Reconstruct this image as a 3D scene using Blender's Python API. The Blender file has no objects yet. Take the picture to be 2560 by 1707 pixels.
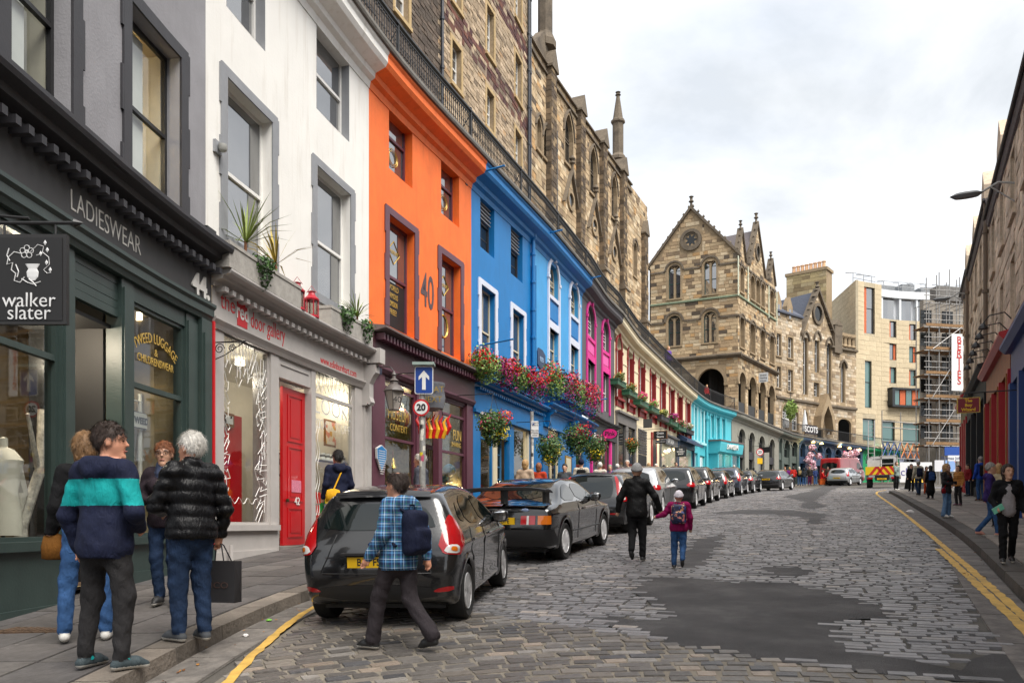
import bpy,bmesh,math,random
import numpy as np
from mathutils import Vector,Matrix
random.seed(7)
rng=np.random.RandomState(11)
SC=bpy.context.scene
COL=SC.collection
R=math.radians
PI=math.pi
# camera
FX,CX,HY,ZC=2013.6,1280.0,1311.5,1.5
cam_d=bpy.data.cameras.new('camera')
cam=bpy.data.objects.new('camera',cam_d)
COL.objects.link(cam)
cam.location=(0,0,ZC)
cam.rotation_euler=(R(90),0,0)
cam_d.sensor_width=36
cam_d.lens=36*FX/2560
cam_d.shift_y=(HY-853.5)/2560
cam_d.clip_start=0.05
cam_d.clip_end=3000
SC.camera=cam
# light
SC.view_settings.view_transform='Standard'
SC.view_settings.look='None'
SC.view_settings.exposure=1.95
SC.view_settings.gamma=1
SC.view_settings.use_curve_mapping=False
SUN_EL,SUN_AZ=R(58),R(140)
w=bpy.data.worlds.new('World')
SC.world=w
w.use_nodes=True
nt=w.node_tree
for n in list(nt.nodes):
 nt.nodes.remove(n)
def wn(t,**k):
 n=nt.nodes.new(t)
 for a,b in k.items():
  setattr(n,a,b)
 return n
wo=wn('ShaderNodeOutputWorld')
sky=wn('ShaderNodeTexSky',sky_type='NISHITA',sun_disc=False)
sky.sun_elevation=SUN_EL
sky.sun_rotation=SUN_AZ
bg_sky=wn('ShaderNodeBackground')
bg_sky.inputs[1].default_value=0.10
nt.links.new(sky.outputs[0],bg_sky.inputs[0])
tc=wn('ShaderNodeTexCoord')
sep=wn('ShaderNodeSeparateXYZ')
nt.links.new(tc.outputs['Generated'],sep.inputs[0])
mz=wn('ShaderNodeMath',operation='MAXIMUM');mz.inputs[1].default_value=0.0
nt.links.new(sep.outputs[2],mz.inputs[0])
az=wn('ShaderNodeMath',operation='ADD');az.inputs[1].default_value=0.22
nt.links.new(mz.outputs[0],az.inputs[0])
dx=wn('ShaderNodeMath',operation='DIVIDE');dy=wn('ShaderNodeMath',operation='DIVIDE')
for i,d in((0,dx),(1,dy)):
 nt.links.new(sep.outputs[i],d.inputs[0]);nt.links.new(az.outputs[0],d.inputs[1])
cmb=wn('ShaderNodeCombineXYZ')
nt.links.new(dx.outputs[0],cmb.inputs[0]);nt.links.new(dy.outputs[0],cmb.inputs[1])
def wnoise(scale,detail,rough,dist,off):
 mp=wn('ShaderNodeMapping');mp.inputs['Location'].default_value=off
 mp.inputs['Scale'].default_value=(1,1.35,1)
 nt.links.new(cmb.outputs[0],mp.inputs[0])
 n=wn('ShaderNodeTexNoise')
 n.inputs['Scale'].default_value=scale;n.inputs['Detail'].default_value=detail
 n.inputs['Roughness'].default_value=rough;n.inputs['Distortion'].default_value=dist
 nt.links.new(mp.outputs[0],n.inputs['Vector'])
 return n
n1=wnoise(1.15,9,0.56,0.35,(3.1,0.4,0))
rp=wn('ShaderNodeValToRGB')
e=rp.color_ramp.elements
e[0].position=0.34;e[0].color=(0.212,0.222,0.232,1)
e[1].position=0.62;e[1].color=(0.365,0.365,0.362,1)
m_=e.new(0.47);m_.color=(0.28,0.286,0.295,1)
nt.links.new(n1.outputs[0],rp.inputs[0])
bg_cl=wn('ShaderNodeBackground');bg_cl.inputs[1].default_value=1.0
nt.links.new(rp.outputs[0],bg_cl.inputs[0])
n2=wnoise(0.8,5,0.5,0.2,(9.3,4.4,0))
cov=wn('ShaderNodeValToRGB')
e=cov.color_ramp.elements
e[0].position=0.22;e[0].color=(0.72,)*3+(1,)
e[1].position=0.5;e[1].color=(0.97,)*3+(1,)
nt.links.new(n2.outputs[0],cov.inputs[0])
mx=wn('ShaderNodeMixShader')
nt.links.new(cov.outputs[0],mx.inputs[0]);nt.links.new(bg_sky.outputs[0],mx.inputs[1]);nt.links.new(bg_cl.outputs[0],mx.inputs[2])
nt.links.new(mx.outputs[0],wo.inputs[0])
sun_d=bpy.data.lights.new('sun','SUN')
sun_d.energy=1.5
sun_d.angle=R(42)
sun_d.color=(1.0,0.95,0.88)
sun=bpy.data.objects.new('sun',sun_d)
COL.objects.link(sun)
sdir=Vector((math.sin(SUN_AZ)*math.cos(SUN_EL),math.cos(SUN_AZ)*math.cos(SUN_EL),math.sin(SUN_EL)))
sun.rotation_euler=sdir.to_track_quat('Z','Y').to_euler()
sun.location=sdir*60
SC.cycles.max_bounces=6
SC.cycles.diffuse_bounces=3
SC.cycles.glossy_bounces=3
SC.cycles.transparent_max_bounces=8
SC.cycles.caustics_reflective=False
SC.cycles.caustics_refractive=False
SC.cycles.sample_clamp_indirect=6
SC.cycles.use_denoising=True
# terrain
TH=math.atan(664/1850)
SN,CS=math.sin(TH),math.cos(TH)
def gz(x,y):
 r=x*SN+y*CS
 r=max(-25.0,min(r,125.0))
 return 0.0713*r-9.07e-5*r*abs(r)
def at(px,py,Y):
 return Vector(((px-CX)/FX*Y,Y,ZC+(HY-py)/FX*Y))
def ground_at(px,py,lift=0.0):
 u=(px-CX)/FX;wv=(HY-py)/FX
 lo,hi=1.0,160.0
 g=lambda Y:ZC+wv*Y-gz(u*Y,Y)-lift
 Y=lo
 while Y<hi and g(Y)>0:
  Y*=1.05
 a,b=Y/1.05,Y
 for _ in range(40):
  m=(a+b)/2
  if g(m)>0:a=m
  else:b=m
 return Vector((u*a,a,gz(u*a,a)+lift))
 # plan curves
class Path:
 def __init__(self,pts,side=1,smooth=True,n=60):
  P=np.array(pts,float)
  if smooth and len(P)>2:
   E=np.vstack([2*P[0]-P[1],P,2*P[-1]-P[-2]])
   out=[]
   for i in range(1,len(E)-2):
    p0,p1,p2,p3=E[i-1],E[i],E[i+1],E[i+2]
    for t in np.linspace(0,1,n,endpoint=False):
     out.append(0.5*(2*p1+(p2-p0)*t+(2*p0-5*p1+4*p2-p3)*t*t+(3*p1-p0-3*p2+p3)*t**3))
   out.append(P[-1]);Q=np.array(out)
  else:
   Q=P
  self.Q=Q
  dl=np.hypot(*np.diff(Q,axis=0).T)
  self.S=np.concatenate([[0],np.cumsum(dl)])
  self.L=self.S[-1]
  T=np.gradient(Q,axis=0)if len(Q)>2 else np.repeat([(Q[1]-Q[0])],2,0)
  T/=np.hypot(T[:,0],T[:,1])[:,None]
  self.T=T
  self.N=np.stack([T[:,1],-T[:,0]],1)*side
  self.straight=len(Q)==2
 def pt(self,s,d=0.0):
  S=self.S
  if s<0:i0,ex=0,s
  elif s>self.L:i0,ex=-1,s-self.L
  else:i0=None
  if i0 is not None:
   q=self.Q[i0]+self.T[i0]*ex
   return q+self.N[i0]*d
  x=np.interp(s,S,self.Q[:,0]);y=np.interp(s,S,self.Q[:,1])
  nx=np.interp(s,S,self.N[:,0]);ny=np.interp(s,S,self.N[:,1])
  l=math.hypot(nx,ny)
  return np.array((x+nx/l*d,y+ny/l*d))
 def m(self,s,d,z):
  q=self.pt(s,d)
  return(q[0],q[1],z)
 def tan(self,s):
  a,b=self.pt(s-.05),self.pt(s+.05)
  t=b-a
  return t/np.hypot(*t)
 def yaw(self,s):
  t=self.tan(s)
  return math.atan2(t[1],t[0])
 def s_at(self,px,d=0.0):
  u=(px-CX)/FX
  key=round(d,3)
  if not hasattr(self,'_c'):self._c={}
  if key not in self._c:
   ss=np.linspace(-3,self.L+6,1400)
   self._c[key]=(ss,np.array([self.pt(s,d)for s in ss]))
  ss,Qp=self._c[key]
  f=Qp[:,0]-u*Qp[:,1]
  ok=(Qp[:,1]>1.0)
  idx=np.where((f[:-1]*f[1:]<=0)&ok[:-1])[0]
  if len(idx)==0:
   return float(ss[np.argmin(np.where(ok,abs(f),1e9))])
  i=idx[0]
  t=f[i]/(f[i]-f[i+1])if f[i]!=f[i+1]else 0
  return float(ss[i]+t*(ss[i+1]-ss[i]))
 def z_at(self,px,py,d=0.0,s=None):
  if s is None:s=self.s_at(px,d)
  Y=self.pt(s,d)[1]
  return ZC+(HY-py)/FX*Y
 def sz(self,px,py,d=0.0):
  s=self.s_at(px,d)
  return s,self.z_at(px,py,d,s)
 def ground(self,s,d=0.0):
  q=self.pt(s,d)
  return gz(q[0],q[1])
  # mesh builder
class MB:
 def __init__(self):
  self.v,self.f,self.mi,self.c=[],[],[],[]
  self.col=(1,1,1)
  self.mat=0
 def add(self,vs,fs,col=None,mi=None):
  o=len(self.v)
  self.v.extend(vs)
  for f in fs:
   self.f.append(tuple(i+o for i in f))
   self.mi.append(self.mat if mi is None else mi)
   self.c.append(self.col if col is None else col)
 def box(self,x0,x1,y0,y1,z0,z1,T=None):
  vs=[(x,y,z)for x in(x0,x1)for y in(y0,y1)for z in(z0,z1)]
  if T is not None:vs=[tuple(T@Vector(p))for p in vs]
  self.add(vs,[(0,1,3,2),(4,6,7,5),(0,4,5,1),(2,3,7,6),(0,2,6,4),(1,5,7,3)])
 def bx(self,P,s0,s1,d0,d1,z0,z1,step=0.8,z0b=None,z1b=None):
  if s1<s0:s0,s1=s1,s0
  n=1 if P.straight else max(1,int(math.ceil((s1-s0)/step)))
  vs=[]
  for i in range(n+1):
   t=i/n
   s=s0+(s1-s0)*t
   a=z0 if z0b is None else z0+(z0b-z0)*t
   b=z1 if z1b is None else z1+(z1b-z1)*t
   p,q=P.pt(s,d0),P.pt(s,d1)
   vs+=[(p[0],p[1],a),(p[0],p[1],b),(q[0],q[1],b),(q[0],q[1],a)]
  fs=[(0,1,2,3),(4*n+3,4*n+2,4*n+1,4*n)]
  for i in range(n):
   a,b=4*i,4*i+4
   for k in range(4):
    l=(k+1)%4
    fs.append((a+k,b+k,b+l,a+l))
  self.add(vs,fs)
 def sweep(self,P,s0,s1,prof,step=0.8,dz=None):
  n=1 if P.straight else max(1,int(math.ceil((s1-s0)/step)))
  k=len(prof);vs=[]
  for i in range(n+1):
   s=s0+(s1-s0)*i/n
   o=dz(s)if dz else 0
   for d,z in prof:
    vs.append(P.m(s,d,z+o))
  fs=[tuple(range(k)),tuple(reversed(range(n*k,n*k+k)))]
  for i in range(n):
   for j in range(k):
    l=(j+1)%k
    fs.append((i*k+j,i*k+k+j,i*k+k+l,i*k+l))
  self.add(vs,fs)
 def prism(self,P,pts,d0,d1):
  k=len(pts)
  vs=[P.m(s,d0,z)for s,z in pts]+[P.m(s,d1,z)for s,z in pts]
  fs=[tuple(range(k)),tuple(reversed(range(k,2*k)))]
  for i in range(k):
   j=(i+1)%k
   fs.append((i,j,k+j,k+i))
  self.add(vs,fs)
 def ribbon(self,P,a,b,d0,d1,closed=False):
  k=len(a);vs=[]
  for(s,z),(t,y)in zip(a,b):
   vs+=[P.m(s,d0,z),P.m(s,d1,z),P.m(t,d1,y),P.m(t,d0,y)]
  fs=[]
  rngk=range(k if closed else k-1)
  for i in rngk:
   j=(i+1)%k
   for q in range(4):
    r=(q+1)%4
    fs.append((4*i+q,4*j+q,4*j+r,4*i+r))
  if not closed:
   fs+=[(0,1,2,3),(4*k-1,4*k-2,4*k-3,4*k-4)]
  self.add(vs,fs)
 def tube(self,pts,r,n=8,r1=None,caps=True):
  pts=[Vector(p)for p in pts]
  m=len(pts);vs=[]
  up=Vector((0,0,1));prev=None
  for i,p in enumerate(pts):
   t=(pts[min(i+1,m-1)]-pts[max(i-1,0)])
   if t.length<1e-9:t=Vector((0,0,1))
   t.normalize()
   a=t.cross(up)
   if a.length<1e-3:a=t.cross(Vector((1,0,0)))
   a.normalize()
   if prev is not None and a.dot(prev)<0:a=-a
   prev=a
   b=t.cross(a)
   rr=r if r1 is None else r+(r1-r)*i/max(1,m-1)
   if isinstance(r,(list,tuple)):rr=r[i]
   for j in range(n):
    w_=2*PI*j/n
    vs.append(tuple(p+a*(rr*math.cos(w_))+b*(rr*math.sin(w_))))
  fs=[]
  for i in range(m-1):
   for j in range(n):
    k=(j+1)%n
    fs.append((i*n+j,i*n+k,i*n+n+k,i*n+n+j))
  if caps:
   fs+=[tuple(reversed(range(n))),tuple(range((m-1)*n,m*n))]
  self.add(vs,fs)
 def lathe(self,c,prof,n=14,T=None,sx=1,sy=1):
  c=Vector(c);vs=[]
  for r,z in prof:
   for j in range(n):
    w_=2*PI*j/n
    p=Vector((r*math.cos(w_)*sx,r*math.sin(w_)*sy,z))
    if T is not None:p=T@p
    vs.append(tuple(c+p))
  fs=[]
  for i in range(len(prof)-1):
   for j in range(n):
    k=(j+1)%n
    fs.append((i*n+j,i*n+k,i*n+n+k,i*n+n+j))
  if prof[0][0]>1e-6:fs.append(tuple(reversed(range(n))))
  if prof[-1][0]>1e-6:fs.append(tuple(range((len(prof)-1)*n,len(prof)*n)))
  self.add(vs,fs)
 def quad(self,a,b,c,d):
  self.add([tuple(a),tuple(b),tuple(c),tuple(d)],[(0,1,2,3)])
 def mk(self,name,mats,parent=None,smooth=False,cols=False,fix=True):
  if not isinstance(mats,(list,tuple)):mats=[mats]
  off=Vector((0,0,0))
  if parent is not None:
   off=world_loc(parent)
  me=bpy.data.meshes.new(name)
  vs=np.array(self.v,float).reshape(-1,3)-np.array(off)
  me.from_pydata(vs.tolist(),[],self.f)
  for m in mats:me.materials.append(m)
  if len(mats)>1:me.polygons.foreach_set('material_index',self.mi)
  if cols:
   a=me.attributes.new('Col','FLOAT_COLOR','FACE')
   arr=np.ones((len(self.f),4),np.float32);arr[:,:3]=self.c
   a.data.foreach_set('color',arr.ravel())
  if fix and len(self.f)<60000:
   bm=bmesh.new();bm.from_mesh(me)
   bmesh.ops.recalc_face_normals(bm,faces=bm.faces)
   bm.to_mesh(me);bm.free()
  if smooth:
   me.polygons.foreach_set('use_smooth',[True]*len(me.polygons))
   if smooth!='all':
    try:me.set_sharp_from_angle(angle=R(38))
    except Exception:pass
  me.update()
  o=bpy.data.objects.new(name,me)
  COL.objects.link(o)
  if parent is not None:o.parent=parent
  return o
def world_loc(o):
 l=Vector((0,0,0))
 while o is not None:
  l+=o.location;o=o.parent
 return l
def thing(name,label,cat,loc=(0,0,0),group=None):
 o=bpy.data.objects.new(name,None)
 o.empty_display_size=0.2
 COL.objects.link(o)
 o.location=loc
 return tag(o,label,cat,group)
def tag(o,label=None,cat=None,group=None,kind=None):
 if label:o['label']=label
 if cat:o['category']=cat
 if group:o['group']=group
 if kind:o['kind']=kind
 return o
def put(o,loc,rz=0.0,sc=1.0):
 o.location=loc;o.rotation_euler=(0,0,rz)
 if sc!=1.0:o.scale=(sc,sc,sc)
 return o
def copy_tree(o,parent=None):
 c=o.copy();COL.objects.link(c);c.parent=parent
 for ch in o.children:copy_tree(ch,c)
 return c
def one(name,mats,parent,fn,smooth=False,cols=False):
 mb=MB();fn(mb)
 return mb.mk(name,mats,parent,smooth,cols)
 # materials
MATS={}
def _mat(name):
 m=bpy.data.materials.new(name);m.use_nodes=True
 t=m.node_tree
 b=t.nodes['Principled BSDF']
 return m,t,b
def srgb(h):
 if isinstance(h,str):
  h=h.lstrip('#');v=[int(h[i:i+2],16)/255 for i in(0,2,4)]
 else:v=[x/255 for x in h]
 return tuple(x/12.92 if x<=0.04045 else((x+0.055)/1.055)**2.4 for x in v)
def mat(name,col,rough=0.6,var=0.12,scale=3.0,bump=0.0,bscale=40.0,metal=0.0,spec=0.5,coat=0.0,streak=0.0,dirt=None,dirt_amt=0.0,ashlar=None):
 if name in MATS:return MATS[name]
 m,t,b=_mat(name)
 N=t.nodes;L=t.links
 b.inputs['Roughness'].default_value=rough
 b.inputs['Metallic'].default_value=metal
 b.inputs['Specular IOR Level'].default_value=spec
 b.inputs['Coat Weight'].default_value=coat
 b.inputs['Coat Roughness'].default_value=0.04
 b.inputs['Base Color'].default_value=(*col,1)
 tcn=N.new('ShaderNodeTexCoord')
 src=None
 if var>0:
  n=N.new('ShaderNodeTexNoise');n.inputs['Scale'].default_value=scale;n.inputs['Detail'].default_value=6;n.inputs['Roughness'].default_value=0.62
  L.new(tcn.outputs['Object'],n.inputs['Vector'])
  r=N.new('ShaderNodeValToRGB')
  e=r.color_ramp.elements
  e[0].position=0.3;e[0].color=(*[c*(1-var)for c in col],1)
  e[1].position=0.7;e[1].color=(*[min(1,c*(1+var*.8))for c in col],1)
  L.new(n.outputs[0],r.inputs[0]);src=r.outputs[0]
 if streak>0 or dirt_amt>0:
  dc=dirt or tuple(c*.45 for c in col)
  mp=N.new('ShaderNodeMapping');mp.inputs['Scale'].default_value=(3.2,3.2,0.28)if streak>0 else(1,1,1)
  L.new(tcn.outputs['Object'],mp.inputs[0])
  n=N.new('ShaderNodeTexNoise');n.inputs['Scale'].default_value=1.6;n.inputs['Detail'].default_value=8;n.inputs['Roughness'].default_value=.65
  L.new(mp.outputs[0],n.inputs['Vector'])
  r=N.new('ShaderNodeValToRGB');e=r.color_ramp.elements
  e[0].position=.52;e[0].color=(0,0,0,1);e[1].position=.78;e[1].color=(max(streak,dirt_amt),)*3+(1,)
  L.new(n.outputs[0],r.inputs[0])
  mxn=N.new('ShaderNodeMix');mxn.data_type='RGBA'
  L.new(r.outputs[0],mxn.inputs[0])
  if src:L.new(src,mxn.inputs[6])
  else:mxn.inputs[6].default_value=(*col,1)
  mxn.inputs[7].default_value=(*dc,1)
  src=mxn.outputs[2]
 if src:L.new(src,b.inputs['Base Color'])
 if bump>0:
  n=N.new('ShaderNodeTexNoise');n.inputs['Scale'].default_value=bscale;n.inputs['Detail'].default_value=5
  if bscale<20:
   b.inputs['Specular IOR Level'].default_value=.2
   n.inputs['Distortion'].default_value=1.6;n.inputs['Detail'].default_value=3
   mp=N.new('ShaderNodeMapping');mp.inputs['Scale'].default_value=(1.5,1.5,.55);mp.inputs['Rotation'].default_value=(.5,.35,0)
   L.new(tcn.outputs['Object'],mp.inputs[0]);L.new(mp.outputs[0],n.inputs['Vector'])
  else:L.new(tcn.outputs['Object'],n.inputs['Vector'])
  bp=N.new('ShaderNodeBump');bp.inputs['Strength'].default_value=bump;bp.inputs['Distance'].default_value=0.02
  L.new(n.outputs[0],bp.inputs['Height']);L.new(bp.outputs[0],b.inputs['Normal'])
 MATS[name]=m
 return m
def stone_mat(name,rough=0.85,bump=0.5,grime=(0.05,0.045,0.04),amt=0.5,gscale=0.55,base=None):
 if name in MATS:return MATS[name]
 m,t,b=_mat(name);N=t.nodes;L=t.links
 b.inputs['Roughness'].default_value=rough
 b.inputs['Specular IOR Level'].default_value=0.3
 tcn=N.new('ShaderNodeTexCoord')
 if base is None:
  a=N.new('ShaderNodeAttribute');a.attribute_name='Col';csrc=a.outputs['Color']
 else:
  a=N.new('ShaderNodeRGB');a.outputs[0].default_value=(*base,1);csrc=a.outputs[0]
 n=N.new('ShaderNodeTexNoise');n.inputs['Scale'].default_value=9;n.inputs['Detail'].default_value=8;n.inputs['Roughness'].default_value=.7
 L.new(tcn.outputs['Object'],n.inputs['Vector'])
 r=N.new('ShaderNodeValToRGB');e=r.color_ramp.elements
 e[0].position=.25;e[0].color=(.62,.6,.58,1);e[1].position=.75;e[1].color=(1.22,1.2,1.18,1)
 L.new(n.outputs[0],r.inputs[0])
 mu=N.new('ShaderNodeMix');mu.data_type='RGBA';mu.blend_type='MULTIPLY';mu.inputs[0].default_value=1
 L.new(csrc,mu.inputs[6]);L.new(r.outputs[0],mu.inputs[7])
 n2=N.new('ShaderNodeTexNoise');n2.inputs['Scale'].default_value=gscale;n2.inputs['Detail'].default_value=7;n2.inputs['Roughness'].default_value=.68
 L.new(tcn.outputs['Object'],n2.inputs['Vector'])
 r2=N.new('ShaderNodeValToRGB');e=r2.color_ramp.elements
 e[0].position=.48;e[0].color=(0,0,0,1);e[1].position=.72;e[1].color=(amt,amt,amt,1)
 L.new(n2.outputs[0],r2.inputs[0])
 mg=N.new('ShaderNodeMix');mg.data_type='RGBA'
 L.new(r2.outputs[0],mg.inputs[0]);L.new(mu.outputs[2],mg.inputs[6]);mg.inputs[7].default_value=(*grime,1)
 L.new(mg.outputs[2],b.inputs['Base Color'])
 nb=N.new('ShaderNodeTexNoise');nb.inputs['Scale'].default_value=28;nb.inputs['Detail'].default_value=6
 L.new(tcn.outputs['Object'],nb.inputs['Vector'])
 bp=N.new('ShaderNodeBump');bp.inputs['Strength'].default_value=bump;bp.inputs['Distance'].default_value=.025
 L.new(nb.outputs[0],bp.inputs['Height']);L.new(bp.outputs[0],b.inputs['Normal'])
 MATS[name]=m
 return m
def glass_mat(name,tint=(1,1,1),refl=1.0,ior=1.5,trans=0.85):
 if name in MATS:return MATS[name]
 m,t,b=_mat(name);N=t.nodes;L=t.links
 N.remove(b)
 out=N['Material Output']
 tr=N.new('ShaderNodeBsdfTransparent');tr.inputs[0].default_value=(*[c*trans for c in tint],1)
 gl=N.new('ShaderNodeBsdfGlossy');gl.inputs['Roughness'].default_value=0.02
 gl.inputs['Color'].default_value=(refl,refl,refl,1)
 lw=N.new('ShaderNodeLayerWeight');lw.inputs[0].default_value=.5
 pw=N.new('ShaderNodeMath');pw.operation='POWER';pw.inputs[1].default_value=4.5;L.new(lw.outputs['Facing'],pw.inputs[0])
 fr=N.new('ShaderNodeMath');fr.operation='MULTIPLY_ADD';fr.inputs[1].default_value=.9;fr.inputs[2].default_value=.06;L.new(pw.outputs[0],fr.inputs[0])
 mx_=N.new('ShaderNodeMixShader')
 L.new(fr.outputs[0],mx_.inputs[0]);L.new(tr.outputs[0],mx_.inputs[1]);L.new(gl.outputs[0],mx_.inputs[2])
 L.new(mx_.outputs[0],out.inputs[0])
 MATS[name]=m
 return m
def dark_glass(name,col=(.02,.024,.028),rough=0.03,ior=1.7):
 if name in MATS:return MATS[name]
 m,t,b=_mat(name)
 b.inputs['Base Color'].default_value=(*col,1)
 b.inputs['Roughness'].default_value=rough
 b.inputs['IOR'].default_value=ior
 N=t.nodes;L=t.links
 tcn=N.new('ShaderNodeTexCoord')
 n=N.new('ShaderNodeTexNoise');n.inputs['Scale'].default_value=1.3;n.inputs['Detail'].default_value=2
 L.new(tcn.outputs['Object'],n.inputs['Vector'])
 bp=N.new('ShaderNodeBump');bp.inputs['Strength'].default_value=.04;bp.inputs['Distance'].default_value=.05
 L.new(n.outputs[0],bp.inputs['Height']);L.new(bp.outputs[0],b.inputs['Normal'])
 MATS[name]=m
 return m
def emit(name,col,strength):
 if name in MATS:return MATS[name]
 m,t,b=_mat(name)
 b.inputs['Base Color'].default_value=(*col,1)
 b.inputs['Emission Color'].default_value=(*col,1)
 b.inputs['Emission Strength'].default_value=strength
 MATS[name]=m
 return m
GLASS=glass_mat('window_glass',(.93,.97,.96),1.0,1.55,.9)
UGLASS=dark_glass('upper_window_glass',(.05,.054,.06),.02,3.6)
DGLASS=dark_glass('dark_window_glass',(.012,.014,.015),.05,1.5)
BLACK=mat('black_iron',(.012,.012,.013),.45,.2,12)
WHITE=mat('white_paint',(.74,.73,.70),.5,.06,4)
# writing
def text_mesh(txt,size,extrude=0.004,align='CENTER',sx=1.0,bold=0.0):
 c=bpy.data.curves.new('lettering','FONT')
 c.body=txt;c.size=size;c.extrude=extrude;c.align_x=align;c.align_y='CENTER'
 c.resolution_u=3;c.offset=bold
 o=bpy.data.objects.new('lettering',c)
 me=bpy.data.meshes.new_from_object(o)
 bpy.data.objects.remove(o);bpy.data.curves.remove(c)
 if sx!=1.0:
  for v in me.vertices:v.co.x*=sx
 return me
def lettering(txt,size,origin,xdir,m,parent,extrude=0.004,align='CENTER',sx=1.0,bold=0.0,zdir=(0,0,1),name='lettering',bend=None):
 me=text_mesh(txt,size,extrude,align,sx,bold)
 x=Vector(xdir).normalized();z=Vector(zdir).normalized();n=x.cross(z)
 off=world_loc(parent)if parent is not None else Vector((0,0,0))
 og=Vector(origin)-off
 for v in me.vertices:
  a,b_,c_=v.co
  if bend:a,b_=bend(a,b_)
  v.co=og+x*a+z*b_+n*c_
 me.materials.clear();me.materials.append(m)
 o=bpy.data.objects.new(name,me);COL.objects.link(o)
 if parent is not None:o.parent=parent
 return o
def plet(P,txt,size,s,d,z,m,parent,**k):
 t=P.tan(s);q=P.pt(s,d)
 curve=k.pop('curve',False)
 o=lettering(txt,size,(q[0],q[1],z),(t[0],t[1],0),m,parent,**k)
 if curve:
  off=world_loc(parent)
  tv=Vector((t[0],t[1],0));nv=tv.cross(Vector((0,0,1)))
  base=Vector((q[0],q[1],z))-off
  for v in o.data.vertices:
   r=v.co-base
   a=r.dot(tv);b_=r.z;c_=r.dot(nv)
   q2=P.pt(s+a,d+c_)
   v.co=Vector((q2[0],q2[1],z+b_))-off
 return o
 # walls, arches, windows, masonry
def arch_pts(s0,s1,zs,z1,kind,n=14):
 out=[]
 c=(s0+s1)/2;hw=(s1-s0)/2;h=z1-zs
 if kind=='round':
  for i in range(n+1):
   a=PI-PI*i/n
   out.append((c+hw*math.cos(a),zs+h*math.sin(a)))
 elif kind=='point':
  Rr=(hw*hw+h*h)/(2*hw)
  for i in range(n//2+1):
   s=s0+hw*i/(n//2)
   out.append((s,zs+math.sqrt(max(0,Rr*Rr-(s-(s0+Rr))**2))))
  out+=[(2*c-s,z)for s,z in reversed(out[:-1])]
 return out
def opening_outline(o):
 s0,s1,z0,z1,kind=o[:5]
 if kind=='rect':return[(s0,z0),(s0,z1),(s1,z1),(s1,z0)]
 zs=o[5]if len(o)>5 else z1-(s1-s0)/2
 return[(s0,z0)]+arch_pts(s0,s1,zs,z1,kind)+[(s1,z0)]
def wall(mb,P,s0,s1,z0,z1,d,openings=(),reveal=0.2,step=0.8,back=None,sill=True):
 ss={s0,s1};zz={z0,z1}
 for o in openings:
  ss.update((o[0],o[1]));zz.update((o[2],o[3]))
 ss=sorted(x for x in ss if s0-1e-6<=x<=s1+1e-6);zz=sorted(x for x in zz if z0-1e-6<=x<=z1+1e-6)
 S2=[]
 for a,b in zip(ss,ss[1:]):
  n=1 if P.straight else max(1,int(math.ceil((b-a)/step)))
  S2+=[a+(b-a)*i/n for i in range(n)]
 S2.append(ss[-1])
 for a,b in zip(S2,S2[1:]):
  if b-a<1e-6:continue
  for c,e_ in zip(zz,zz[1:]):
   if e_-c<1e-6:continue
   ms,mz_=(a+b)/2,(c+e_)/2
   if any(o[0]<ms<o[1]and o[2]<mz_<o[3]for o in openings):continue
   mb.quad(P.m(a,d,c),P.m(b,d,c),P.m(b,d,e_),P.m(a,d,e_))
 for o in openings:
  out=opening_outline(o)
  if o[4]!='rect':
   ar=out[1:-1];zt=o[3]
   for(a,za),(b,zb)in zip(ar,ar[1:]):
    if zt-min(za,zb)<1e-4:continue
    mb.quad(P.m(a,d,za),P.m(b,d,zb),P.m(b,d,zt),P.m(a,d,zt))
  for(a,za),(b,zb)in zip(out,out[1:]):
   mb.quad(P.m(a,d,za),P.m(b,d,zb),P.m(b,d-reveal,zb),P.m(a,d-reveal,za))
  if sill:
   mb.quad(P.m(o[0],d,o[2]),P.m(o[1],d,o[2]),P.m(o[1],d-reveal,o[2]),P.m(o[0],d-reveal,o[2]))
 if back is not None:
  mb.bx(P,s0,s1,back,d-reveal-.6,z0,z1)
CAMP=np.array((0,0,ZC))
def masonry(P,s0,s1,z0,z1,d,openings,colf,ch=(.26,.38),bw=(.35,.8),gap=.014,proud=(.004,.03),inside=None,margin=.02,seed=1,rnd=random):
 r=random.Random(seed)
 out=[]
 z=z0
 while z<z1-.05:
  h=min(r.uniform(*ch),z1-z)
  if z1-z-h<ch[0]*.5:h=z1-z
  s=s0-r.uniform(0,bw[0]*.6)
  while s<s1:
   L=r.uniform(*bw)
   segs=[(max(s,s0),min(s+L,s1))]
   for o in openings:
    if o[2]-margin<z+h and z<o[3]+margin:
     ns=[]
     for a,b in segs:
      if b<=o[0]-margin or a>=o[1]+margin:ns.append((a,b));continue
      if a<o[0]-margin:ns.append((a,o[0]-margin))
      if b>o[1]+margin:ns.append((o[1]+margin,b))
     segs=ns
   for a,b in segs:
    if b-a<.09:continue
    if inside and not all(inside(x,y)for x in(a,b)for y in(z,z+h)):continue
    g=gap/2
    dd=d+r.uniform(*proud)
    j=lambda:r.uniform(-.006,.006)
    A=[P.m(a+g,d-.03,z+g),P.m(b-g,d-.03,z+g),P.m(b-g,d-.03,z+h-g),P.m(a+g,d-.03,z+h-g)]
    e_=.008
    B=[P.m(a+g+e_+j(),dd+j(),z+g+e_),P.m(b-g-e_+j(),dd+j(),z+g+e_),P.m(b-g-e_,dd+j(),z+h-g-e_),P.m(a+g+e_,dd+j(),z+h-g-e_)]
    c=np.array(B).mean(0)
    dist=np.linalg.norm(c-CAMP)
    sz_=(b-a)*h/dist**2
    out.append((-sz_,A+B,colf(r,c,s=(a+b)/2,z=z+h/2)))
   s+=L
  z+=h
 return out
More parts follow.
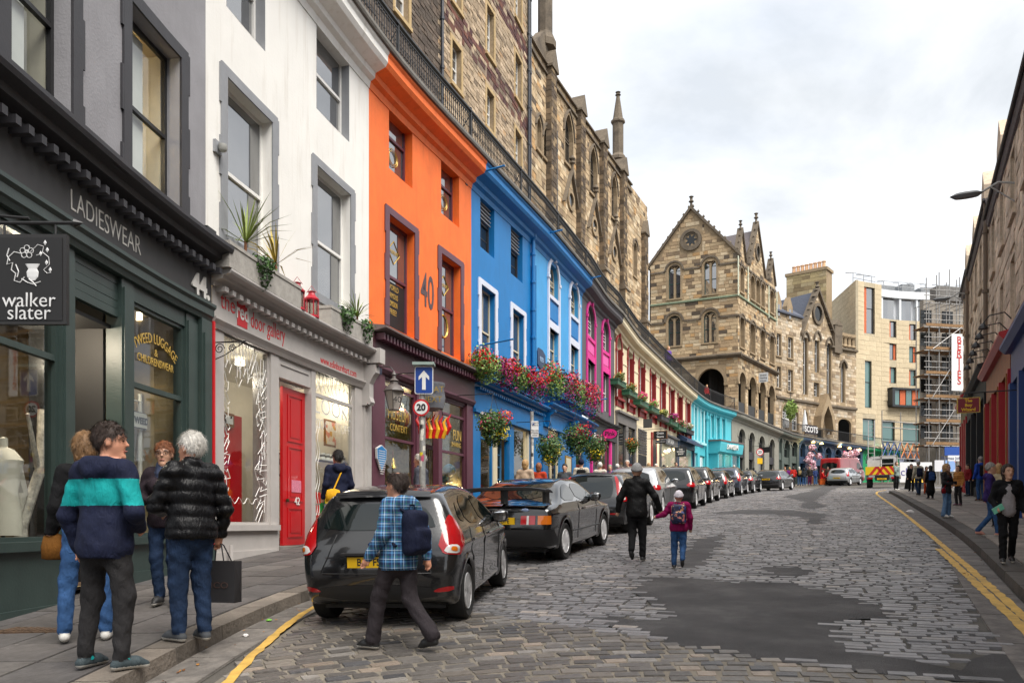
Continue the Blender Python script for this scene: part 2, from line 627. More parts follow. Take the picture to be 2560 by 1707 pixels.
BF=[(4,5,6,7),(0,1,5,4),(1,2,6,5),(2,3,7,6),(3,0,4,7)]
def add_blocks(blocks,parent,m,name='stone',limit=300,rest='stonework'):
 blocks.sort(key=lambda b:b[0])
 off=np.array(world_loc(parent))
 vis=[]
 others=[]
 for b in blocks:
  c=np.mean(b[1],0)
  px=CX+c[0]/c[1]*FX;py=HY-(c[2]-ZC)/c[1]*FX
  if len(vis)<limit and c[1]>1 and-10<px<2570 and-10<py<1715:vis.append(b)
  else:others.append(b)
 for _,vs,c in vis:
  me=bpy.data.meshes.new(name)
  ct=np.mean(vs,0)
  me.from_pydata((np.array(vs)-ct).tolist(),[],BF)
  a=me.attributes.new('Col','FLOAT_COLOR','FACE')
  a.data.foreach_set('color',np.tile(np.array((*c,1),np.float32),5))
  me.materials.append(m)
  o=bpy.data.objects.new(name,me);COL.objects.link(o);o.parent=parent
  o.location=Vector((ct-off).tolist())
 if others:
  mb=MB()
  for _,vs,c in others:mb.add(vs,BF,c)
  o=mb.mk(rest,m,parent,cols=True,fix=False)
  o['kind']='stuff'
def sash(P,parent,s0,s1,z0,z1,d,fm,gm,mid=0.5,bars=(1,1),fw=.055,name='window',kind='rect',zs=None,surround=None,sill_m=None,curtain=None,thick=.06):
 w_=MB()
 if kind=='rect':
  w_.bx(P,s0,s0+fw,d-thick,d,z0,z1);w_.bx(P,s1-fw,s1,d-thick,d,z0,z1)
  w_.bx(P,s0+fw,s1-fw,d-thick,d,z0,z0+fw*1.3);w_.bx(P,s0+fw,s1-fw,d-thick,d,z1-fw,z1)
  ztop=z1-fw
 else:
  ztop=zs
  out=arch_pts(s0,s1,zs,z1,kind);inn=arch_pts(s0+fw,s1-fw,zs,z1-fw,kind)
  w_.ribbon(P,out,inn,d-thick,d)
  w_.bx(P,s0,s0+fw,d-thick,d,z0,zs);w_.bx(P,s1-fw,s1,d-thick,d,z0,zs)
  w_.bx(P,s0+fw,s1-fw,d-thick,d,z0,z0+fw*1.3)
  w_.bx(P,s0+fw,s1-fw,d-thick,d-.005,zs-fw*.4,zs+fw*.4)
  c=(s0+s1)/2
  w_.bx(P,c-.014,c+.014,d-thick,d-.01,zs,z1-fw)
 zm=z0+(z1-z0)*mid if mid else None
 cells=[]
 nb,nr=bars
 def grid(a,b,y0,y1,dd):
  for i in range(1,nb):
   x=a+(b-a)*i/nb
   w_.bx(P,x-.013,x+.013,dd-.02,dd+.012,y0,y1)
  for i in range(1,nr):
   y=y0+(y1-y0)*i/nr
   w_.bx(P,a,b,dd-.02,dd+.011,y-.013,y+.013)
  cells.append((a,b,y0,y1,dd))
 if zm:
  w_.bx(P,s0+fw,s1-fw,d-thick+.004,d+.006,zm-fw*.45,zm+fw*.45)
  grid(s0+fw,s1-fw,z0+fw*1.3,zm-fw*.45,d-.045)
  grid(s0+fw,s1-fw,zm+fw*.45,ztop,d-.025)
 else:
  grid(s0+fw,s1-fw,z0+fw*1.3,ztop,d-.035)
 wo_=w_.mk(name,fm,parent)
 for a,b,y0,y1,dd in cells:
  q=MB();q.quad(P.m(a,dd,y0),P.m(b,dd,y0),P.m(b,dd,y1),P.m(a,dd,y1));q.mk('pane',gm,wo_,fix=False)
 if kind!='rect':
  q=MB();a=arch_pts(s0+fw,s1-fw,zs,z1-fw,kind)
  q.add([P.m(s,d-.03,z)for s,z in a],[tuple(range(len(a)))]);q.mk('pane',gm,wo_,fix=False)
 if sill_m:
  q=MB();q.bx(P,s0-.06,s1+.06,d-.05,d+.2,z0-.09,z0-.002);q.mk('sill',sill_m,wo_)
 return wo_
def room(mb,P,s0,s1,z0,z1,d0,d1):
 A=lambda s,d,z:P.m(s,d,z)
 mb.quad(A(s0,d1,z0),A(s1,d1,z0),A(s1,d1,z1),A(s0,d1,z1))
 mb.quad(A(s0,d0,z0),A(s0,d1,z0),A(s0,d1,z1),A(s0,d0,z1))
 mb.quad(A(s1,d0,z0),A(s1,d1,z0),A(s1,d1,z1),A(s1,d0,z1))
 mb.quad(A(s0,d0,z0),A(s1,d0,z0),A(s1,d1,z0),A(s0,d1,z0))
 mb.quad(A(s0,d0,z1),A(s1,d0,z1),A(s1,d1,z1),A(s0,d1,z1))
 # the left-hand building line and the terrace above it
LEFT=Path([(-5.05,0.5),(-5.2,4.2),(-5.2,8.18),(-4.87,12.96),(-3.41,19.3),(-1.27,25.3),(.77,31.0),(3.26,37.95),(5.7,44.8),(14.2,63.6),(17.2,68.5),(19.4,71.0),(26.5,80.0),(29.9,84.0),(40.2,92.0),(45.6,95.0),(49.5,96.5),(58,97.5)])
_tz=[(936,60),(1220,391),(1377,560),(1555,777),(1600,841),(1733,970),(1833,1022),(1960,1074),(2165,1113),(2246,1124)]
_ts,_tv=[0.0],[]
for px,py in _tz:
 s,z=LEFT.sz(px,py,.55)
 _ts.append(s);_tv.append(z)
_tv=[_tv[0]]+_tv
def ZT(s):
 return float(np.interp(s,_ts,_tv))
 # kerb lines
_s6=LEFT.s_at(1536);_s7=LEFT.s_at(1728)
KL=Path([(-2.75,-2),(-2.75,3),(-2.73,6),(-2.7,7.6),(-2.5,9.6),(-2.0,11.6),(-1.1,14.2),(.35,18.2)]+[tuple(LEFT.pt(s,3.8))for s in np.linspace(LEFT.s_at(1178),_s6,4)]+[tuple(LEFT.pt(s,4.4))for s in np.linspace(_s6+9,LEFT.L-4,7)])
KR=Path([(1.6,0),(3.3,3.9),(5.35,8.4),(9.0,16.3),(14.6,29.6),(19.6,41.5),(20.9,44.6),(23.2,46.6),(28,48.0),(40,51)],side=-1)
mortar_l=(.16,.145,.12)
GROUND=mat('ground_earth',(.07,.068,.066),.9,.2,1.2,.3,30)
ASPH=mat('asphalt_patch',(.05,.047,.048),.75,.5,1.6,.9,90,dirt=(.11,.105,.1),dirt_amt=.6)
MORT=mat('sett_mortar',(.085,.077,.066),.9,.45,2.2,.5,60)
SETT=stone_mat('granite_setts',.42,.45,(.05,.048,.046),.5,.8)
FLAG=stone_mat('flagstones',.75,.35,(.035,.033,.032),.5,.7)
KERB=stone_mat('kerb_stone',.75,.5,(.04,.035,.03),.6,1.2)
YEL=mat('yellow_line_paint',srgb('#c8a04c'),.7,.25,6,.4,80,dirt=(.12,.10,.07),dirt_amt=.75)
def grid_sheet(name,xs,ys,zf,m,parent=None):
 mb=MB();nx,ny=len(xs),len(ys)
 mb.v=[(x,y,zf(x,y))for x in xs for y in ys]
 mb.f=[(i*ny+j,(i+1)*ny+j,(i+1)*ny+j+1,i*ny+j+1)for i in range(nx-1)for j in range(ny-1)]
 mb.mi=[0]*len(mb.f);mb.c=[(1,1,1)]*len(mb.f)
 o=mb.mk(name,m,parent,fix=False,smooth='all')
 return o
xs=sorted(set([-900,-500,-300,-150,-80]+list(np.arange(-45,85,2.5))+[95,120,180,300,600,900]))
ys=sorted(set([-900,-400,-200,-100]+list(np.arange(-60,130,2.5))+[150,200,300,500,900,1500]))
gr=grid_sheet('ground',xs,ys,lambda x,y:gz(x,y)-.07,GROUND);gr['kind']='structure'
def strip_between(PA,PB,name,m,zoff,n=140,k=14,sa=0,sb=None):
 mb=MB()
 A=[PA.pt(s)for s in np.linspace(0,PA.L,n)];B=[PB.pt(s)for s in np.linspace(0,PB.L,n)]
 for a,b in zip(A,B):
  for j in range(k+1):
   p=a+(b-a)*j/k
   mb.v.append((p[0],p[1],gz(p[0],p[1])+zoff))
 for i in range(n-1):
  for j in range(k):
   mb.f.append((i*(k+1)+j,i*(k+1)+j+1,(i+1)*(k+1)+j+1,(i+1)*(k+1)+j))
 mb.mi=[0]*len(mb.f);mb.c=[(1,1,1)]*len(mb.f)
 return mb.mk(name,m,None,fix=False,smooth='all')
road=grid_sheet('road',np.arange(-12,62,.7),np.arange(-6,104,.7),lambda x,y:gz(x,y)-.017,MORT)
road['kind']='structure'
# asphalt patches laid into the setts
def gpoly(pts,ox,oy,sc):return[ground_at(ox+x/sc,oy+y/sc)[:2]for x,y in pts]
PATCH=[gpoly([(430,125),(640,128),(840,150),(1180,155),(1380,205),(1540,260),(1640,300),(1600,335),(1400,340),(1340,385),(1480,495),(1700,520),(1960,575),(2000,520),(2130,490),(2290,545),(2420,560),(2600,640),(2600,720),(2352,650),(1950,625),(1500,580),(1180,540),(900,505),(640,455),(400,395),(240,345),(300,320),(460,345),(560,335),(545,295),(480,245),(390,200),(420,150)],1400,1380,2.0276),gpoly([(1030,75),(1230,72),(1290,100),(1240,112),(1120,125),(1060,110)],1400,1380,2.0276),gpoly([(1840,1030),(2120,1000),(2080,1080),(1960,1250),(1780,1270),(1700,1240),(1790,1150)],1180,1040,3.36),gpoly([(330,945),(620,915),(1100,920),(1450,960),(1390,1060),(1230,1060),(1240,995),(900,960),(350,960)],1700,1040,3.92),gpoly([(1160,880),(1230,840),(1000,790),(1250,740),(1400,690),(1640,670),(1500,720),(1400,790),(1330,830),(1440,880),(1300,915)],1700,1040,3.92),]
def in_poly(x,y,poly):
 c=False;n=len(poly);j=n-1
 for i in range(n):
  xi,yi=poly[i];xj,yj=poly[j]
  if(yi>y)!=(yj>y)and x<(xj-xi)*(y-yi)/(yj-yi)+xi:c=not c
  j=i
 return c
PB=[(min(p[0]for p in q),max(p[0]for p in q),min(p[1]for p in q),max(p[1]for p in q))for q in PATCH]
def in_patch(x,y):
 return any(b[0]<=x<=b[1]and b[2]<=y<=b[3]and in_poly(x,y,q)for b,q in zip(PB,PATCH))
for q in PATCH:
 c=np.mean(np.array(q),0)
 bm=bmesh.new()
 vs=[]
 for p in q:
  v=np.array(p)-c;l=np.hypot(*v);p2=c+v*(1+.13/max(l,.3))
  vs.append(bm.verts.new((p2[0],p2[1],0)))
 f=bm.faces.new(vs)
 bmesh.ops.triangulate(bm,faces=[f])
 for _ in range(2 if q is PATCH[0]else 1):bmesh.ops.subdivide_edges(bm,edges=bm.edges[:],cuts=1,use_grid_fill=True)
 for v in bm.verts:v.co.z=gz(v.co.x,v.co.y)-.0035
 me=bpy.data.meshes.new('asphalt_patch')
 bmesh.ops.recalc_face_normals(bm,faces=bm.faces)
 bm.to_mesh(me);bm.free();me.materials.append(ASPH)
 o=bpy.data.objects.new('asphalt_patch',me);COL.objects.link(o);o.parent=road
 # setts
ZB=[ground_at(x,y)[:2]for x,y in((350,1500),(800,1500),(1150,1525),(1400,1562),(1720,1607),(1982,1651),(2337,1696),(2560,1730))]
def zone_a(x,y):
 yb=np.interp(x,[p[0]for p in ZB],[p[1]for p in ZB])
 return y<yb
KLx=lambda y:float(np.interp(y,KL.Q[:,1],KL.Q[:,0]))
_krq=KR.Q[KR.Q[:,1]<45.5]
KRx=lambda y:float(np.interp(y,_krq[:,1],_krq[:,0]))if y<45 else 21+(y-45)*3
GUT=0.42
def on_road(x,y):
 l=KLx(y)+(GUT+.1 if y<13 else.12)
 r_=KRx(y)-.55
 if y>52:l=KLx(y)+.3
 return l<x<r_
rs=random.Random(5)
def sett_block(cx,cy,ax,hl,hw,top=None,jit=.012,dome=.004):
 px,py=-ax[1],ax[0]
 vs=[]
 z=gz(cx,cy)+(rs.uniform(-.004,.005)if top is None else top)
 J=[(rs.uniform(-jit,jit),rs.uniform(-jit*.6,jit*.6))for _ in range(4)]
 for ring,sh,zo in((0,0,-.05),(1,.009,0)):
  for(a,b),(ja,jb)in zip(((-1,-1),(1,-1),(1,1),(-1,1)),J):
   u=a*(hl-sh)+ja;v=b*(hw-sh)+jb
   x=cx+ax[0]*u+px*v;y=cy+ax[1]*u+py*v
   zz=z+zo+(gz(x,y)-gz(cx,cy))+rs.uniform(-.003,.003)*ring
   vs.append((x,y,zz))
 return vs
blocks=[]
def sett_col(r,warm):
 k=r.random()
 if warm:
  if k<.60:c=(.085,.079,.074)
  elif k<.76:c=(.125,.112,.098)
  elif k<.82:c=(.20,.165,.135)
  elif k<.90:c=(.062,.062,.066)
  else:c=(.16,.15,.14)
 else:
  if k<.70:c=(.115,.113,.118)
  elif k<.88:c=(.088,.088,.092)
  elif k<.97:c=(.145,.138,.135)
  else:c=(.20,.18,.165)
  c=tuple(x*1.3 for x in c)
 f=r.uniform(.8,1.22)*1.45
 return tuple(x*f for x in c)
def gfun(x):
 a=np.array([-4,-2.5,-1.0,.6,2.2,4,8]);sl=np.array([.62,.58,.40,.05,-.22,-.30,-.30])
 t=np.linspace(-4,x,40)if x>-4 else np.array([x,x])
 return float(np.trapezoid(np.interp(t,a,sl),t))if hasattr(np,'trapezoid')else float(np.trapz(np.interp(t,a,sl),t))
gx=np.linspace(-4,9,240);gy=np.array([gfun(x)for x in gx])
row=0
y0=1.5
while y0<16:
 x=-3.2+rs.uniform(0,.2)
 hw0=rs.uniform(.064,.076)
 while x<6.5:
  L=rs.uniform(.17,.28)if x<1 else rs.uniform(.14,.22)
  t=math.atan(np.interp(x,gx[:-1],np.diff(gy)/np.diff(gx)))
  cx=x+L/2*math.cos(t);cy=y0+np.interp(cx,gx,gy)-3.6
  if cy>2.5 and on_road(cx,cy)and zone_a(cx,cy)and not in_patch(cx,cy):
   px=CX+cx/cy*FX
   if-200<px<2760:
    vs=sett_block(cx,cy,(math.cos(t),math.sin(t)),L/2-.009,hw0*math.cos(t)*.99-.008)
    d=math.hypot(cx,cy)
    blocks.append((-(L*hw0)/d**2,vs,sett_col(rs,True)))
  x+=L*math.cos(t)
 y0+=hw0*2
bed_a=MB()
for x in np.arange(-3.2,6.5,.2):
 for y in np.arange(2.2,11,.2):
  if zone_a(x+.1,y+.1)and on_road(x+.1,y+.1)and not in_patch(x+.1,y+.1):bed_a.quad(*[(a,e_,gz(a,e_)-.0085)for a,e_ in((x,y),(x+.2,y),(x+.2,y+.2),(x,y+.2))])
bed_a.mk('crossing_bed',mat('pale_mortar',(.19,.165,.13),.9,.3,3,.4,50),road,fix=False)
nrm=(CS,-SN)
r0=4.5
while r0<66:
 near=r0<40
 pitch=.118 if near else.17
 hw=pitch/2
 off=rs.uniform(0,.25)
 t=-6+off
 ww=.05*math.sin(r0*1.3)
 while t<14:
  L=rs.uniform(.19,.33)*(1 if near else 1.3)
  tm=t+L/2
  rr=r0+ww+.03*math.sin(tm*.9+r0*.37)
  cx=SN*rr+nrm[0]*tm;cy=CS*rr+nrm[1]*tm
  if cy>3 and on_road(cx,cy)and not zone_a(cx,cy)and not in_patch(cx,cy):
   px=CX+cx/cy*FX
   if-100<px<2660:
    if rs.random()>.015:
     vs=sett_block(cx,cy,nrm,L/2-rs.uniform(.006,.017),hw-.007,jit=.008)
     d=math.hypot(cx,cy)
     blocks.append((-(L*pitch)/d**2,vs,sett_col(rs,False)))
  t+=L
 r0+=pitch
add_blocks(blocks,road,SETT,'sett',300,'sett_paving')
# gutter slabs, kerbs, flags
def slab(P,s0,s1,d0,d1,zt,zb,r,col,gap=.006):
 vs=[]
 for z_,e_ in((zb,0),(zt,.008)):
  for s,d in((s0+gap+e_,d0+gap+e_),(s1-gap-e_,d0+gap+e_),(s1-gap-e_,d1-gap-e_),(s0+gap+e_,d1-gap-e_)):
   q=P.pt(s,d)
   vs.append((q[0],q[1],gz(q[0],q[1])+z_))
 c=np.mean(vs,0);dist=np.linalg.norm(c-CAMP)
 return(-(abs(s1-s0)*abs(d1-d0))/dist**2,vs,col)
def lay(P,s_from,s_to,d_from,d_to,lw,ll,zt,zb,colf,seed):
 r=random.Random(seed);out=[]
 d=d_from
 while d>d_to:
  w_=r.uniform(*lw);s=s_from-r.uniform(0,ll[1])
  while s<s_to:
   L=r.uniform(*ll)
   if L>1.2 and P.S[-1]>0:pass
   out.append(slab(P,s,s+L,d-w_,d,zt+r.uniform(-.002,.003),zb,r,colf(r)))
   s+=L
  d-=w_
 return out
def structure(name,m,fn,smooth='all'):
 mb=MB();fn(mb);o=mb.mk(name,m,None,smooth=smooth);o['kind']='structure';return o
def bed(P,s0,s1,d0,d1,z0,n=160):
 def fn(mb):
  for i in range(n+1):
   s=s0+(s1-s0)*i/n
   for d in np.linspace(d0,d1,5):
    q=P.pt(s,d);mb.v.append((q[0],q[1],gz(q[0],q[1])+z0))
  for i in range(n):
   for j in range(4):
    mb.f.append((i*5+j,i*5+j+1,(i+1)*5+j+1,(i+1)*5+j))
  mb.mi=[0]*len(mb.f);mb.c=[(1,1,1)]*len(mb.f)
 return fn
SLABBED=mat('pavement_bed',(.12,.11,.095),.9,.2,3)
pav=structure('pavement',SLABBED,bed(KL,-1,KL.L,-.1,-5.6,.100))
pav_r=structure('pavement',SLABBED,bed(KR,-1,KR.L,-.1,-9.0,.100))
kerb=structure('kerb',SLABBED,bed(KL,-1,KL.L,-.02,-.2,.085))
kerb_r=structure('kerb',SLABBED,bed(KR,-1,KR.L,-.02,-.2,.085))
def tone(r,cs,a=.82,b=1.2):
 f=r.uniform(a,b);return tuple(c*f for c in r.choice(cs))
fl=lambda r:tone(r,[(.095,.088,.086),(.104,.097,.093),(.088,.083,.083)])
add_blocks(lay(KL,-1,40,-.31,-5.4,(.58,.72),(.6,1.15),.121,.08,fl,3),pav,FLAG,'flagstone',220,'flagstones')
fr=lambda r:tone(r,[(.24,.215,.19),(.21,.19,.17)])
add_blocks(lay(KR,-1,50,-.31,-7.4,(.6,.9),(.7,1.3),.121,.08,fr,4),pav_r,FLAG,'flagstone',220,'flagstones')
kc=lambda r:tone(r,[(.19,.165,.14),(.16,.14,.12)])
add_blocks(lay(KL,-1,KL.L-2,0,-.29,(.3,.3),(.85,1.5),.122,-.03,kc,5),kerb,KERB,'kerb_stone',90,'kerb_stones')
kd=lambda r:tone(r,[(.085,.078,.072)])
add_blocks(lay(KR,-1,KR.L-2,0,-.29,(.3,.3),(.85,1.5),.122,-.03,kd,6),kerb_r,KERB,'kerb_stone',90,'kerb_stones')
GUTM=stone_mat('gutter_stone',.7,.5,(.28,.25,.22),.75,2.6)
gutter=structure('gutter',MORT,bed(KL,0,15.5,.01,GUT,-.012))
gcol=lambda r:tone(r,[(.14,.13,.12)])
add_blocks([slab(KL,s,s+1.25,.008,GUT,.004,-.03,rs,gcol(rs))for s in np.arange(0,15,1.25)],gutter,GUTM,'gutter_slab',60)
gutter_r=structure('gutter',MORT,bed(KR,0,46,.01,.5,-.012))
gc2=lambda r:tone(r,[(.115,.105,.1)])
add_blocks([slab(KR,s,s+1.4,.008,.5,.003,-.03,rs,gc2(rs))for s in np.arange(0,46,1.4)],gutter_r,GUTM,'gutter_slab',60)
# yellow lines
def painted(pts,wd,name='yellow_line',m=YEL,parent=road,z=.0085,seed=1):
 P=Path([p[:2]for p in pts]);r=random.Random(seed)
 mb=MB();n=int(P.L/.12)
 for i in range(n+1):
  s=P.L*i/n
  a=-wd/2+r.uniform(-.012,.012);b=wd/2+r.uniform(-.012,.012)
  for d in(a,(a+b)/2,b):
   q=P.pt(s,d);mb.v.append((q[0],q[1],gz(q[0],q[1])+z))
 for i in range(n):
  for j in range(2):mb.f.append((3*i+j,3*i+j+1,3*i+j+4,3*i+j+3))
 mb.mi=[0]*len(mb.f);mb.c=[(1,1,1)]*len(mb.f)
 return mb.mk(name,m,parent,fix=False)
G=lambda x,y:ground_at(x,y)
painted([G(440,1800),G(567,1707),G(634,1637),G(700,1577),G(744,1543),G(788,1516)],.085,seed=2)
painted([G(2680,1660),G(2575,1556),G(2490,1480),G(2425,1422),G(2362,1368),G(2300,1316),G(2240,1269),G(2205,1245),G(2191,1234)],.10,seed=3)
painted([G(2191,1234),G(2195,1229),G(2215,1225)],.10,seed=5)
painted([G(2660,1680),G(2558,1572),G(2500,1515),G(2440,1459),G(2390,1412),G(2345,1372)],.10,seed=4)
BAYW=mat('bay_marking_paint',(.42,.41,.39),.8,.3,8,dirt=(.1,.1,.1),dirt_amt=.7)
for a in((1525,1330),(1668,1302),(1742,1273),(1782,1257),(1868,1234),(1818,1246)):
 p=G(*a);painted([p,(p[0]+.9,p[1]-.32)],.07,'bay_marking',BAYW,seed=a[0],z=.010)
 # fallen leaves and litter along the kerb
LEAFM=[mat('dry_leaf',srgb('#9a6a2c'),.8,.2),mat('brown_leaf',srgb('#6b4424'),.8,.2),mat('litter_white',(.7,.7,.68),.8,0)]
def leaf(x,y,sz,m,name,zo):
 mb=MB();a=rs.uniform(0,6.3)
 vs=[]
 for k in range(6):
  t=a+k*PI/3;l=sz*(1 if k%3==0 else.55)
  vs.append((x+l*math.cos(t),y+l*math.sin(t),gz(x,y)+zo+rs.uniform(.004,.018)))
 vs.append((x,y,gz(x,y)+zo+.003))
 mb.add(vs,[(k,(k+1)%6,6)for k in range(6)])
 return mb.mk(name,m)
mbl=MB()
for i in range(46):
 s=rs.uniform(5.5,14)if i<34 else rs.uniform(15,30);d=abs(rs.gauss(.03,.12))+.015
 q=KL.pt(s,d);sz=rs.uniform(.012,.03);x,y=q;a0=rs.uniform(0,6.3);z=gz(x,y)+.006
 vs=[(x+sz*(1 if k%3==0 else.5)*math.cos(a0+k*PI/3),y+sz*(1 if k%3==0 else.5)*math.sin(a0+k*PI/3),z+rs.uniform(.002,.016))for k in range(6)]
 mbl.add(vs,[tuple(range(6))],mi=rs.choice([0,0,1]))
for i in range(30):
 s=rs.uniform(4,30);d=abs(rs.gauss(.05,.25))+.02
 q=KR.pt(s,d);sz=rs.uniform(.015,.035);x,y=q;a0=rs.uniform(0,6.3);z=gz(x,y)+.006
 mbl.add([(x+sz*(1 if k%3==0 else.5)*math.cos(a0+k*PI/3),y+sz*(1 if k%3==0 else.5)*math.sin(a0+k*PI/3),z+rs.uniform(.002,.016))for k in range(6)],[tuple(range(6))],mi=rs.choice([0,1]))
o=mbl.mk('fallen_leaves',LEAFM,None,fix=False)
tag(o,'small dry brown leaves lying in the gutters along both kerbs','leaves',kind='stuff')
def crumple(px,py,sz,m,name,label,cat):
 p=G(px,py);mb=MB();vs=[];r=random.Random(int(px))
 mb.lathe((p[0],p[1],p[2]+.002),[(.001,0),(sz*.8,.004),(sz,sz*.5),(sz*.6,sz*.85),(.001,sz)],7)
 mb.v=[(x+r.uniform(-.3,.3)*sz,y+r.uniform(-.3,.3)*sz,z)for x,y,z in mb.v]
 return tag(mb.mk(name,m),label,cat)
crumple(613,1591,.03,mat('tissue',(.75,.72,.70),.9,.1),'crumpled_tissue','crumpled white tissue lying in the gutter beside the yellow line','tissue')
crumple(673,1553,.028,mat('green_wrapper',(.18,.5,.06),.4,.1),'sweet_wrapper','small bright green wrapper lying in the gutter','wrapper')
crumple(2275,1282,.10,mat('tissue',(.75,.72,.70),.9,.1),'paper_scrap','white paper scrap beside the kerb and the yellow line','paper')
gum=MB()
for i in range(190):
 P,s,d=(KL,rs.uniform(1,16),-rs.uniform(.35,2.6))if i<110 else(KR,rs.uniform(4,34),-rs.uniform(.35,4))
 q=P.pt(s,d);a=rs.uniform(.010,.022);z=gz(q[0],q[1])+.1265;gum.add([(q[0]+a*rs.uniform(.7,1.2)*math.cos(k*PI/3.5),q[1]+a*rs.uniform(.7,1.2)*math.sin(k*PI/3.5),z)for k in range(7)],[tuple(range(7))],mi=rs.choice([0,0,1]))
o=gum.mk('gum_spots',[mat('old_gum',(.20,.19,.18),.9,.2),mat('dark_spot',(.035,.032,.03),.9,.2)],None,fix=False);tag(o,'trodden gum spots and dark stains scattered over the pavements','stains',kind='stuff')
p=G(95,1605);q=Vector((p[0],p[1],p[2]+.124))
cv=thing('drain_cover','rusty rectangular iron cover set in the flagstones by the kerb','drain cover',(p[0],p[1],p[2]+.124))
RUST=mat('rusty_iron',(.10,.06,.035),.8,.4,20,.6,60)
mb=MB();T=Matrix.Translation((p[0],p[1],gz(p[0],p[1])+.1225))
mb.box(-.30,.30,-.16,.16,-.02,.002,T);mb.mk('plate',RUST,cv)
for i in range(9):
 mb=MB();x=-.26+i*.065;mb.box(x-.02,x+.02,-.13,.13,.0022,.009,T);mb.mk('rib',RUST,cv)
 # the painted shops under the terrace
X=lambda px,d=0.0:LEFT.s_at(px,d)
Z=lambda px,py,d=0.0:LEFT.z_at(px,py,d)
def base_of(s,d=0.0):
 q=LEFT.pt(s,d);return(q[0],q[1],gz(q[0],q[1]))
def building(name,label,cat,s):
 return thing(name,label,cat,base_of(s))
def cornice(P,b,s0,s1,z0,z1,proj,m,name='cornice',dz=None,d=0.0):
 h=z1-z0
 prof=[(d-.05,z0),(d+proj*.25,z0),(d+proj*.3,z0+h*.28),(d+proj*.62,z0+h*.42),(d+proj*.66,z0+h*.62),(d+proj*.95,z0+h*.72),(d+proj,z0+h*.86),(d+proj,z1),(d-.05,z1)]
 mb=MB();mb.sweep(P,s0,s1,prof,dz=dz);return mb.mk(name,m,b)
def dentils(P,b,s0,s1,z0,z1,d0,d1,n,m,name='dentil',fill=.5):
 w_=(s1-s0)/n
 for i in range(n):
  mb=MB();mb.bx(P,s0+w_*(i+.5-fill/2),s0+w_*(i+.5+fill/2),d0,d1,z0,z1);mb.mk(name,m,b)
def surround(P,w_,o,m,wd=.2,dd=.03,quoin=True,bottom=True,seed=1,name='surround'):
 s0,s1,z0,z1=o[:4];mb=MB();r=random.Random(seed)
 zb=z0-(wd*.9 if bottom else 0)
 mb.bx(P,s0-wd,s1+wd,.002,dd,z1,z1+wd*.9)
 mb.bx(P,s0-wd,s0,.002,dd,zb,z1);mb.bx(P,s1,s1+wd,.002,dd,zb,z1)
 if bottom:mb.bx(P,s0,s1,.002,dd+.012,zb,z0)
 if quoin:
  h=(z1+wd*.9-zb)/7
  for k in(0,2.6,5.4):
   a=zb+h*k;b_=a+h*1.5
   e_=.045
   mb.bx(P,s0-wd-e_,s0-wd,.002,dd-.001,a,min(b_,z1+wd*.9));mb.bx(P,s1+wd,s1+wd+e_,.002,dd-.001,a,min(b_,z1+wd*.9))
 return mb.mk(name,m,w_)
def op(xl,xr,yt,yb,kind='rect',zs=None):
 s0,s1=X(xl),X(xr)
 z1,z0=Z(xl,yt),Z(xl,yb)
 return(s0,s1,z0,z1,kind)
def painted_wall(b,s0,s1,z0,z1,ops,m,reveal=.22,name='wall',P=LEFT,d=0.0):
 mb=MB();wall(mb,P,s0,s1,z0,z1,d,ops,reveal)
 return mb.mk(name,m,b,fix=False)
def blind_room(b,P,o,d,m):
 mb=MB();room(mb,P,o[0]-.15,o[1]+.15,o[2]-.1,o[3]+.1,d,d-1.6);return mb.mk('room',m,b,fix=False)
INT_DARK=mat('dim_interior',(.035,.032,.03),.9,.3,2)
SHUT=mat('cream_shutter',(.55,.50,.40),.6,.1)
# tweed shop (dark grey)
S514,S922,S1178,S1330,S1455,S1536,S1728,S1764,S1828=[X(p)for p in(514,922,1178,1330,1455,1536,1728,1764,1828)]
SA=X(-330)
GREYW=mat('grey_render',srgb('#8d8c90'),.8,.12,1.3,.25,30,streak=.28,dirt=srgb('#6c6a6c'))
CHAR=mat('charcoal_paint',srgb('#323135'),.55,.15,3,.1,30)
DKGRN=mat('dark_green_paint',srgb('#34423f'),.42,.14,3,.08,30)
FASC=mat('fascia_charcoal',srgb('#3a393a'),.6,.12,2)
b=building('tweed_shop','grey rendered building with dark green tweed shopfront and charcoal window surrounds','building',S514-3)
o1=op(21,177,-235,206);o2=op(325,449,2,453)
o1=(o1[0],o1[1],o2[2],o2[3],'rect')
w_=o2[1]-o2[0];gp=o2[0]-o1[1]
o0=(o1[0]-gp-w_,o1[0]-gp,o2[2],o2[3],'rect')
up=[(o[0],o[1],o2[3]+1.55,o2[3]+3.5,'rect')for o in(o0,o1,o2)]
zc1,zc0=5.92,5.45
painted_wall(b,SA,S514,zc1-.1,ZT(8)-.3,[o0,o1,o2]+up,GREYW)
CREAMI=mat('cream_room',(.55,.47,.33),.8,.1,2)
for k,o in enumerate((o0,o1,o2)):
 w=sash(LEFT,b,o[0],o[1],o[2],o[3],-.2,BLACK,GLASS,mid=.5,fw=.06)
 surround(LEFT,w,o,CHAR,.2,.035,seed=k)
 mb=MB();room(mb,LEFT,o[0]-.1,o[1]+.1,o[2]-.2,o[3]+.1,-.36,-2.2);mb.mk('room',CREAMI,b,fix=False)
 mb=MB();mb.bx(LEFT,o[1]-.06,o[1]-.005,-.62,-.27,o[2],o[3])
 mb.mk('shutter',SHUT,w);mb=MB();mb.bx(LEFT,o[0]+.06,o[0]+(o[1]-o[0])*.62,-.30,-.285,o[2]+.08,o[3]-.08);mb.mk('net_curtain',mat('net_curtain',(.78,.76,.72),.9,.06,3),w)
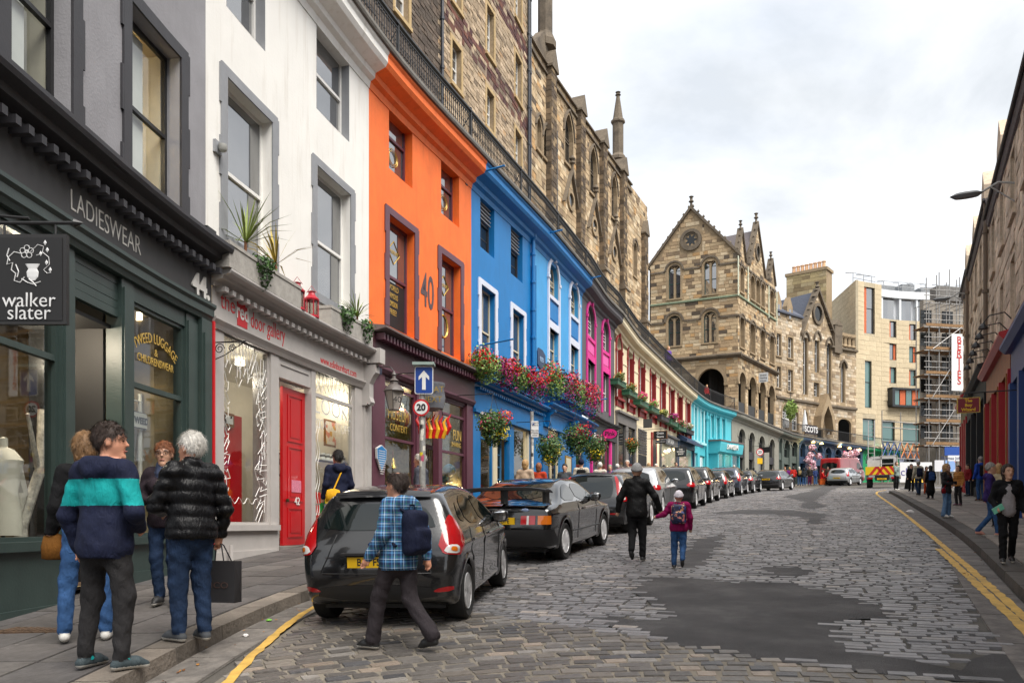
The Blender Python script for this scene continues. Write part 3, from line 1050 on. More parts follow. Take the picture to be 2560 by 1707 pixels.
for o in up:
 w=sash(LEFT,b,o[0],o[1],o[2],o[3],-.2,BLACK,UGLASS);surround(LEFT,w,o,CHAR,.18,.03)
cornice(LEFT,b,SA,S514+.06,zc0+.1,zc1,.46,CHAR)
dentils(LEFT,b,SA+.1,S514,zc0+.01,zc0+.098,.10,.32,30,CHAR,'bracket_block',.42)
mb=MB();mb.bx(LEFT,SA,S514,-.05,.10,4.98,zc0+.1);mb.mk('fascia',FASC,b)
mb=MB();mb.sweep(LEFT,SA,S514,[(-.05,4.72),(.10,4.72),(.12,4.78),(.15,4.80),(.15,4.9),(.19,4.94),(.19,4.985),(-.05,4.985)]);mb.mk('architrave',DKGRN,b)
LET=mat('letter_cream',(.62,.60,.56),.5,.05)
s=(X(170,.11)+X(358,.11))/2
plet(LEFT,'LADIESWEAR',.345,s,.103,5.225,LET,b,sx=(X(358,.11)-X(168,.11))/2.18,curve=True,bold=-.004)
plet(LEFT,'44.',.44,X(503,.12),.105,5.18,mat('letter_white',(.72,.7,.66),.5,.03),b,sx=.95,bold=.016,extrude=.025)
posts=[(X(145),X(176)),(X(295),X(325)),(X(458),X(486))]
gsill=lambda s:1.32
for a,c in posts+[(SA,SA+.25),(X(-150),X(-118))]:
 mb=MB();g=LEFT.ground(a);mb.bx(LEFT,a,c,-.16,.05,g,4.72);mb.bx(LEFT,a+.03,c-.03,.05,.075,g+.3,4.6);mb.mk('post',DKGRN,b)
mb=MB();g=LEFT.ground(S514);mb.bx(LEFT,X(487),S514-.01,-.05,.12,g,4.72);mb.bx(LEFT,X(491),S514-.07,.12,.15,g+.5,4.5);mb.bx(LEFT,X(486.5),S514,-.05,.17,g,g+.4);mb.mk('pilaster',DKGRN,b)
def glazing(b,P,s0,s1,z0,z1,d,fm,gm,transoms=(),fw=.05,name='shop_window',mull=()):
 mb=MB()
 mb.bx(P,s0,s0+fw,d-.07,d+.02,z0,z1);mb.bx(P,s1-fw,s1,d-.07,d+.02,z0,z1)
 mb.bx(P,s0+fw,s1-fw,d-.07,d+.02,z0,z0+fw);mb.bx(P,s0+fw,s1-fw,d-.07,d+.02,z1-fw,z1)
 zz=[z0+fw]+list(transoms)+[z1-fw]
 for t in transoms:mb.bx(P,s0+fw,s1-fw,d-.06,d+.018,t-.035,t+.035)
 ss=[s0+fw]+list(mull)+[s1-fw]
 for m_ in mull:mb.bx(P,m_-.02,m_+.02,d-.06,d+.017,z0+fw,z1-fw)
 o=mb.mk(name,fm,b)
 for a,c in zip(zz,zz[1:]):
  for e_,f in zip(ss,ss[1:]):
   q=MB()
   n=1 if P.straight else max(1,int((f-e_)/.5))
   for i in range(n):
    x0=e_+(f-e_)*i/n;x1=e_+(f-e_)*(i+1)/n
    q.quad(P.m(x0,d-.03,a),P.m(x1,d-.03,a),P.m(x1,d-.03,c),P.m(x0,d-.03,c))
   q.mk('pane',gm,o,fix=False)
 return o
def riser(b,P,s0,s1,z1,m,d=.04,name='stall_riser',gap=.0):
 mb=MB();g0=min(P.ground(s0),P.ground(s1))
 mb.bx(P,s0,s1,-.15,d,g0-.1,z1-.10);mb.bx(P,s0,s1,-.15,d+.07,z1-.10,z1);mb.bx(P,s0,s1,-.15,d+.03,g0-.1,g0+.30)
 return mb.mk(name,m,b)
zt=4.62
tr_l=Z(60,868);tr_r=Z(330,958)
wl=glazing(b,LEFT,SA+.25,X(145),1.32,zt,-.02,DKGRN,GLASS,[tr_l],mull=(X(-150),))
wr=glazing(b,LEFT,X(325),X(458),1.34,4.50,-.02,DKGRN,GLASS,[tr_r])
riser(b,LEFT,SA,X(176),1.32,DKGRN);riser(b,LEFT,X(296),X(486),1.34,DKGRN)
mb=MB();mb.bx(LEFT,X(325),X(486),-.1,.03,4.50,4.72);mb.mk('transom_panel',DKGRN,b);mb=MB();mb.bx(LEFT,SA+.25,X(145),-.1,.03,zt,4.72);mb.mk('transom_panel',DKGRN,b)
zd=Z(178,736)
mb=MB()
for k in range(5):mb.bx(LEFT,X(176),X(295),-.08,.0-.004*(k%2),zd+(4.72-zd)*k/5,zd+(4.72-zd)*(k+1)/5-.006)
mb.mk('boarded_head',DKGRN,b)
TWI=mat('tweed_shop_wall',(.27,.20,.095),.8,.35,1.5)
TWF=mat('shop_floor_wood',(.10,.06,.035),.5,.3,4)
mb=MB();room(mb,LEFT,SA,X(470),.75,5.0,-.2,-3.6);mb.mk('shop_interior',TWI,b,fix=False)
mb=MB();mb.bx(LEFT,SA,X(470),-3.5,-.2,.70,.76);mb.mk('shop_floor',TWF,b)
mb=MB();mb.bx(LEFT,X(295),X(295)+.06,-1.2,-.2,.6,4.7);mb.bx(LEFT,X(176),X(295),-1.2,-.1,4.05,4.1);mb.mk('lobby',mat('lobby_black',(.012,.012,.012),.6,.1),b)
GILT=mat('gilt_letters',srgb('#c9a64a'),.35,.1,metal=.3)
sx_=(X(330)+X(455))/2
cs=[(-1,0)]
def arcbend(Rr):
 return lambda a,b_:((Rr+b_)*math.sin(a/Rr),(Rr+b_)*math.cos(a/Rr)-Rr)
plet(LEFT,'TWEED LUGGAGE',.2,sx_,-.025,Z(395,850),GILT,wr,extrude=.002,sx=.74,bend=arcbend(.95))
plet(LEFT,'&',.15,sx_,-.025,Z(395,884),GILT,wr,extrude=.002)
plet(LEFT,'CHILDRENSWEAR',.155,sx_,-.025,Z(395,908),GILT,wr,extrude=.002,sx=.78)
LAMPE=emit('lamp_glow',(1.0,.62,.22),1.3)
LAMPW=emit('spot_glow',(1.0,.85,.6),2.5)
def shade_lamp(px,py,dd,name,label,r=.2):
 s,z=X(px,dd),Z(px,py,dd);q=LEFT.pt(s,dd)
 t=thing(name,label,'lamp',(q[0],q[1],z))
 mb=MB();mb.lathe((q[0],q[1],z),[(.04,.16),(.09,.12),(r*.8,0),(r,-.05),(r*.97,-.05),(r*.76,0),(.07,.11)],16);mb.mk('lamp_shade',LAMPE,t,smooth=True)
 mb=MB();mb.tube([(q[0],q[1],z+.15),(q[0],q[1],4.9)],.008,5);mb.mk('flex',BLACK,t)
 return t
shade_lamp(246,980,-1.7,'pendant_lamp','amber scalloped pendant lamp glowing inside the tweed shop doorway',.17)
for px,py,dd in((350,798,-.8),(381,815,-1.3),(60,760,-.9),(110,800,-1.2)):
 s,z=X(px,dd),Z(px,py,dd);q=LEFT.pt(s,dd);mb=MB();mb.lathe((q[0],q[1],z),[(.05,.1),(.055,-.02),(.001,-.02)],10)
 mb.mk('ceiling_spot',LAMPW,b);mb=MB();mb.tube([(q[0],q[1],z+.1),(q[0],q[1],5.0)],.012,6);mb.mk('spot_stem',WHITE,b)
tl=LEFT.pt(X(350,-.75),-.75)
t=thing('lamp_post_display','white display lamp post with a TWEED sign behind the shop window','display post',(tl[0],tl[1],.76))
WHM=mat('white_metal',(.68,.66,.6),.45,.1)
zt_=Z(350,985,-.75)
mb=MB();mb.lathe((tl[0],tl[1],.76),[(.11,0),(.10,.25),(.05,.35),(.04,1.2),(.05,1.25),(.035,1.35),(.03,zt_-.76)],12);mb.mk('post',WHM,t,smooth=True)
tn=LEFT.tan(X(350))
mb=MB();mb.tube([(tl[0]-tn[0]*.35,tl[1]-tn[1]*.35,zt_-.12),(tl[0]+tn[0]*.45,tl[1]+tn[1]*.45,zt_-.12)],.015,6);mb.mk('arm',WHM,t)
for k in(-.32,.42):
 c=(tl[0]+tn[0]*k,tl[1]+tn[1]*k,zt_-.05)
 mb=MB();mb.lathe(c,[(.03,-.06),(.05,0),(.075,.15),(.07,.16)],6);mb.mk('lantern',LAMPW,t);mb=MB();mb.lathe(c,[(.09,.16),(.05,.22),(.015,.27),(.001,.3)],6);mb.mk('lantern_cap',WHM,t)
sg=X(345,-.7);zsg=Z(345,1050,-.7)
mb=MB();mb.bx(LEFT,sg-.22,sg+.22,-.70,-.67,zsg-.11,zsg+.11);mb.mk('sign_board',WHM,t)
mb=MB();mb.bx(LEFT,sg-.235,sg+.235,-.71,-.69,zsg-.125,zsg+.125);mb.mk('sign_edge',BLACK,t)
plet(LEFT,'TWEED',.135,sg,-.665,zsg-.01,BLACK,t,sx=.95,bold=.005)
WOOD=mat('warm_wood',srgb('#7a4a22'),.4,.3,5)
q=LEFT.pt(X(415,-1.1),-1.1)
t=thing('mirror_cabinet','warm wooden display cabinet with square glass panes in tweed shop window','cabinet',(q[0],q[1],.76))
sc_=X(415,-1.1)
mb=MB();mb.bx(LEFT,sc_-.5,sc_+.5,-1.4,-1.1,1.5,3.05);mb.bx(LEFT,sc_-.45,sc_+.45,-1.4,-1.12,.76,1.5);mb.mk('carcass',WOOD,t)
for i in(-.24,.24):
 for z0 in(1.62,2.35):
  mb=MB();mb.bx(LEFT,sc_+i-.18,sc_+i+.18,-1.1,-1.08,z0,z0+.55);mb.mk('door_pane',UGLASS,t)
def shop_dummy(px,dd,zb,m,label,h=1.5):
 s=X(px,dd);q=LEFT.pt(s,dd)
 t=thing('mannequin',label,'mannequin',(q[0],q[1],zb))
 mb=MB();mb.lathe((q[0],q[1],zb),[(.16,0),(.15,.02),(.02,.04),(.02,.75)],12);mb.mk('stand',BLACK,t)
 mb=MB();mb.lathe((q[0],q[1],zb+.6),[(.001,0),(.21,.0),(.2,.25),(.16,.5),(.2,.75),(.22,.85),(.12,.97),(.05,1.0),(.05,1.1),(.001,1.12)],16,sx=1,sy=.7);mb.mk('jacket',m,t,smooth=True)
 for k in(-1,1):
  tt=LEFT.tan(s)
  a=Vector((q[0]+tt[0]*.2*k,q[1]+tt[1]*.2*k,zb+1.42));e_=a+Vector((tt[0]*.14*k,tt[1]*.14*k,-.32));f=a+Vector((tt[0]*.05*k,tt[1]*.05*k+.0,-.58))
  mb=MB();mb.tube([a,e_,f],[.075,.062,.05],8);mb.mk('sleeve',m,t,smooth=True)
 return t
shop_dummy(8,-.6,.78,mat('oatmeal_linen',(.62,.57,.47),.9,.1),'pale linen belted coat on a stand in the tweed shop window')
shop_dummy(330,-1.1,.78,mat('plum_tweed',(.09,.035,.035),.9,.2),'plum tweed jacket on a stand beside the TWEED sign')
BIRCH=mat('birch_bark',(.55,.5,.42),.8,.5,14)
q=LEFT.pt(X(45,-.55),-.55)
mb=MB();mb.tube([(q[0],q[1],.76),(q[0]-.05,q[1]+.15,1.5),(q[0]+.02,q[1]+.42,2.2),(q[0]-.02,q[1]+.5,2.9)],[.085,.07,.06,.045],9)
mb.tube([(q[0],q[1]+.4,2.15),(q[0]+.05,q[1]+.1,2.8)],[.04,.02],7)
tag(mb.mk('birch_branch',BIRCH,None,smooth=True),'pale birch branch leaning inside the tweed shop window','branch')
HOLD=mat('leather_brown',(.035,.028,.022),.6,.3)
q=LEFT.pt(X(70,-.7),-.7)
t=thing('holdall_bag','dark brown leather holdall on the tweed shop window floor','bag',(q[0],q[1],.78))
mb=MB();mb.lathe((q[0],q[1],.78),[(.3,0),(.34,.06),(.33,.25),(.22,.36),(.02,.38)],14,sx=.55,sy=1.2);mb.mk('body',HOLD,t,smooth=True)
mb=MB();mb.tube([(q[0],q[1]-.2,1.1),(q[0],q[1]-.15,1.32),(q[0],q[1]+.15,1.32),(q[0],q[1]+.2,1.1)],.015,6);mb.mk('handle',HOLD,t)
def floodlight(px,py,label):
 s=X(px,.3);z=Z(px,py,.3);q=LEFT.pt(s,.3)
 t=thing('floodlight',label,'lamp',(q[0],q[1],z))
 mb=MB();mb.bx(LEFT,s-.14,s+.14,.15,.42,z-.035,z+.03);mb.mk('head',BLACK,t)
 mb=MB();mb.bx(LEFT,s-.1,s+.1,.2,.38,z-.045,z-.035);mb.mk('lens',GLASS,t)
 a=LEFT.m(s-.1,.0,z-.02);c=LEFT.m(s-.05,.22,z)
 mb=MB();mb.tube([LEFT.m(s-.1,.0,z-.3),LEFT.m(s-.1,.06,z-.1),c],.012,6);mb.mk('bracket',BLACK,t)
floodlight(278,415,'black floodlight above the LADIESWEAR lettering beside a window');floodlight(511,577,'black floodlight at the corner between grey and white buildings')
ss_=6.15
def hang_board(P,s,d0,d1,z0,z1,t,board_m,edge_m,th=.05,name='board',inset=.03):
 mb=MB();mb.bx(P,s-th/2,s+th/2,d0,d1,z0,z1);e_=mb.mk('frame',edge_m,t)
 mb=MB();mb.bx(P,s-th/2-.006,s+th/2+.006,d0+inset,d1-inset,z0+inset,z1-inset);return mb.mk(name,board_m,t)
ss_=[s for s in np.linspace(4,9,400)if LEFT.pt(s,1.4)[1]>=6.6][0]
d1=[d for d in np.linspace(.4,2.6,400)if CX+LEFT.pt(ss_,d)[0]/LEFT.pt(ss_,d)[1]*FX>=168][0]
d0=d1-.60
Ys=LEFT.pt(ss_,d1)[1]
zb_,zt_=ZC+(HY-812)/FX*Ys,ZC+(HY-588)/FX*Ys
q=LEFT.pt(ss_,d0)
t=thing('hanging_sign','black hanging shop sign with silver rose and thistle emblem on arrow-tipped bracket','sign',(q[0],q[1],zb_))
SIGNB=mat('sign_black',(.006,.006,.007),.7,.1)
hang_board(LEFT,ss_,d0,d1,zb_,zt_,t,SIGNB,mat('sign_frame',(.012,.011,.011),.5,.2))
xd=LEFT.N[np.searchsorted(LEFT.S,ss_)]
xdir=(xd[0],xd[1],0)
SILV=mat('sign_silver',(.62,.62,.62),.4,.05)
sf=ss_-.033
def on_sign(d,z):return LEFT.m(sf,d,z)
mid=(d0+d1)/2;hh=zt_-zb_
lettering('walker',.17,on_sign(mid,zb_+hh*.26),xdir,SILV,t,sx=.95,bold=-.001)
lettering('slater',.17,on_sign(mid,zb_+hh*.12),xdir,SILV,t,sx=.95,bold=-.001)
mb=MB()
def vine(pts,r):mb.tube([on_sign(mid+x*.6,zb_+hh*y)for x,y in pts],r*.6,5)
def ring(cx,cy,r,n=12,tr=.003,a0=0,a1=2*PI):mb.tube([on_sign(mid+cx*.6+r*math.cos(a0+(a1-a0)*i/n),zb_+hh*cy+r*math.sin(a0+(a1-a0)*i/n))for i in range(n+1)],tr,5)
for k in range(5):
 a=k*2*PI/5+.3;ring(-.03+.06*math.cos(a),.80+.045*math.sin(a),.022,8,.0032)
ring(-.03,.80,.012,8,.006)
vine([(.02,.8),(.12,.88),(.2,.86),(.18,.78),(.1,.76)],.005);vine([(.18,.8),(.27,.74),(.28,.66),(.2,.60),(.25,.56),(.3,.57)],.005)
vine([(-.1,.78),(-.2,.8),(-.28,.74),(-.3,.66),(-.22,.68),(-.24,.6),(-.18,.56),(-.2,.48),(-.12,.46),(-.06,.52)],.007)
vine([(-.27,.84),(-.3,.76),(-.26,.7)],.008);vine([(-.18,.66),(-.14,.58),(-.16,.52)],.008)
vine([(-.1,.5),(-.02,.46),(.06,.44),(.16,.47)],.007);vine([(.0,.5),(.06,.46),(.1,.42)],.008)
mb.mk('emblem',SILV,t)
mb=MB();mb.lathe(on_sign(mid+.05*.6,zb_+hh*.55),[(.02,-.05),(.045,-.02),(.05,.02),(.035,.045),(.06,.085),(.001,.07)],10,sx=1,sy=.12);mb.mk('thistle',SILV,t)
for x,y in((.22,.9),(.25,.82),(.16,.78),(.29,.6),(.24,.68)):
 mb=MB();mb.lathe(on_sign(mid+x*.6,zb_+hh*y),[(.001,-.02),(.014,0),(.001,.022)],6,sy=.3);mb.mk('leaf',SILV,t)
mb=MB();za=zt_+.10;mb.tube([LEFT.m(ss_,0,za),LEFT.m(ss_,d1+.06,za)],.016,8);mb.tube([LEFT.m(ss_,d1+.06,za),LEFT.m(ss_,d1+.13,za)],[.035,.002],8)
mb.tube([LEFT.m(ss_,0,za+.35),LEFT.m(ss_,.5,za+.1),LEFT.m(ss_,d1*.8,za+.04)],.012,7)
for dd in(d0+.08,d1-.1):mb.tube([LEFT.m(ss_,dd,zt_),LEFT.m(ss_,dd,za)],.008,6)
mb.mk('bracket',BLACK,t)
# gallery with the red door (white)
WHR=mat('white_render',(.80,.785,.745),.75,.05,1.0,.2,25,streak=.5,dirt=(.48,.42,.34))
GREYP=mat('grey_margin_paint',srgb('#8a8c90'),.6,.1,3,.1)
SHOPG=mat('warm_grey_paint',srgb('#b3aeaa'),.5,.08,3,.08)
b=building('gallery_building','white rendered building with grey window margins over a pale grey gallery shopfront','building',(S514+S922)/2)
oa=op(566,679,214,606);ob=op(791,875,396,718)
oc=op(791,873,27,271);od=op(566,663,-190,63)
zl0,zl1=(oa[2]+ob[2])/2,(oa[3]+ob[3])/2
oa=(oa[0],oa[1],zl0,zl1,'rect');ob=(ob[0],ob[1],zl0,zl1,'rect')
oc=(oc[0],oc[1],oc[2],oc[3],'rect');od=(od[0],od[1],oc[2],oc[3],'rect')
zcw=Z(571,672,.35);zce=Z(938,839,.35)
ztop_w=ZT(S922)-.30
painted_wall(b,S514,S922,zcw-.2,ztop_w,[oa,ob,oc,od],WHR)
for k,o in enumerate((oa,ob,oc,od)):
 w=sash(LEFT,b,o[0],o[1],o[2],o[3],-.19,WHITE,UGLASS if k!=9 else GLASS,mid=.46,fw=.07)
 if k<2:surround(LEFT,w,o,GREYP,.19,.03,seed=k)
 else:
  mb=MB();e_=.006
  mb.bx(LEFT,o[0]-.0,o[0]+e_,-.21,.002,o[2],o[3]);mb.bx(LEFT,o[1]-e_,o[1],-.21,.002,o[2],o[3]);mb.bx(LEFT,o[0]+e_,o[1]-e_,-.21,.002,o[3]-e_,o[3])
  mb.mk('reveal_lining',GREYP,w)
zf1=zcw-.30
cornice(LEFT,b,S514+.05,S922-.05,zf1+.05,zcw,.42,SHOPG)
dentils(LEFT,b,S514+.12,S922-.3,zf1-.02,zf1+.06,.07,.24,26,SHOPG,'dentil',.48)
zf0=Z(530,790,.06)
mb=MB();mb.bx(LEFT,S514+.08,S922-.03,-.05,.07,zf0,zf1+.05);mb.mk('fascia',SHOPG,b)
mb=MB();mb.sweep(LEFT,S514+.08,S922-.03,[(-.05,zf0-.16),(.06,zf0-.16),(.09,zf0-.1),(.14,zf0-.03),(.14,zf0),(-.05,zf0)]);mb.mk('architrave',SHOPG,b)
REDL=mat('letter_red',srgb('#c8141e'),.45,.05)
zl=Z(640,795,.08)
zmid=(zf0+zf1)/2+.05
s=X(547,.08)
fs_=.40
plet(LEFT,'the',fs_,X(571,.08),.072,zmid+.06,REDL,b,sx=.9,curve=True)
mb=MB();mb.bx(LEFT,X(594,.08),X(619,.08),.07,.078,zmid-.22,zmid+.40);mb.mk('red_panel',REDL,b)
plet(LEFT,'red',fs_*.95,X(606.5,.08),.08,zmid+.02,WHITE,b,sx=.82,bold=.006,curve=True)
plet(LEFT,'door gallery',fs_,(X(622,.08)+X(718,.08))/2,.072,zmid-.02,REDL,b,sx=(X(718,.08)-X(622,.08))/2.18,curve=True)
plet(LEFT,'www.edinburghart.com',.24,(X(798,.08)+X(895,.08))/2,.072,zmid-.17,REDL,b,sx=(X(896,.08)-X(797,.08))/2.52,curve=True)
zs_=1.50
zsw=Z(558,829)
zdr=Z(695,941)
gl1=glazing(b,LEFT,X(556),X(674),zs_,zsw,-.04,SHOPG,GLASS)
gl2=glazing(b,LEFT,X(786),X(885),zs_,Z(787,922),-.04,SHOPG,GLASS,[Z(787,984)])
riser(b,LEFT,X(530),X(690),zs_,SHOPG,.03);riser(b,LEFT,X(780),X(926),zs_,SHOPG,.03)
for a,c in((529.5,556),(674,694),(775.5,786),(885,904)):
 mb=MB();mb.bx(LEFT,X(a),X(c),-.14,.03,LEFT.ground(X(a)),zf0-.16);mb.mk('post',SHOPG,b)
mb=MB();mb.bx(LEFT,X(904),S922-.03,-.14,.09,LEFT.ground(X(904)),zf0-.16);mb.bx(LEFT,X(908),S922-.1,.09,.115,LEFT.ground(X(904))+.7,zf0-.3);mb.mk('pilaster',SHOPG,b)
mb=MB();mb.bx(LEFT,X(694),X(775.5),-.14,.01,zdr,zf0-.16);mb.bx(LEFT,X(700),X(770),.01,.03,zdr+.25,zf0-.3)
mb.bx(LEFT,X(556),X(674),-.14,.02,zsw,zf0-.16);mb.bx(LEFT,X(786),X(885),-.14,.02,Z(787,922),zf0-.16);mb.mk('head_panel',SHOPG,b)
mb=MB();mb.bx(LEFT,S514+.005,S514+.06,-.05,.135,LEFT.ground(S514),zf0-.1);mb.mk('red_edge',REDL,b)
mb=MB();a=S922-.42;mb.prism(LEFT,[(0,0)]*0 or[(a,zf0-.55),(a+.22,zf0-.55),(a+.22,zf1-.02),(a,zf1-.02)],-.02,.16)
mb.sweep(LEFT,a+.002,a+.218,[(.15,zf0-.5),(.22,zf0-.55),(.26,zf0-.48),(.22,zf0-.36),(.22,zf0-.05),(.30,zf0+.1),(.38,zf0+.2),(.38,zf1-.05),(.15,zf1-.05)]);mb.mk('console',SHOPG,b)
mb=MB();mb.bx(LEFT,a-.02,a+.26,-.02,.50,zf1-.02,zcw+.02);mb.mk('console_cap',SHOPG,b)
GALI=mat('gallery_wall',(.60,.56,.48),.8,.08,2)
mb=MB();gd=LEFT.ground(X(690));room(mb,LEFT,X(545),X(915),gd+.14,zf0,-.22,-3.0);mb.mk('shop_interior',GALI,b,fix=False)
DRED=mat('door_red',srgb('#b80f17'),.32,.06,coat=.2)
mb=MB();mb.bx(LEFT,X(606),X(672),-.6,-.55,1.5,zsw-1.2);mb.mk('display_screen',DRED,b)
for px in(600,720,830):
 q=LEFT.pt(X(px,-1.2),-1.2);mb=MB();mb.lathe((q[0],q[1],zf0-.14),[(.09,.1),(.1,0),(.001,0)],10);mb.mk('ceiling_light',LAMPW,b)
ds0,ds1=X(707,-.12),X(767,-.12);dz0=LEFT.ground(X(730))+.16;dz1=Z(707,965,-.12)
q=LEFT.pt(ds0,-.4)
mb=MB();mb.bx(LEFT,ds0,ds1,-.18,-.12,dz0,dz1);dr=mb.mk('door',DRED,b)
wdt=ds1-ds0
def dpan(a0,a1,f0,f1):
 mb=MB();z0,z1=dz0+(dz1-dz0)*f0,dz0+(dz1-dz0)*f1;s0,s1=ds0+wdt*a0,ds0+wdt*a1
 mb.bx(LEFT,s0,s1,-.12,-.105,z0,z0+.03);mb.bx(LEFT,s0,s1,-.12,-.105,z1-.03,z1);mb.bx(LEFT,s0,s0+.05,-.12,-.105,z0+.03,z1-.03);mb.bx(LEFT,s1-.05,s1,-.12,-.105,z0+.03,z1-.03)
 mb.bx(LEFT,s0+.12,s1-.12,-.12,-.11,z0+.09,z1-.09);mb.mk('door_panel',DRED,dr)
dpan(.18,.82,.66,.96);dpan(.18,.82,.28,.63);dpan(.18,.82,.05,.24)
plet(LEFT,'42',.22,(ds0+ds1)/2+.06,-.103,Z(738,1253,-.12),WHITE,dr)
mb=MB();mb.lathe(LEFT.m(ds0+.12,-.08,Z(715,1250,-.12)),[(.03,-.03),(.035,0),(.03,.03)],10);mb.mk('door_knob',mat('brass_dark',(.12,.09,.04),.3,0,metal=.8),dr)
mb=MB();mb.bx(LEFT,(ds0+ds1)/2-.17,(ds0+ds1)/2+.22,-.107,-.101,Z(737,1230,-.12),Z(737,1200,-.12));mb.mk('notice',mat('notice_pink',(.62,.2,.28),.7,.3,30),dr)
mb=MB();mb.bx(LEFT,X(694),X(776),-.46,.06,LEFT.ground(X(694))-.05,dz0-.01);mb.mk('doorstep',mat('step_stone',(.22,.2,.18),.8,.2,6,.3),b)
mb=MB();mb.bx(LEFT,X(692),X(697),-.5,-.14,dz0,zdr);mb.bx(LEFT,X(694),X(775),-.5,-.14,zdr-.02,zdr+.1);mb.mk('door_recess',SHOPG,b)
def arrow_outline(c,ang,L,wv,hv):
 pts=[(-L/2,-wv/2),(L/2-hv,-wv/2),(L/2-hv,-hv*.7),(L/2,0),(L/2-hv,hv*.7),(L/2-hv,wv/2),(-L/2,wv/2),(-L/2,-wv/2)]
 ca,sa=math.cos(ang),math.sin(ang)
 return[(c[0]+x*ca-y*sa,c[1]+x*sa+y*ca)for x,y in pts]
def glass_lines(w,polys,r=.007,m=WHITE,d=-.028,name='window_drawing'):
 mb=MB()
 for p in polys:mb.tube([LEFT.m(s,d,z)for s,z in p],r,4)
 return mb.mk(name,m,w)
r=random.Random(3);polys=[]
s0,s1=X(558),X(672)
for i in range(13):polys.append(arrow_outline((s0+.1+(s1-s0-.2)*i/12,zsw-.25-r.uniform(0,.35)),-PI/2+r.uniform(-.5,.5),r.uniform(.35,.7),.1,.16))
for i in range(15):polys.append(arrow_outline((s1-.22+r.uniform(-.06,.08),zs_+.25+(zsw-zs_-1.0)*i/14),r.choice([PI/2,PI,PI*.75,.8])+r.uniform(-.3,.3),r.uniform(.3,.5),.1,.18))
for i in range(9):polys.append(arrow_outline((s0+.12,zsw-.8-.22*i),r.uniform(0,6),.34,.08,.14))
polys.append([(s0+.2+.07*i,zs_+.42+.06*math.sin(i*1.5))for i in range(16)])
glass_lines(gl1,polys)
s0,s1=X(788),X(883);polys=[]
z984=Z(787,984)
for i in range(9):polys.append(arrow_outline((s0+.12+(s1-s0-.24)*i/8,z984+.33),-PI/2+r.uniform(-.25,.25),.5,.12,.2))
for k in(0,.1):polys.append([(s0+.1+k+.05*math.sin(i*.8),1.7+i*.075)for i in range(28)])
glass_lines(gl2,polys)
for txt,sz_,px,py,w0,w1 in(('LOOK!',.52,835,1025,788,882),('COOL STUFF',.30,833,1068,788,880)):
 plet(LEFT,txt,sz_,(X(w0)+X(w1))/2,-.026,Z(px,py),glass_mat('frost_letter',(.9,.9,.9),1,1.5,.5)if 0 else mat('frosted_white',(.62,.62,.6),.6,0),gl2,sx=(X(w1)-X(w0))/(sz_*(3.1 if txt[0]=='L' else 6.1)),extrude=.002,bold=-.008)
def picture(px0,px1,py0,py1,dd,name,label,art,parent=None):
 s0,s1=X(px0,dd),X(px1,dd);z1,z0=Z((px0+px1)/2,py0,dd),Z((px0+px1)/2,py1,dd);q=LEFT.pt(s0,dd)
 t=thing(name,label,'picture',(q[0],q[1],z0))
 mb=MB();mb.bx(LEFT,s0,s1,dd-.03,dd,z0,z1);mb.mk('frame',WOOD,t)
 mb=MB();mb.bx(LEFT,s0+.05,s1-.05,dd,dd+.006,z0+.05,z1-.05);mb.mk('print',art,t);return t
def spots_mat(name,bgc,cols,scale):
 if name in MATS:return MATS[name]
 m,t,bs=_mat(name);N=t.nodes;L=t.links
 tcn=N.new('ShaderNodeTexCoord');v=N.new('ShaderNodeTexVoronoi');v.inputs['Scale'].default_value=scale
 L.new(tcn.outputs['Object'],v.inputs['Vector'])
 rr=N.new('ShaderNodeValToRGB');rr.color_ramp.interpolation='CONSTANT';e=rr.color_ramp.elements
 e[0].color=(*bgc,1);e[1].position=.55;e[1].color=(*cols[0],1)
 for i,c in enumerate(cols[1:]):x=e.new(.55+.42*(i+1)/len(cols));x.color=(*c,1)
 sp=N.new('ShaderNodeSeparateColor');L.new(v.outputs['Color'],sp.inputs[0]);L.new(sp.outputs[0],rr.inputs[0]);L.new(rr.outputs[0],bs.inputs['Base Color'])
 MATS[name]=m;return m
picture(812,860,1052,1118,-.8,'framed_print','framed floral print hanging inside the gallery window',spots_mat('print_flowers',(.7,.66,.58),[(.6,.35,.1),(.65,.25,.2)],9))
picture(558,586,1032,1066,-.5,'framed_picture','small framed picture with a dark bird in the gallery window',spots_mat('print_bird',(.72,.7,.66),[(.03,.03,.03)],7))
picture(690,704,1130,1190,-1.0,'wall_poster','small print on the wall behind the red door',spots_mat('print_pale',(.6,.5,.35),[(.2,.15,.1)],8))
mb=MB();mb.bx(LEFT,X(790,-.6),X(880,-.6),-.75,-.45,Z(830,1152,-.6)-.03,Z(830,1152,-.6));sh=mb.mk('display_shelf',WHITE,b)
for i,px in enumerate((806,818,830,842,857,868)):
 q=LEFT.m(X(px,-.55),-.55,Z(830,1152,-.6));t=thing('printed_mug','white printed mug, %s from the left on the gallery window shelf'%('first','second','third','fourth','fifth','sixth')[i],'mug',q,'mugs on the gallery shelf')
 mb=MB();mb.lathe(q,[(.05,0),(.06,.01),(.06,.14),(.052,.14),(.05,.02)],12);mb.mk('cup',WHITE,t,smooth=True)
 mb=MB();mb.lathe((q[0],q[1],q[2]+.05),[(.0605,0),(.0605,.05)],12);mb.mk('band',mat('mug_print',(.1,.1,.1),.5,.3,40),t)
BRIGHT=[mat('bright_%d'%i,srgb(c),.6,.15,20)for i,c in enumerate(('#d8342a','#2b8a3e','#1d62b0','#e8c22a','#e9e4d8','#d45aa0'))]
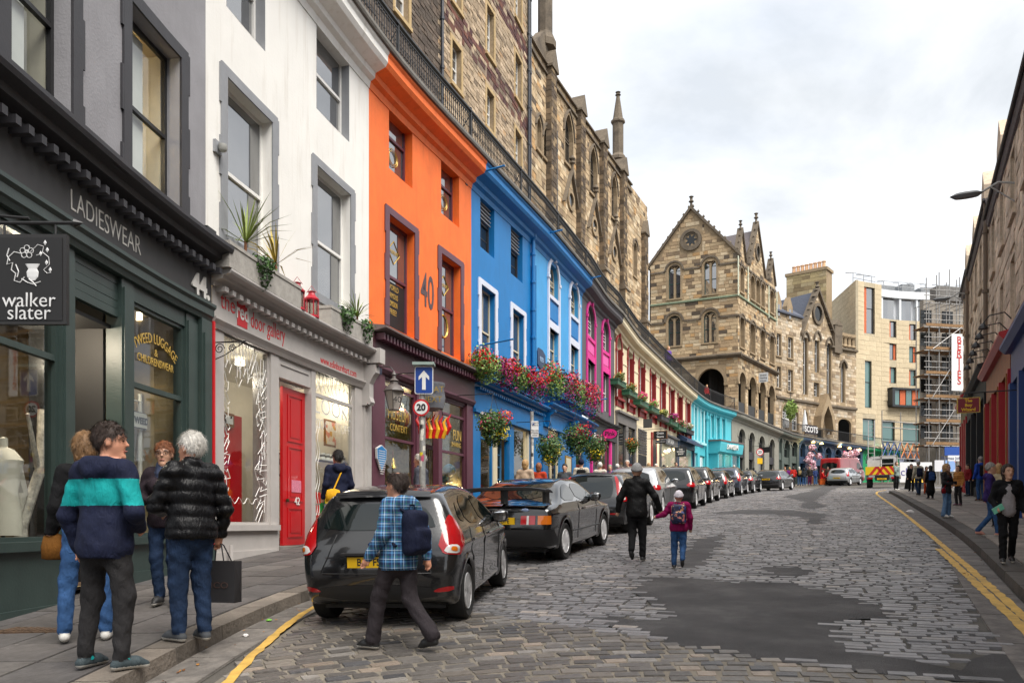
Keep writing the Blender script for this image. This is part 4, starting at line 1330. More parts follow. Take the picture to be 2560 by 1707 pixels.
for i in range(16):
 px=790+(i%6)*9+r.uniform(-3,3);zz=1.53+(i//6)*.22
 dd=-.35-.12*(i%3);s=X(px,dd)
 mb=MB();h=r.uniform(.16,.3)
 mb.bx(LEFT,s,s+r.uniform(.14,.26),dd-.03,dd,zz,zz+h)
 tag(mb.mk('greeting_card',BRIGHT[i%6]),('%s card in the gallery window, %s from the door in the %s row'%(('red','green','blue','yellow','cream','pink')[i%6],('first','second','third','fourth','fifth','sixth')[i%6],('lower','middle','upper')[i//6])),'card','cards in the gallery window')
def scroll(P,s,d0,z0,name,label,sc=1.0):
 q=P.m(s,d0,z0);t=thing(name,label,'bracket',q)
 mb=MB();mb.tube([P.m(s,0,z0),P.m(s,.75*sc,z0)],.012,6);mb.tube([P.m(s,.01,z0-.4*sc),P.m(s,.01,z0+.05)],.012,6)
 for c,rr in((.18,.11),(.45,.08)):
  mb.tube([P.m(s,c*sc+rr*sc*(1-i/30)*math.cos(i*.45),z0-.13*sc+rr*sc*(1-i/30)*math.sin(i*.45))for i in range(24)],.008,5)
 mb.tube([P.m(s,.05,z0-.35*sc),P.m(s,.3*sc,z0-.26*sc),P.m(s,.7*sc,z0-.02)],.009,5)
 mb.mk('scrollwork',BLACK,t);return t
scroll(LEFT,X(528),.14,Z(540,848,.2),'sign_bracket','empty black wrought iron bracket between tweed shop and gallery',.8)
mb=MB();s=X(540);z=Z(538,368);q=LEFT.m(s,0,z);t=thing('wall_camera','small grey dome camera on the white wall beside a window','camera',q)
mb.bx(LEFT,s-.1,s+.1,.001,.05,z-.1,z+.1);mb.mk('mount',GREYP,t);mb=MB();mb.lathe(LEFT.m(s,.12,z-.02),[(.001,-.07),(.06,-.04),(.075,0),(.07,.06),(.001,.08)],12);mb.mk('dome',mat('camera_grey',(.3,.3,.28),.4,.05),t,smooth=True)
# terrace front above every shop: cornice colours per building
def shop_light(px,dd,z,power=40,col=(1,.78,.5)):
 l=bpy.data.lights.new('shop_lamp','POINT');l.energy=power*.6;l.color=col;l.shadow_soft_size=.12
 o=bpy.data.objects.new('shop_lamp',l);COL.objects.link(o);o.location=LEFT.m(X(px,dd),dd,z)
shop_light(246,-1.7,3.2,12,(1,.6,.25));shop_light(390,-.6,3.6,75,(1,.75,.42));shop_light(60,-.6,4.0,60,(1,.85,.65));shop_light(110,-1.0,3.6,30,(1,.85,.65));shop_light(100,-1.2,7.6,20,(1,.8,.5));shop_light(390,-1.2,7.6,20,(1,.8,.5))
shop_light(620,-.6,4.2,14,(1,.9,.75));shop_light(740,-1.3,4.2,10,(1,.9,.75));shop_light(830,-.7,4.4,14,(1,.88,.7))
def level(*a):return sum(a)/len(a)
# orange building
ORG=mat('orange_paint',srgb('#f2722a'),.62,.13,1.6,.22,26,streak=.34,dirt=srgb('#a8430f'))
PLUM=mat('plum_paint',srgb('#5c3442'),.45,.1,3,.06)
PLUMD=mat('plum_dark_paint',srgb('#45242b'),.42,.1,3,.06)
b=building('orange_building','bright orange building with plum window surrounds above a plum plum shop','building',(S922+S1178)/2)
o1,o2=op(972.4,1031,218.6,422),op(1102.7,1148,357.5,530.5)
o3,o4=op(972,1035.7,533.6,812),op(1102.7,1151,633,879.6)
zu0,zu1,zl0,zl1=level(o1[2],o2[2]),level(o1[3],o2[3]),level(o3[2],o4[2]),level(o3[3],o4[3])
o1,o2,o3,o4=[(o[0],o[1],a,c,'rect')for o,a,c in((o1,zu0,zu1),(o2,zu0,zu1),(o3,zl0,zl1),(o4,zl0,zl1))]
zf=level(Z(923,811,.25),Z(1182,921,.25))
painted_wall(b,S922,S1178,zf-.15,ZT(S1178)-.35,[o1,o2,o3,o4],ORG,.25)
for k,o in enumerate((o1,o2,o3,o4)):
 w=sash(LEFT,b,o[0],o[1],o[2],o[3],-.22,PLUM,UGLASS if k!=2 else UGLASS,mid=.5,fw=.075)
 if k>1:surround(LEFT,w,o,PLUM,.2,.03,seed=k,bottom=False)
 c=(o[0]+o[1])/2
 GD=GILT
 zq=o[2]+(o[3]-o[2])*.74
 if k<2:
  mb=MB()
  for rr in(.22,.17):mb.tube([LEFT.m(c+rr*1.2*math.cos(t_*PI/10),-.232,o[2]+(o[3]-o[2])*.28+rr*math.sin(t_*PI/10))for t_ in range(21)],.012,4)
  mb.mk('gilt_roundel',GD,w)
 else:
  mb=MB();mb.tube([LEFT.m(c+a_,-.235,zq+b_)for a_,b_ in((0,.3),(.32,0),(0,-.3),(-.32,0),(0,.3))],.015,4);mb.mk('gilt_diamond',GD,w)
  plet(LEFT,'MUSEUM',.15,c,-.235,zq,GD,w,extrude=.002,sx=.8)
  zz=o[2]+(o[3]-o[2])*.42
  if k==2:
   mb=MB();mb.bx(LEFT,o[0]+.1,o[1]-.1,-.262,-.256,o[2]+.12,zz+.12);mb.mk('window_poster',SIGNB,w)
   for i,tx in enumerate(('WORLD','FAMOUS','ADMISSION','FREE!')):plet(LEFT,tx,.2,c,-.25,zz-.02-i*.21,GD,w,extrude=.002,sx=min(1,5.2/len(tx)*.8))
  else:
   mb=MB();mb.tube([LEFT.m(c+.28*math.cos(t_*PI/8),-.25,zz-.3+.33*math.sin(t_*PI/8))for t_ in range(17)],.03,4);mb.mk('gilt_roundel',GD,w)
plet(LEFT,'40',1.32,(X(1047)+X(1089))/2,.006,level(Z(1068,740),Z(1068,725)),mat('number_grey',srgb('#55464a'),.7,.08),b,sx=.62,bold=.015)
mb=MB();mb.bx(LEFT,X(1163),X(1168),.001,.02,Z(1165,462),Z(1165,445));mb.mk('vent',BLACK,b)
mb=MB();mb.sweep(LEFT,S922-.02,S1178+.05,[(-.05,zf-.12),(.3,zf-.06),(.46,zf-.03),(.46,zf+.02),(-.05,zf+.09)]);mb.mk('lead_ledge',mat('lead_grey',srgb('#6a5b58'),.7,.2,5),b)
dentils(LEFT,b,S922+.1,S1178,zf-.27,zf-.12,.1,.33,34,PLUM,'dentil',.5)
mb=MB();mb.bx(LEFT,S922,S1178,-.05,.12,zf-.85,zf-.1);mb.mk('fascia',PLUMD,b)
zw=zf-.95
mb=MB();mb.sweep(LEFT,S922,S1178,[(-.05,zw-.05),(.1,zw-.05),(.16,zw+.04),(.16,zw+.1),(-.05,zw+.1)]);mb.mk('architrave',PLUM,b)
gs=2.35
for a,c in((925,957),(1038,1046),(1092,1101),(1163,1178)):
 mb=MB();mb.bx(LEFT,X(a),X(c),-.12,.06,LEFT.ground(X(a)),zw-.05);mb.mk('post',PLUM,b)
zw0=level(Z(960,912),Z(1162,995))
g1=glazing(b,LEFT,X(957),X(1038),gs,zw-.12,-.03,PLUM,GLASS,[Z(960,965),Z(960,1092)])
g2=glazing(b,LEFT,X(1101),X(1163),gs,zw-.12,-.03,PLUM,GLASS,[Z(1103,1030),Z(1103,1126)])
mb=MB();mb.bx(LEFT,S922,S1178,-.12,.02,zw-.12,zw-.05);mb.mk('head_rail',PLUM,b)
riser(b,LEFT,X(926),X(1046),gs,PLUM,.03);riser(b,LEFT,X(1092),X(1178),gs,PLUM,.03)
mb=MB();gd=LEFT.ground(X(1070));room(mb,LEFT,X(930),X(1172),gd+.12,zw,-.2,-3.2);mb.mk('shop_interior',mat('joke_shop_wall',(.36,.30,.16),.8,.6,4),b,fix=False)
mb=MB();s0,s1=X(1050,-.5),X(1090,-.5);dz=LEFT.ground(s0)+.12
mb.bx(LEFT,s0,s0+.12,-.56,-.5,dz,zw-.1);mb.bx(LEFT,s1-.12,s1,-.56,-.5,dz,zw-.1);mb.bx(LEFT,s0,s1,-.56,-.5,dz,dz+.9);mb.bx(LEFT,s0,s1,-.56,-.5,zw-.25,zw-.1);mb.bx(LEFT,s0,s1,-.56,-.5,dz+2.15,dz+2.28)
dr=mb.mk('door',PLUMD,b)
for i in range(6):
 mb=MB();x=s0+.15+(s1-s0-.3)*i/5;mb.bx(LEFT,x-.012,x+.012,-.53,-.51,dz+.9,dz+2.15);mb.mk('bar',PLUMD,dr)
mb=MB();mb.quad(LEFT.m(s0,-.54,dz+.9),LEFT.m(s1,-.54,dz+.9),LEFT.m(s1,-.54,zw),LEFT.m(s0,-.54,zw));mb.mk('pane',GLASS,dr,fix=False)
plet(LEFT,'MUSEUM',.42,(X(962)+X(1034))/2,-.028,Z(1000,1040),GILT,g1,extrude=.002,sx=.72,bold=-.004)
plet(LEFT,'CONTEXT',.26,(X(968)+X(1030))/2,-.028,Z(1000,1072),GILT,g1,extrude=.002,sx=.8)
plet(LEFT,'FUN',.45,(X(1130)+X(1160))/2,-.028,Z(1145,1090),GILT,g2,extrude=.002,sx=.7)
plet(LEFT,'SHARING',.2,(X(1125)+X(1160))/2,-.028,Z(1142,1112),GILT,g2,extrude=.002,sx=.8)
shop_light(1000,-.7,zw-.5,25,(1,.8,.5));shop_light(1135,-.7,zw-.5,25,(1,.85,.6));shop_light(1135,-.5,2.7,12,(1,.75,.4))
q=LEFT.m(X(1003,-.7),-.7,Z(1003,1048,-.7));t=thing('striped_lantern','pink and cream striped paper lantern in plum shop window','lantern',q)
for k in range(12):
 mb=MB();vs=[]
 for i in range(9):
  a=PI*i/8
  for j in range(2):
   w2=2*PI*(k+j)/12;vs.append((q[0]+.3*math.sin(a)*math.cos(w2),q[1]+.3*math.sin(a)*math.sin(w2),q[2]+.3*math.cos(a)))
 mb.add(vs,[(2*i,2*i+1,2*i+3,2*i+2)for i in range(8)]);mb.mk('gore',(mat('gore_pink',(.6,.12,.10),.6,.05),mat('gore_cream',(.72,.6,.45),.6,.05))[k%2],t,smooth='all')
def display_globe(px,py,dd,r_,label):
 q=LEFT.m(X(px,dd),dd,Z(px,py,dd));t=thing('desk_globe',label,'globe',q)
 mb=MB();mb.lathe(q,[(.001,-r_)]+[(r_*math.cos(a),r_*math.sin(a))for a in np.linspace(-1.4,1.4,9)]+[(.001,r_)],16);mb.mk('ball',spots_mat('globe_map',(.12,.28,.42),[(.5,.45,.25),(.4,.4,.2)],5),t,smooth=True)
 mb=MB();mb.lathe((q[0],q[1],q[2]-r_-.18),[(.13,0),(.12,.03),(.02,.06),(.02,.2)],12);mb.mk('stand',WOOD,t)
display_globe(1123,1175,-.5,.2,'blue desk globe on a stand in the right plum shop window');display_globe(1112,1200,-.75,.16,'smaller pale globe low in the right plum shop window')
GOLD=mat('polished_brass',(.55,.36,.09),.22,.05,metal=.9)
q=LEFT.m(X(982,-.5),-.5,Z(982,1170,-.5));t=thing('brass_bell','polished brass hand bell in the left plum shop window','bell',q)
mb=MB();mb.lathe(q,[(.14,0),(.13,.03),(.09,.1),(.075,.22),(.04,.27),(.001,.28)],14);mb.mk('body',GOLD,t,smooth=True);mb=MB();mb.lathe((q[0],q[1],q[2]+.27),[(.02,0),(.03,.1),(.02,.18),(.001,.22)],8);mb.mk('handle',WOOD,t)
q=LEFT.m(X(1000,-.5),-.5,gs+.02);t=thing('wooden_chest','small brown wooden chest in the left plum shop window','chest',q)
s=X(1000,-.5);mb=MB();mb.bx(LEFT,s-.35,s+.35,-.7,-.4,gs+.02,gs+.34);mb.mk('box',WOOD,t);mb=MB();mb.sweep(LEFT,s-.36,s+.36,[(-.71,gs+.345),(-.39,gs+.345),(-.42,gs+.43),(-.55,gs+.47),(-.68,gs+.43)]);mb.mk('lid',WOOD,t)
BLUEP=mat('plaque_blue',srgb('#1f7fc0'),.5,.05)
s0,s1=X(941,.12),X(966,.12);zt_=Z(945,1110,.12);zb_=Z(955,1178,.12)
q=LEFT.m(s0,.1,zb_);t=thing('shield_plaque','blue shield shaped plaque with white edge on the plum pilaster','plaque',q)
c=(s0+s1)/2;pts=[(s0,zt_-.1),(c,zt_),(s1,zt_-.1),(s1-.03,zb_+.3),(c,zb_),(s0+.03,zb_+.3)]
mb=MB();mb.prism(LEFT,pts,.08,.13);mb.mk('edge',WHITE,t)
mb=MB();mb.prism(LEFT,[(c+(s-c)*.9,(zt_+zb_)/2+(z-(zt_+zb_)/2)*.93)for s,z in pts],.13,.137);mb.mk('face',BLUEP,t)
mb=MB()
for i in range(11):
 zz=zt_-.15-i*.055;ww=(s1-s0)*(.34 if i<8 else.34-.06*(i-7));mb.bx(LEFT,c-ww,c+ww,.137,.139,zz-.008,zz+.008)
o=mb.mk('printed_lines',WHITE,t);o['kind']='stuff'
s=X(950,.15);z=Z(955,906,.15);q=LEFT.m(s,.1,z);t=thing('alarm_box','white and navy bell box high on the plum shop corner','alarm box',q)
mb=MB();mb.bx(LEFT,s-.12,s+.14,.06,.16,z-.06,z+.16);mb.mk('cover',WHITE,t);mb=MB();mb.prism(LEFT,[(s-.12,z-.065),(s+.14,z-.065),(s+.1,z-.3),(s-.04,z-.3)],.06,.15);mb.mk('base',mat('navy_plastic',(.01,.012,.04),.4,0),t)
IRON=mat('weathered_copper',srgb('#5a5350'),.5,.25,8)
def lantern(P,s,d,z,label,txt=None,h=.62):
 q=P.m(s,d,z);t=thing('wall_lantern',label,'lantern',q)
 mb=MB();mb.lathe(q,[(.12*h/.62,0),(.125,.02),(.21,.42),(.205,.42),(.12,.02)],4);mb.mk('glass',mat('lantern_pane',(.42,.38,.34),.25,.1),t)
 mb=MB()
 for k in range(4):
  a=k*PI/2;mb.tube([(q[0]+.12*math.cos(a),q[1]+.12*math.sin(a),q[2]),(q[0]+.215*math.cos(a),q[1]+.215*math.sin(a),q[2]+.42)],.014,5)
 mb.lathe(q,[(.13,-.03),(.13,0),(.001,0)],4);mb.mk('cage',IRON,t)
 mb=MB();mb.lathe((q[0],q[1],q[2]+.42),[(.25,0),(.24,.03),(.14,.14),(.1,.16),(.09,.22),(.12,.24),(.05,.3),(.04,.36),(.06,.38),(.02,.46),(.001,.48)],8);mb.mk('cap',IRON,t,smooth=True)
 mb=MB();mb.tube([P.m(s,.05,z+.6),P.m(s,d*.5,z+1.02),P.m(s,d*.9,z+.98),(q[0],q[1],q[2]+.88)],.012,6);mb.tube([P.m(s,.05,z+.9),P.m(s,d*.4,z+.86)],.01,5);mb.mk('bracket',BLACK,t)
 return t
s=X(985,.8);lz=Z(985,1023,.8)
t=lantern(LEFT,s,.8,lz,'old copper wall lantern numbered 40 hanging by the plum shop')
lettering('40',.2,Vector(LEFT.m(s,.8,lz+.2))+Vector((.1,-.165,0)),(.85,.35,0),BLACK,t)
# first blue building
BLU=mat('blue_paint',srgb('#0073b6'),.55,.08,1.2,.2,24,streak=.34,dirt=srgb('#004a7c'))
BLUD=mat('blue_shop_paint',srgb('#006aa8'),.42,.1,2,.08)
BLU2=mat('light_blue_paint',srgb('#3a9ad6'),.55,.08,1.2,.2,24,streak=.25,dirt=srgb('#17659a'))
LILAC=mat('pale_lilac_paint',srgb('#cfd4e2'),.55,.05,3,.08)
CREAMW=mat('cream_sash',srgb('#cfc4a8'),.55,.08)
b=building('blue_building','deep blue building with pale window surrounds above a blue bistro front','building',(S1178+S1330)/2)
u1,u2=op(1200.7,1236,471.5,619.5),op(1277,1306.5,540,680)
l1,l2=op(1201.7,1237,711.7,895),op(1280.6,1309,768,935)
zu0,zu1,zl0,zl1=level(u1[2],u2[2]),level(u1[3],u2[3]),level(l1[2],l2[2]),level(l1[3],l2[3])
u1,u2,l1,l2=[(o[0],o[1],a,c,'rect')for o,a,c in((u1,zu0,zu1),(u2,zu0,zu1),(l1,zl0,zl1),(l2,zl0,zl1))]
zf=level(Z(1199,937,.3),Z(1355,1015,.3))
painted_wall(b,S1178,S1330,zf-.15,ZT(S1330)-.35,[u1,u2,l1,l2],BLU)
for o in(u1,u2):
 w=sash(LEFT,b,o[0],o[1],o[2],o[3],-.2,CHAR,DGLASS,mid=.5,bars=(2,2),fw=.06)
 mb=MB()
 for k in range(7):
  z=o[3]-.1-k*.13;mb.prism(LEFT,[(0,0)]*0 or[(o[0]+.06,z),(o[1]-.06,z),(o[1]-.06,z-.03),(o[0]+.06,z-.03)],-.2,-.1)
 for k in range(7):
  z=o[3]-.1-k*.13;q2=MB();q2.bx(LEFT,o[0]+.06,o[1]-.06,-.2,-.11,z-.03,z);q2.mk('louvre_slat',GREYP,w)
for k,o in enumerate((l1,l2)):
 w=sash(LEFT,b,o[0],o[1],o[2],o[3],-.18,CREAMW,UGLASS,mid=.42,bars=(2,1),fw=.06);surround(LEFT,w,o,LILAC,.2,.04,seed=k,bottom=False)
def shop_head(b,s0,s1,zf,fm,hm,n_d,fh=.7,proj=.42,d=.1):
 cornice(LEFT,b,s0,s1,zf-.28,zf,proj,hm)
 if n_d:dentils(LEFT,b,s0+.1,s1-.05,zf-.36,zf-.28,d*.8,d+.14,n_d,hm,'dentil',.5)
 mb=MB();mb.bx(LEFT,s0,s1,-.05,d,zf-.28-fh,zf-.27);mb.mk('fascia',fm,b)
 mb=MB();mb.bx(LEFT,s0,s1,-.05,d+.06,zf-.38-fh,zf-.28-fh);mb.mk('architrave',hm,b)
 return zf-.38-fh
zh=shop_head(b,S1178+.02,X(1352),zf,BLU,BLUD,36)
def posts_(b,pairs,m,zt,d=.05):
 for a,c in pairs:
  mb=MB();mb.bx(LEFT,X(a),X(c),-.14,d,LEFT.ground(X(a)),zt);mb.mk('post',m,b)
posts_(b,[(1178.5,1197),(1270,1281),(1322,1350)],BLUD,zh,.06);posts_(b,[(1232,1242),(1317,1322)],CREAMW,zh,.02)
gb=LEFT.ground(X(1240))+.5
glazing(b,LEFT,X(1197),X(1232),gb,zh,-.04,BLUD,GLASS,[Z(1200,1092)]);glazing(b,LEFT,X(1281),X(1317),gb,zh,-.04,CREAMW,GLASS)
riser(b,LEFT,X(1180),X(1243),gb,BLUD);riser(b,LEFT,X(1270),X(1350),gb,BLUD)
mb=MB();s0,s1=X(1243),X(1270);dz=LEFT.ground(s0)+.1;zd=Z(1250,1095);mb.bx(LEFT,s0,s1,-.3,-.25,dz,dz+.8);mb.bx(LEFT,s0,s0+.12,-.3,-.25,dz,zd);mb.bx(LEFT,s1-.12,s1,-.3,-.25,dz,zd);mb.bx(LEFT,s0,s1,-.3,-.25,zd-.12,zd);mb.bx(LEFT,(s0+s1)/2-.03,(s0+s1)/2+.03,-.3,-.25,dz,zd)
for k in range(1,4):mb.bx(LEFT,s0,s1,-.295,-.255,dz+.8+(zd-dz-.9)*k/4-.02,dz+.8+(zd-dz-.9)*k/4+.02)
dr=mb.mk('door',mat('slate_blue_paint',srgb('#3c6a8c'),.5,.1),b)
mb=MB();mb.quad(LEFT.m(s0,-.28,dz),LEFT.m(s1,-.28,dz),LEFT.m(s1,-.28,zd),LEFT.m(s0,-.28,zd));mb.mk('pane',DGLASS,dr,fix=False)
mb=MB();mb.bx(LEFT,s0,s1,-.3,.02,zd,zh);mb.mk('door_head',BLUD,b)
mb=MB();room(mb,LEFT,X(1182),X(1345),LEFT.ground(X(1240))+.1,zh+.1,-.32,-3);mb.mk('shop_interior',mat('bistro_interior',(.10,.08,.06),.8,.4,2),b,fix=False)
shop_light(1215,-1.2,zh-.5,25);shop_light(1300,-1.0,zh-.5,30)
s=X(1327);t=thing('downpipe','blue painted downpipe with collars between the two blue buildings','pipe',base_of(s,.1))
zt_=Z(1327,595);zb_=zf
mb=MB();mb.tube([LEFT.m(s,.1,zb_),LEFT.m(s,.1,zt_)],.075,10);mb.mk('pipe',BLUD,t,smooth=True)
mb=MB();mb.tube([LEFT.m(s+.25,.09,zb_),LEFT.m(s+.25,.09,zt_-1)],.06,10);mb.mk('pipe',BLUD,t,smooth=True)
mb=MB();mb.lathe(LEFT.m(s,.1,zt_),[(.09,-.1),(.13,0),(.13,.15),(.09,.2),(.08,.45)],10);mb.mk('hopper',BLUD,t)
for k in range(6):
 mb=MB();zz=zb_+(zt_-zb_)*(k+.4)/6;mb.lathe(LEFT.m(s,.1,zz),[(.1,-.05),(.1,.05)],10);mb.mk('collar',BLUD,t)
 # arched bays
def arched_bay(b,xl,xr,z_spring,z_top,z_mid1,z_mid0,z_low1,z_low0,sm,pm,fm,gm,wd=.17,key=True,lower='sash',d=0.0,seed=0,barsU=(2,2),sw=None):
 s0,s1=X(xl),X(xr)
 w=sash(LEFT,b,s0,s1,z_mid1,z_top,-.17,fm,gm,mid=.38,bars=barsU,fw=.055,kind='round',zs=z_spring)
 mb=MB();out=arch_pts(s0-wd,s1+wd,z_spring,z_top+wd*1.1,'round');inn=arch_pts(s0,s1,z_spring,z_top,'round')
 mb.ribbon(LEFT,out,inn,.002,.07)
 mb.bx(LEFT,s0-wd,s0,.002,.07,z_low0-.15,z_spring);mb.bx(LEFT,s1,s1+wd,.002,.07,z_low0-.15,z_spring)
 mb.bx(LEFT,s0-wd-.04,s0+.003,.002,.1,z_spring-.14,z_spring);mb.bx(LEFT,s1-.003,s1+wd+.04,.002,.1,z_spring-.14,z_spring)
 if z_mid0 is not None:
  mb.bx(LEFT,s0,s1,-.1,.05,z_mid1-.16,z_mid1);mb.bx(LEFT,s0,s1,-.1,.05,z_low1,z_low1+.3)
 mb.mk('surround',sm,w)
 if key:
  mb=MB();c=(s0+s1)/2;mb.prism(LEFT,[(c-.07,z_top-.04),(c+.07,z_top-.04),(c+.12,z_top+.55),(c-.12,z_top+.55)],.002,.16);mb.mk('keystone',sm,w)
 res=[(s0,s1,z_mid1,z_top,'round',z_spring)]
 if z_mid0 is not None:
  mb=MB();mb.bx(LEFT,s0,s1,-.12,-.02,z_low1+.3,z_mid1-.16);mb.bx(LEFT,s0+.1,s1-.1,-.02,.005,z_low1+.42,z_mid1-.28);mb.mk('spandrel_panel',pm,w)
  w2=sash(LEFT,b,s0,s1,z_low0,z_low1,-.17,fm,gm,mid=.5,bars=(2,1),fw=.055)
  res.append((s0,s1,z_low0,z_low1,'rect'));res.append((s0,s1,z_low1,z_mid1,'rect'))
 return res
 # second blue building
b=building('light_blue_building','light blue building with two white arched window bays above a blue shop','building',(S1330+S1455)/2)
zt1=level(Z(1370,644),Z(1424,697));zsp=level(Z(1370,688),Z(1424,738));zm1=level(Z(1370,735),Z(1424,778));zl1=level(Z(1370,822),Z(1424,852));zl0=level(Z(1370,915),Z(1424,940))
zf2=level(Z(1357,1000,.35),Z(1471,1050,.35))
ops=arched_bay(b,1371,1395,zsp,zt1,zm1,1,zl1,zl0,LILAC,BLU,CREAMW,UGLASS)+arched_bay(b,1424,1445,zsp,zt1,zm1,1,zl1,zl0,LILAC,BLU,CREAMW,UGLASS)
painted_wall(b,S1330,S1455,zf2-.2,ZT(S1455)-.35,ops,BLU2)
zh=shop_head(b,X(1353),X(1472),zf2,BLU,BLUD,0,.55,.5)
for px in(1360,1420,1466):
 s=X(px);mb=MB();mb.sweep(LEFT,s-.12,s+.12,[(.1,zf2-.9),(.2,zf2-.95),(.28,zf2-.8),(.3,zf2-.5),(.5,zf2-.35),(.5,zf2-.28),(.1,zf2-.28)]);mb.mk('console',BLUD,b)
posts_(b,[(1353,1366),(1396,1408),(1427,1436),(1462,1471)],BLUD,zh,.07)
gb=LEFT.ground(X(1400))+.6
glazing(b,LEFT,X(1366),X(1396),gb,zh,-.04,CREAMW,GLASS,[zh-.7],mull=(X(1380),));glazing(b,LEFT,X(1436),X(1462),gb,zh,-.04,BLUD,GLASS)
riser(b,LEFT,X(1353),X(1472),gb,BLUD)
mb=MB();mb.bx(LEFT,X(1408),X(1427),-.1,.0,LEFT.ground(X(1408)),zh);mb.mk('panel',BLUD,b)
mb=MB();room(mb,LEFT,X(1355),X(1470),LEFT.ground(X(1400))+.1,zh+.1,-.15,-3);mb.mk('shop_interior',mat('bistro_interior',(.1,.08,.06),.8),b,fix=False)
shop_light(1380,-1.0,zh-.5,25);shop_light(1448,-1.0,zh-.5,25)
s=X(1416,.02);t=thing('menu_case','gilded menu case mounted on the blue shopfront','menu case',LEFT.m(s,.02,gb))
z0,z1=Z(1418,1192),Z(1418,1140);mb=MB();mb.bx(LEFT,X(1410),X(1425),.002,.07,z0,z1);mb.mk('frame',mat('gilt_frame',srgb('#a07c2c'),.4,.2,metal=.3),t);mb=MB();mb.bx(LEFT,X(1412),X(1423),.07,.075,z0+.1,z1-.1);mb.mk('menu',mat('menu_paper',(.6,.55,.4),.7,.2,20),t)
s=X(1352,.02);t=thing('painted_signboard','dark blue shaped signboard with pale lettering on the light blue wall','sign',LEFT.m(s,.02,zf2))
s0,s1=X(1342),X(1361);z0,z1=Z(1350,925),Z(1350,873)
mb=MB();c=(s0+s1)/2;mb.prism(LEFT,[(s0,z0+.15),(c,z0),(s1,z0+.15),(s1,z1-.15),(c+.12,z1),(s0+.1,z1),(s0,z1-.15)],.004,.05);mb.mk('board',mat('navy_board',(.02,.045,.11),.5,.1),t);plet(LEFT,'BLEU',.26,c,.053,z0+.42,mat('pale_blue_letter',(.35,.5,.7),.5,0),t,sx=.8)
# pink-trimmed building
DGREY=mat('dark_grey_render',srgb('#5b585b'),.75,.1,1.5,.15,24,streak=.15)
PINK=mat('pink_paint',srgb('#d8268c'),.5,.05,3,.08);PINKL=mat('pale_pink_paint',srgb('#e25aa6'),.5,.05,3)
b=building('pink_building','dark grey building with two hot pink arched window bays','building',(S1455+S1536)/2)
zt1=level(Z(1467,757),Z(1505,792));zsp=level(Z(1467,790),Z(1505,824));zm1=level(Z(1467,838),Z(1505,868));zl1=level(Z(1467,898),Z(1505,922));zl0=level(Z(1467,1000),Z(1505,1022))
zf3=level(Z(1475,1030,.3),Z(1548,1065,.3))
ops=arched_bay(b,1467,1486,zsp,zt1,zm1,1,zl1,zl0,PINK,PINKL,WHITE,UGLASS)+arched_bay(b,1505,1522,zsp,zt1,zm1,1,zl1,zl0,PINK,PINKL,WHITE,UGLASS)
painted_wall(b,S1455,S1536,zf3-.2,ZT(S1536)-.35,ops,DGREY)
zh=shop_head(b,X(1473),S1536,zf3,CHAR,CHAR,0,.5,.4)
posts_(b,[(1478,1484),(1526,1536)],CHAR,zh,.05);posts_(b,[(1476,1478),(1523,1526)],PINK,zh,.09)
gb=LEFT.ground(X(1500))+.5
glazing(b,LEFT,X(1484),X(1523),gb,zh,-.04,CHAR,GLASS,mull=(X(1504),));riser(b,LEFT,X(1473),S1536,gb,CHAR)
mb=MB();room(mb,LEFT,X(1476),S1536-.2,LEFT.ground(X(1500))+.1,zh+.1,-.15,-3);mb.mk('shop_interior',mat('pink_interior',(.4,.34,.34),.8,.4,2),b,fix=False)
shop_light(1504,-1.0,zh-.5,40)
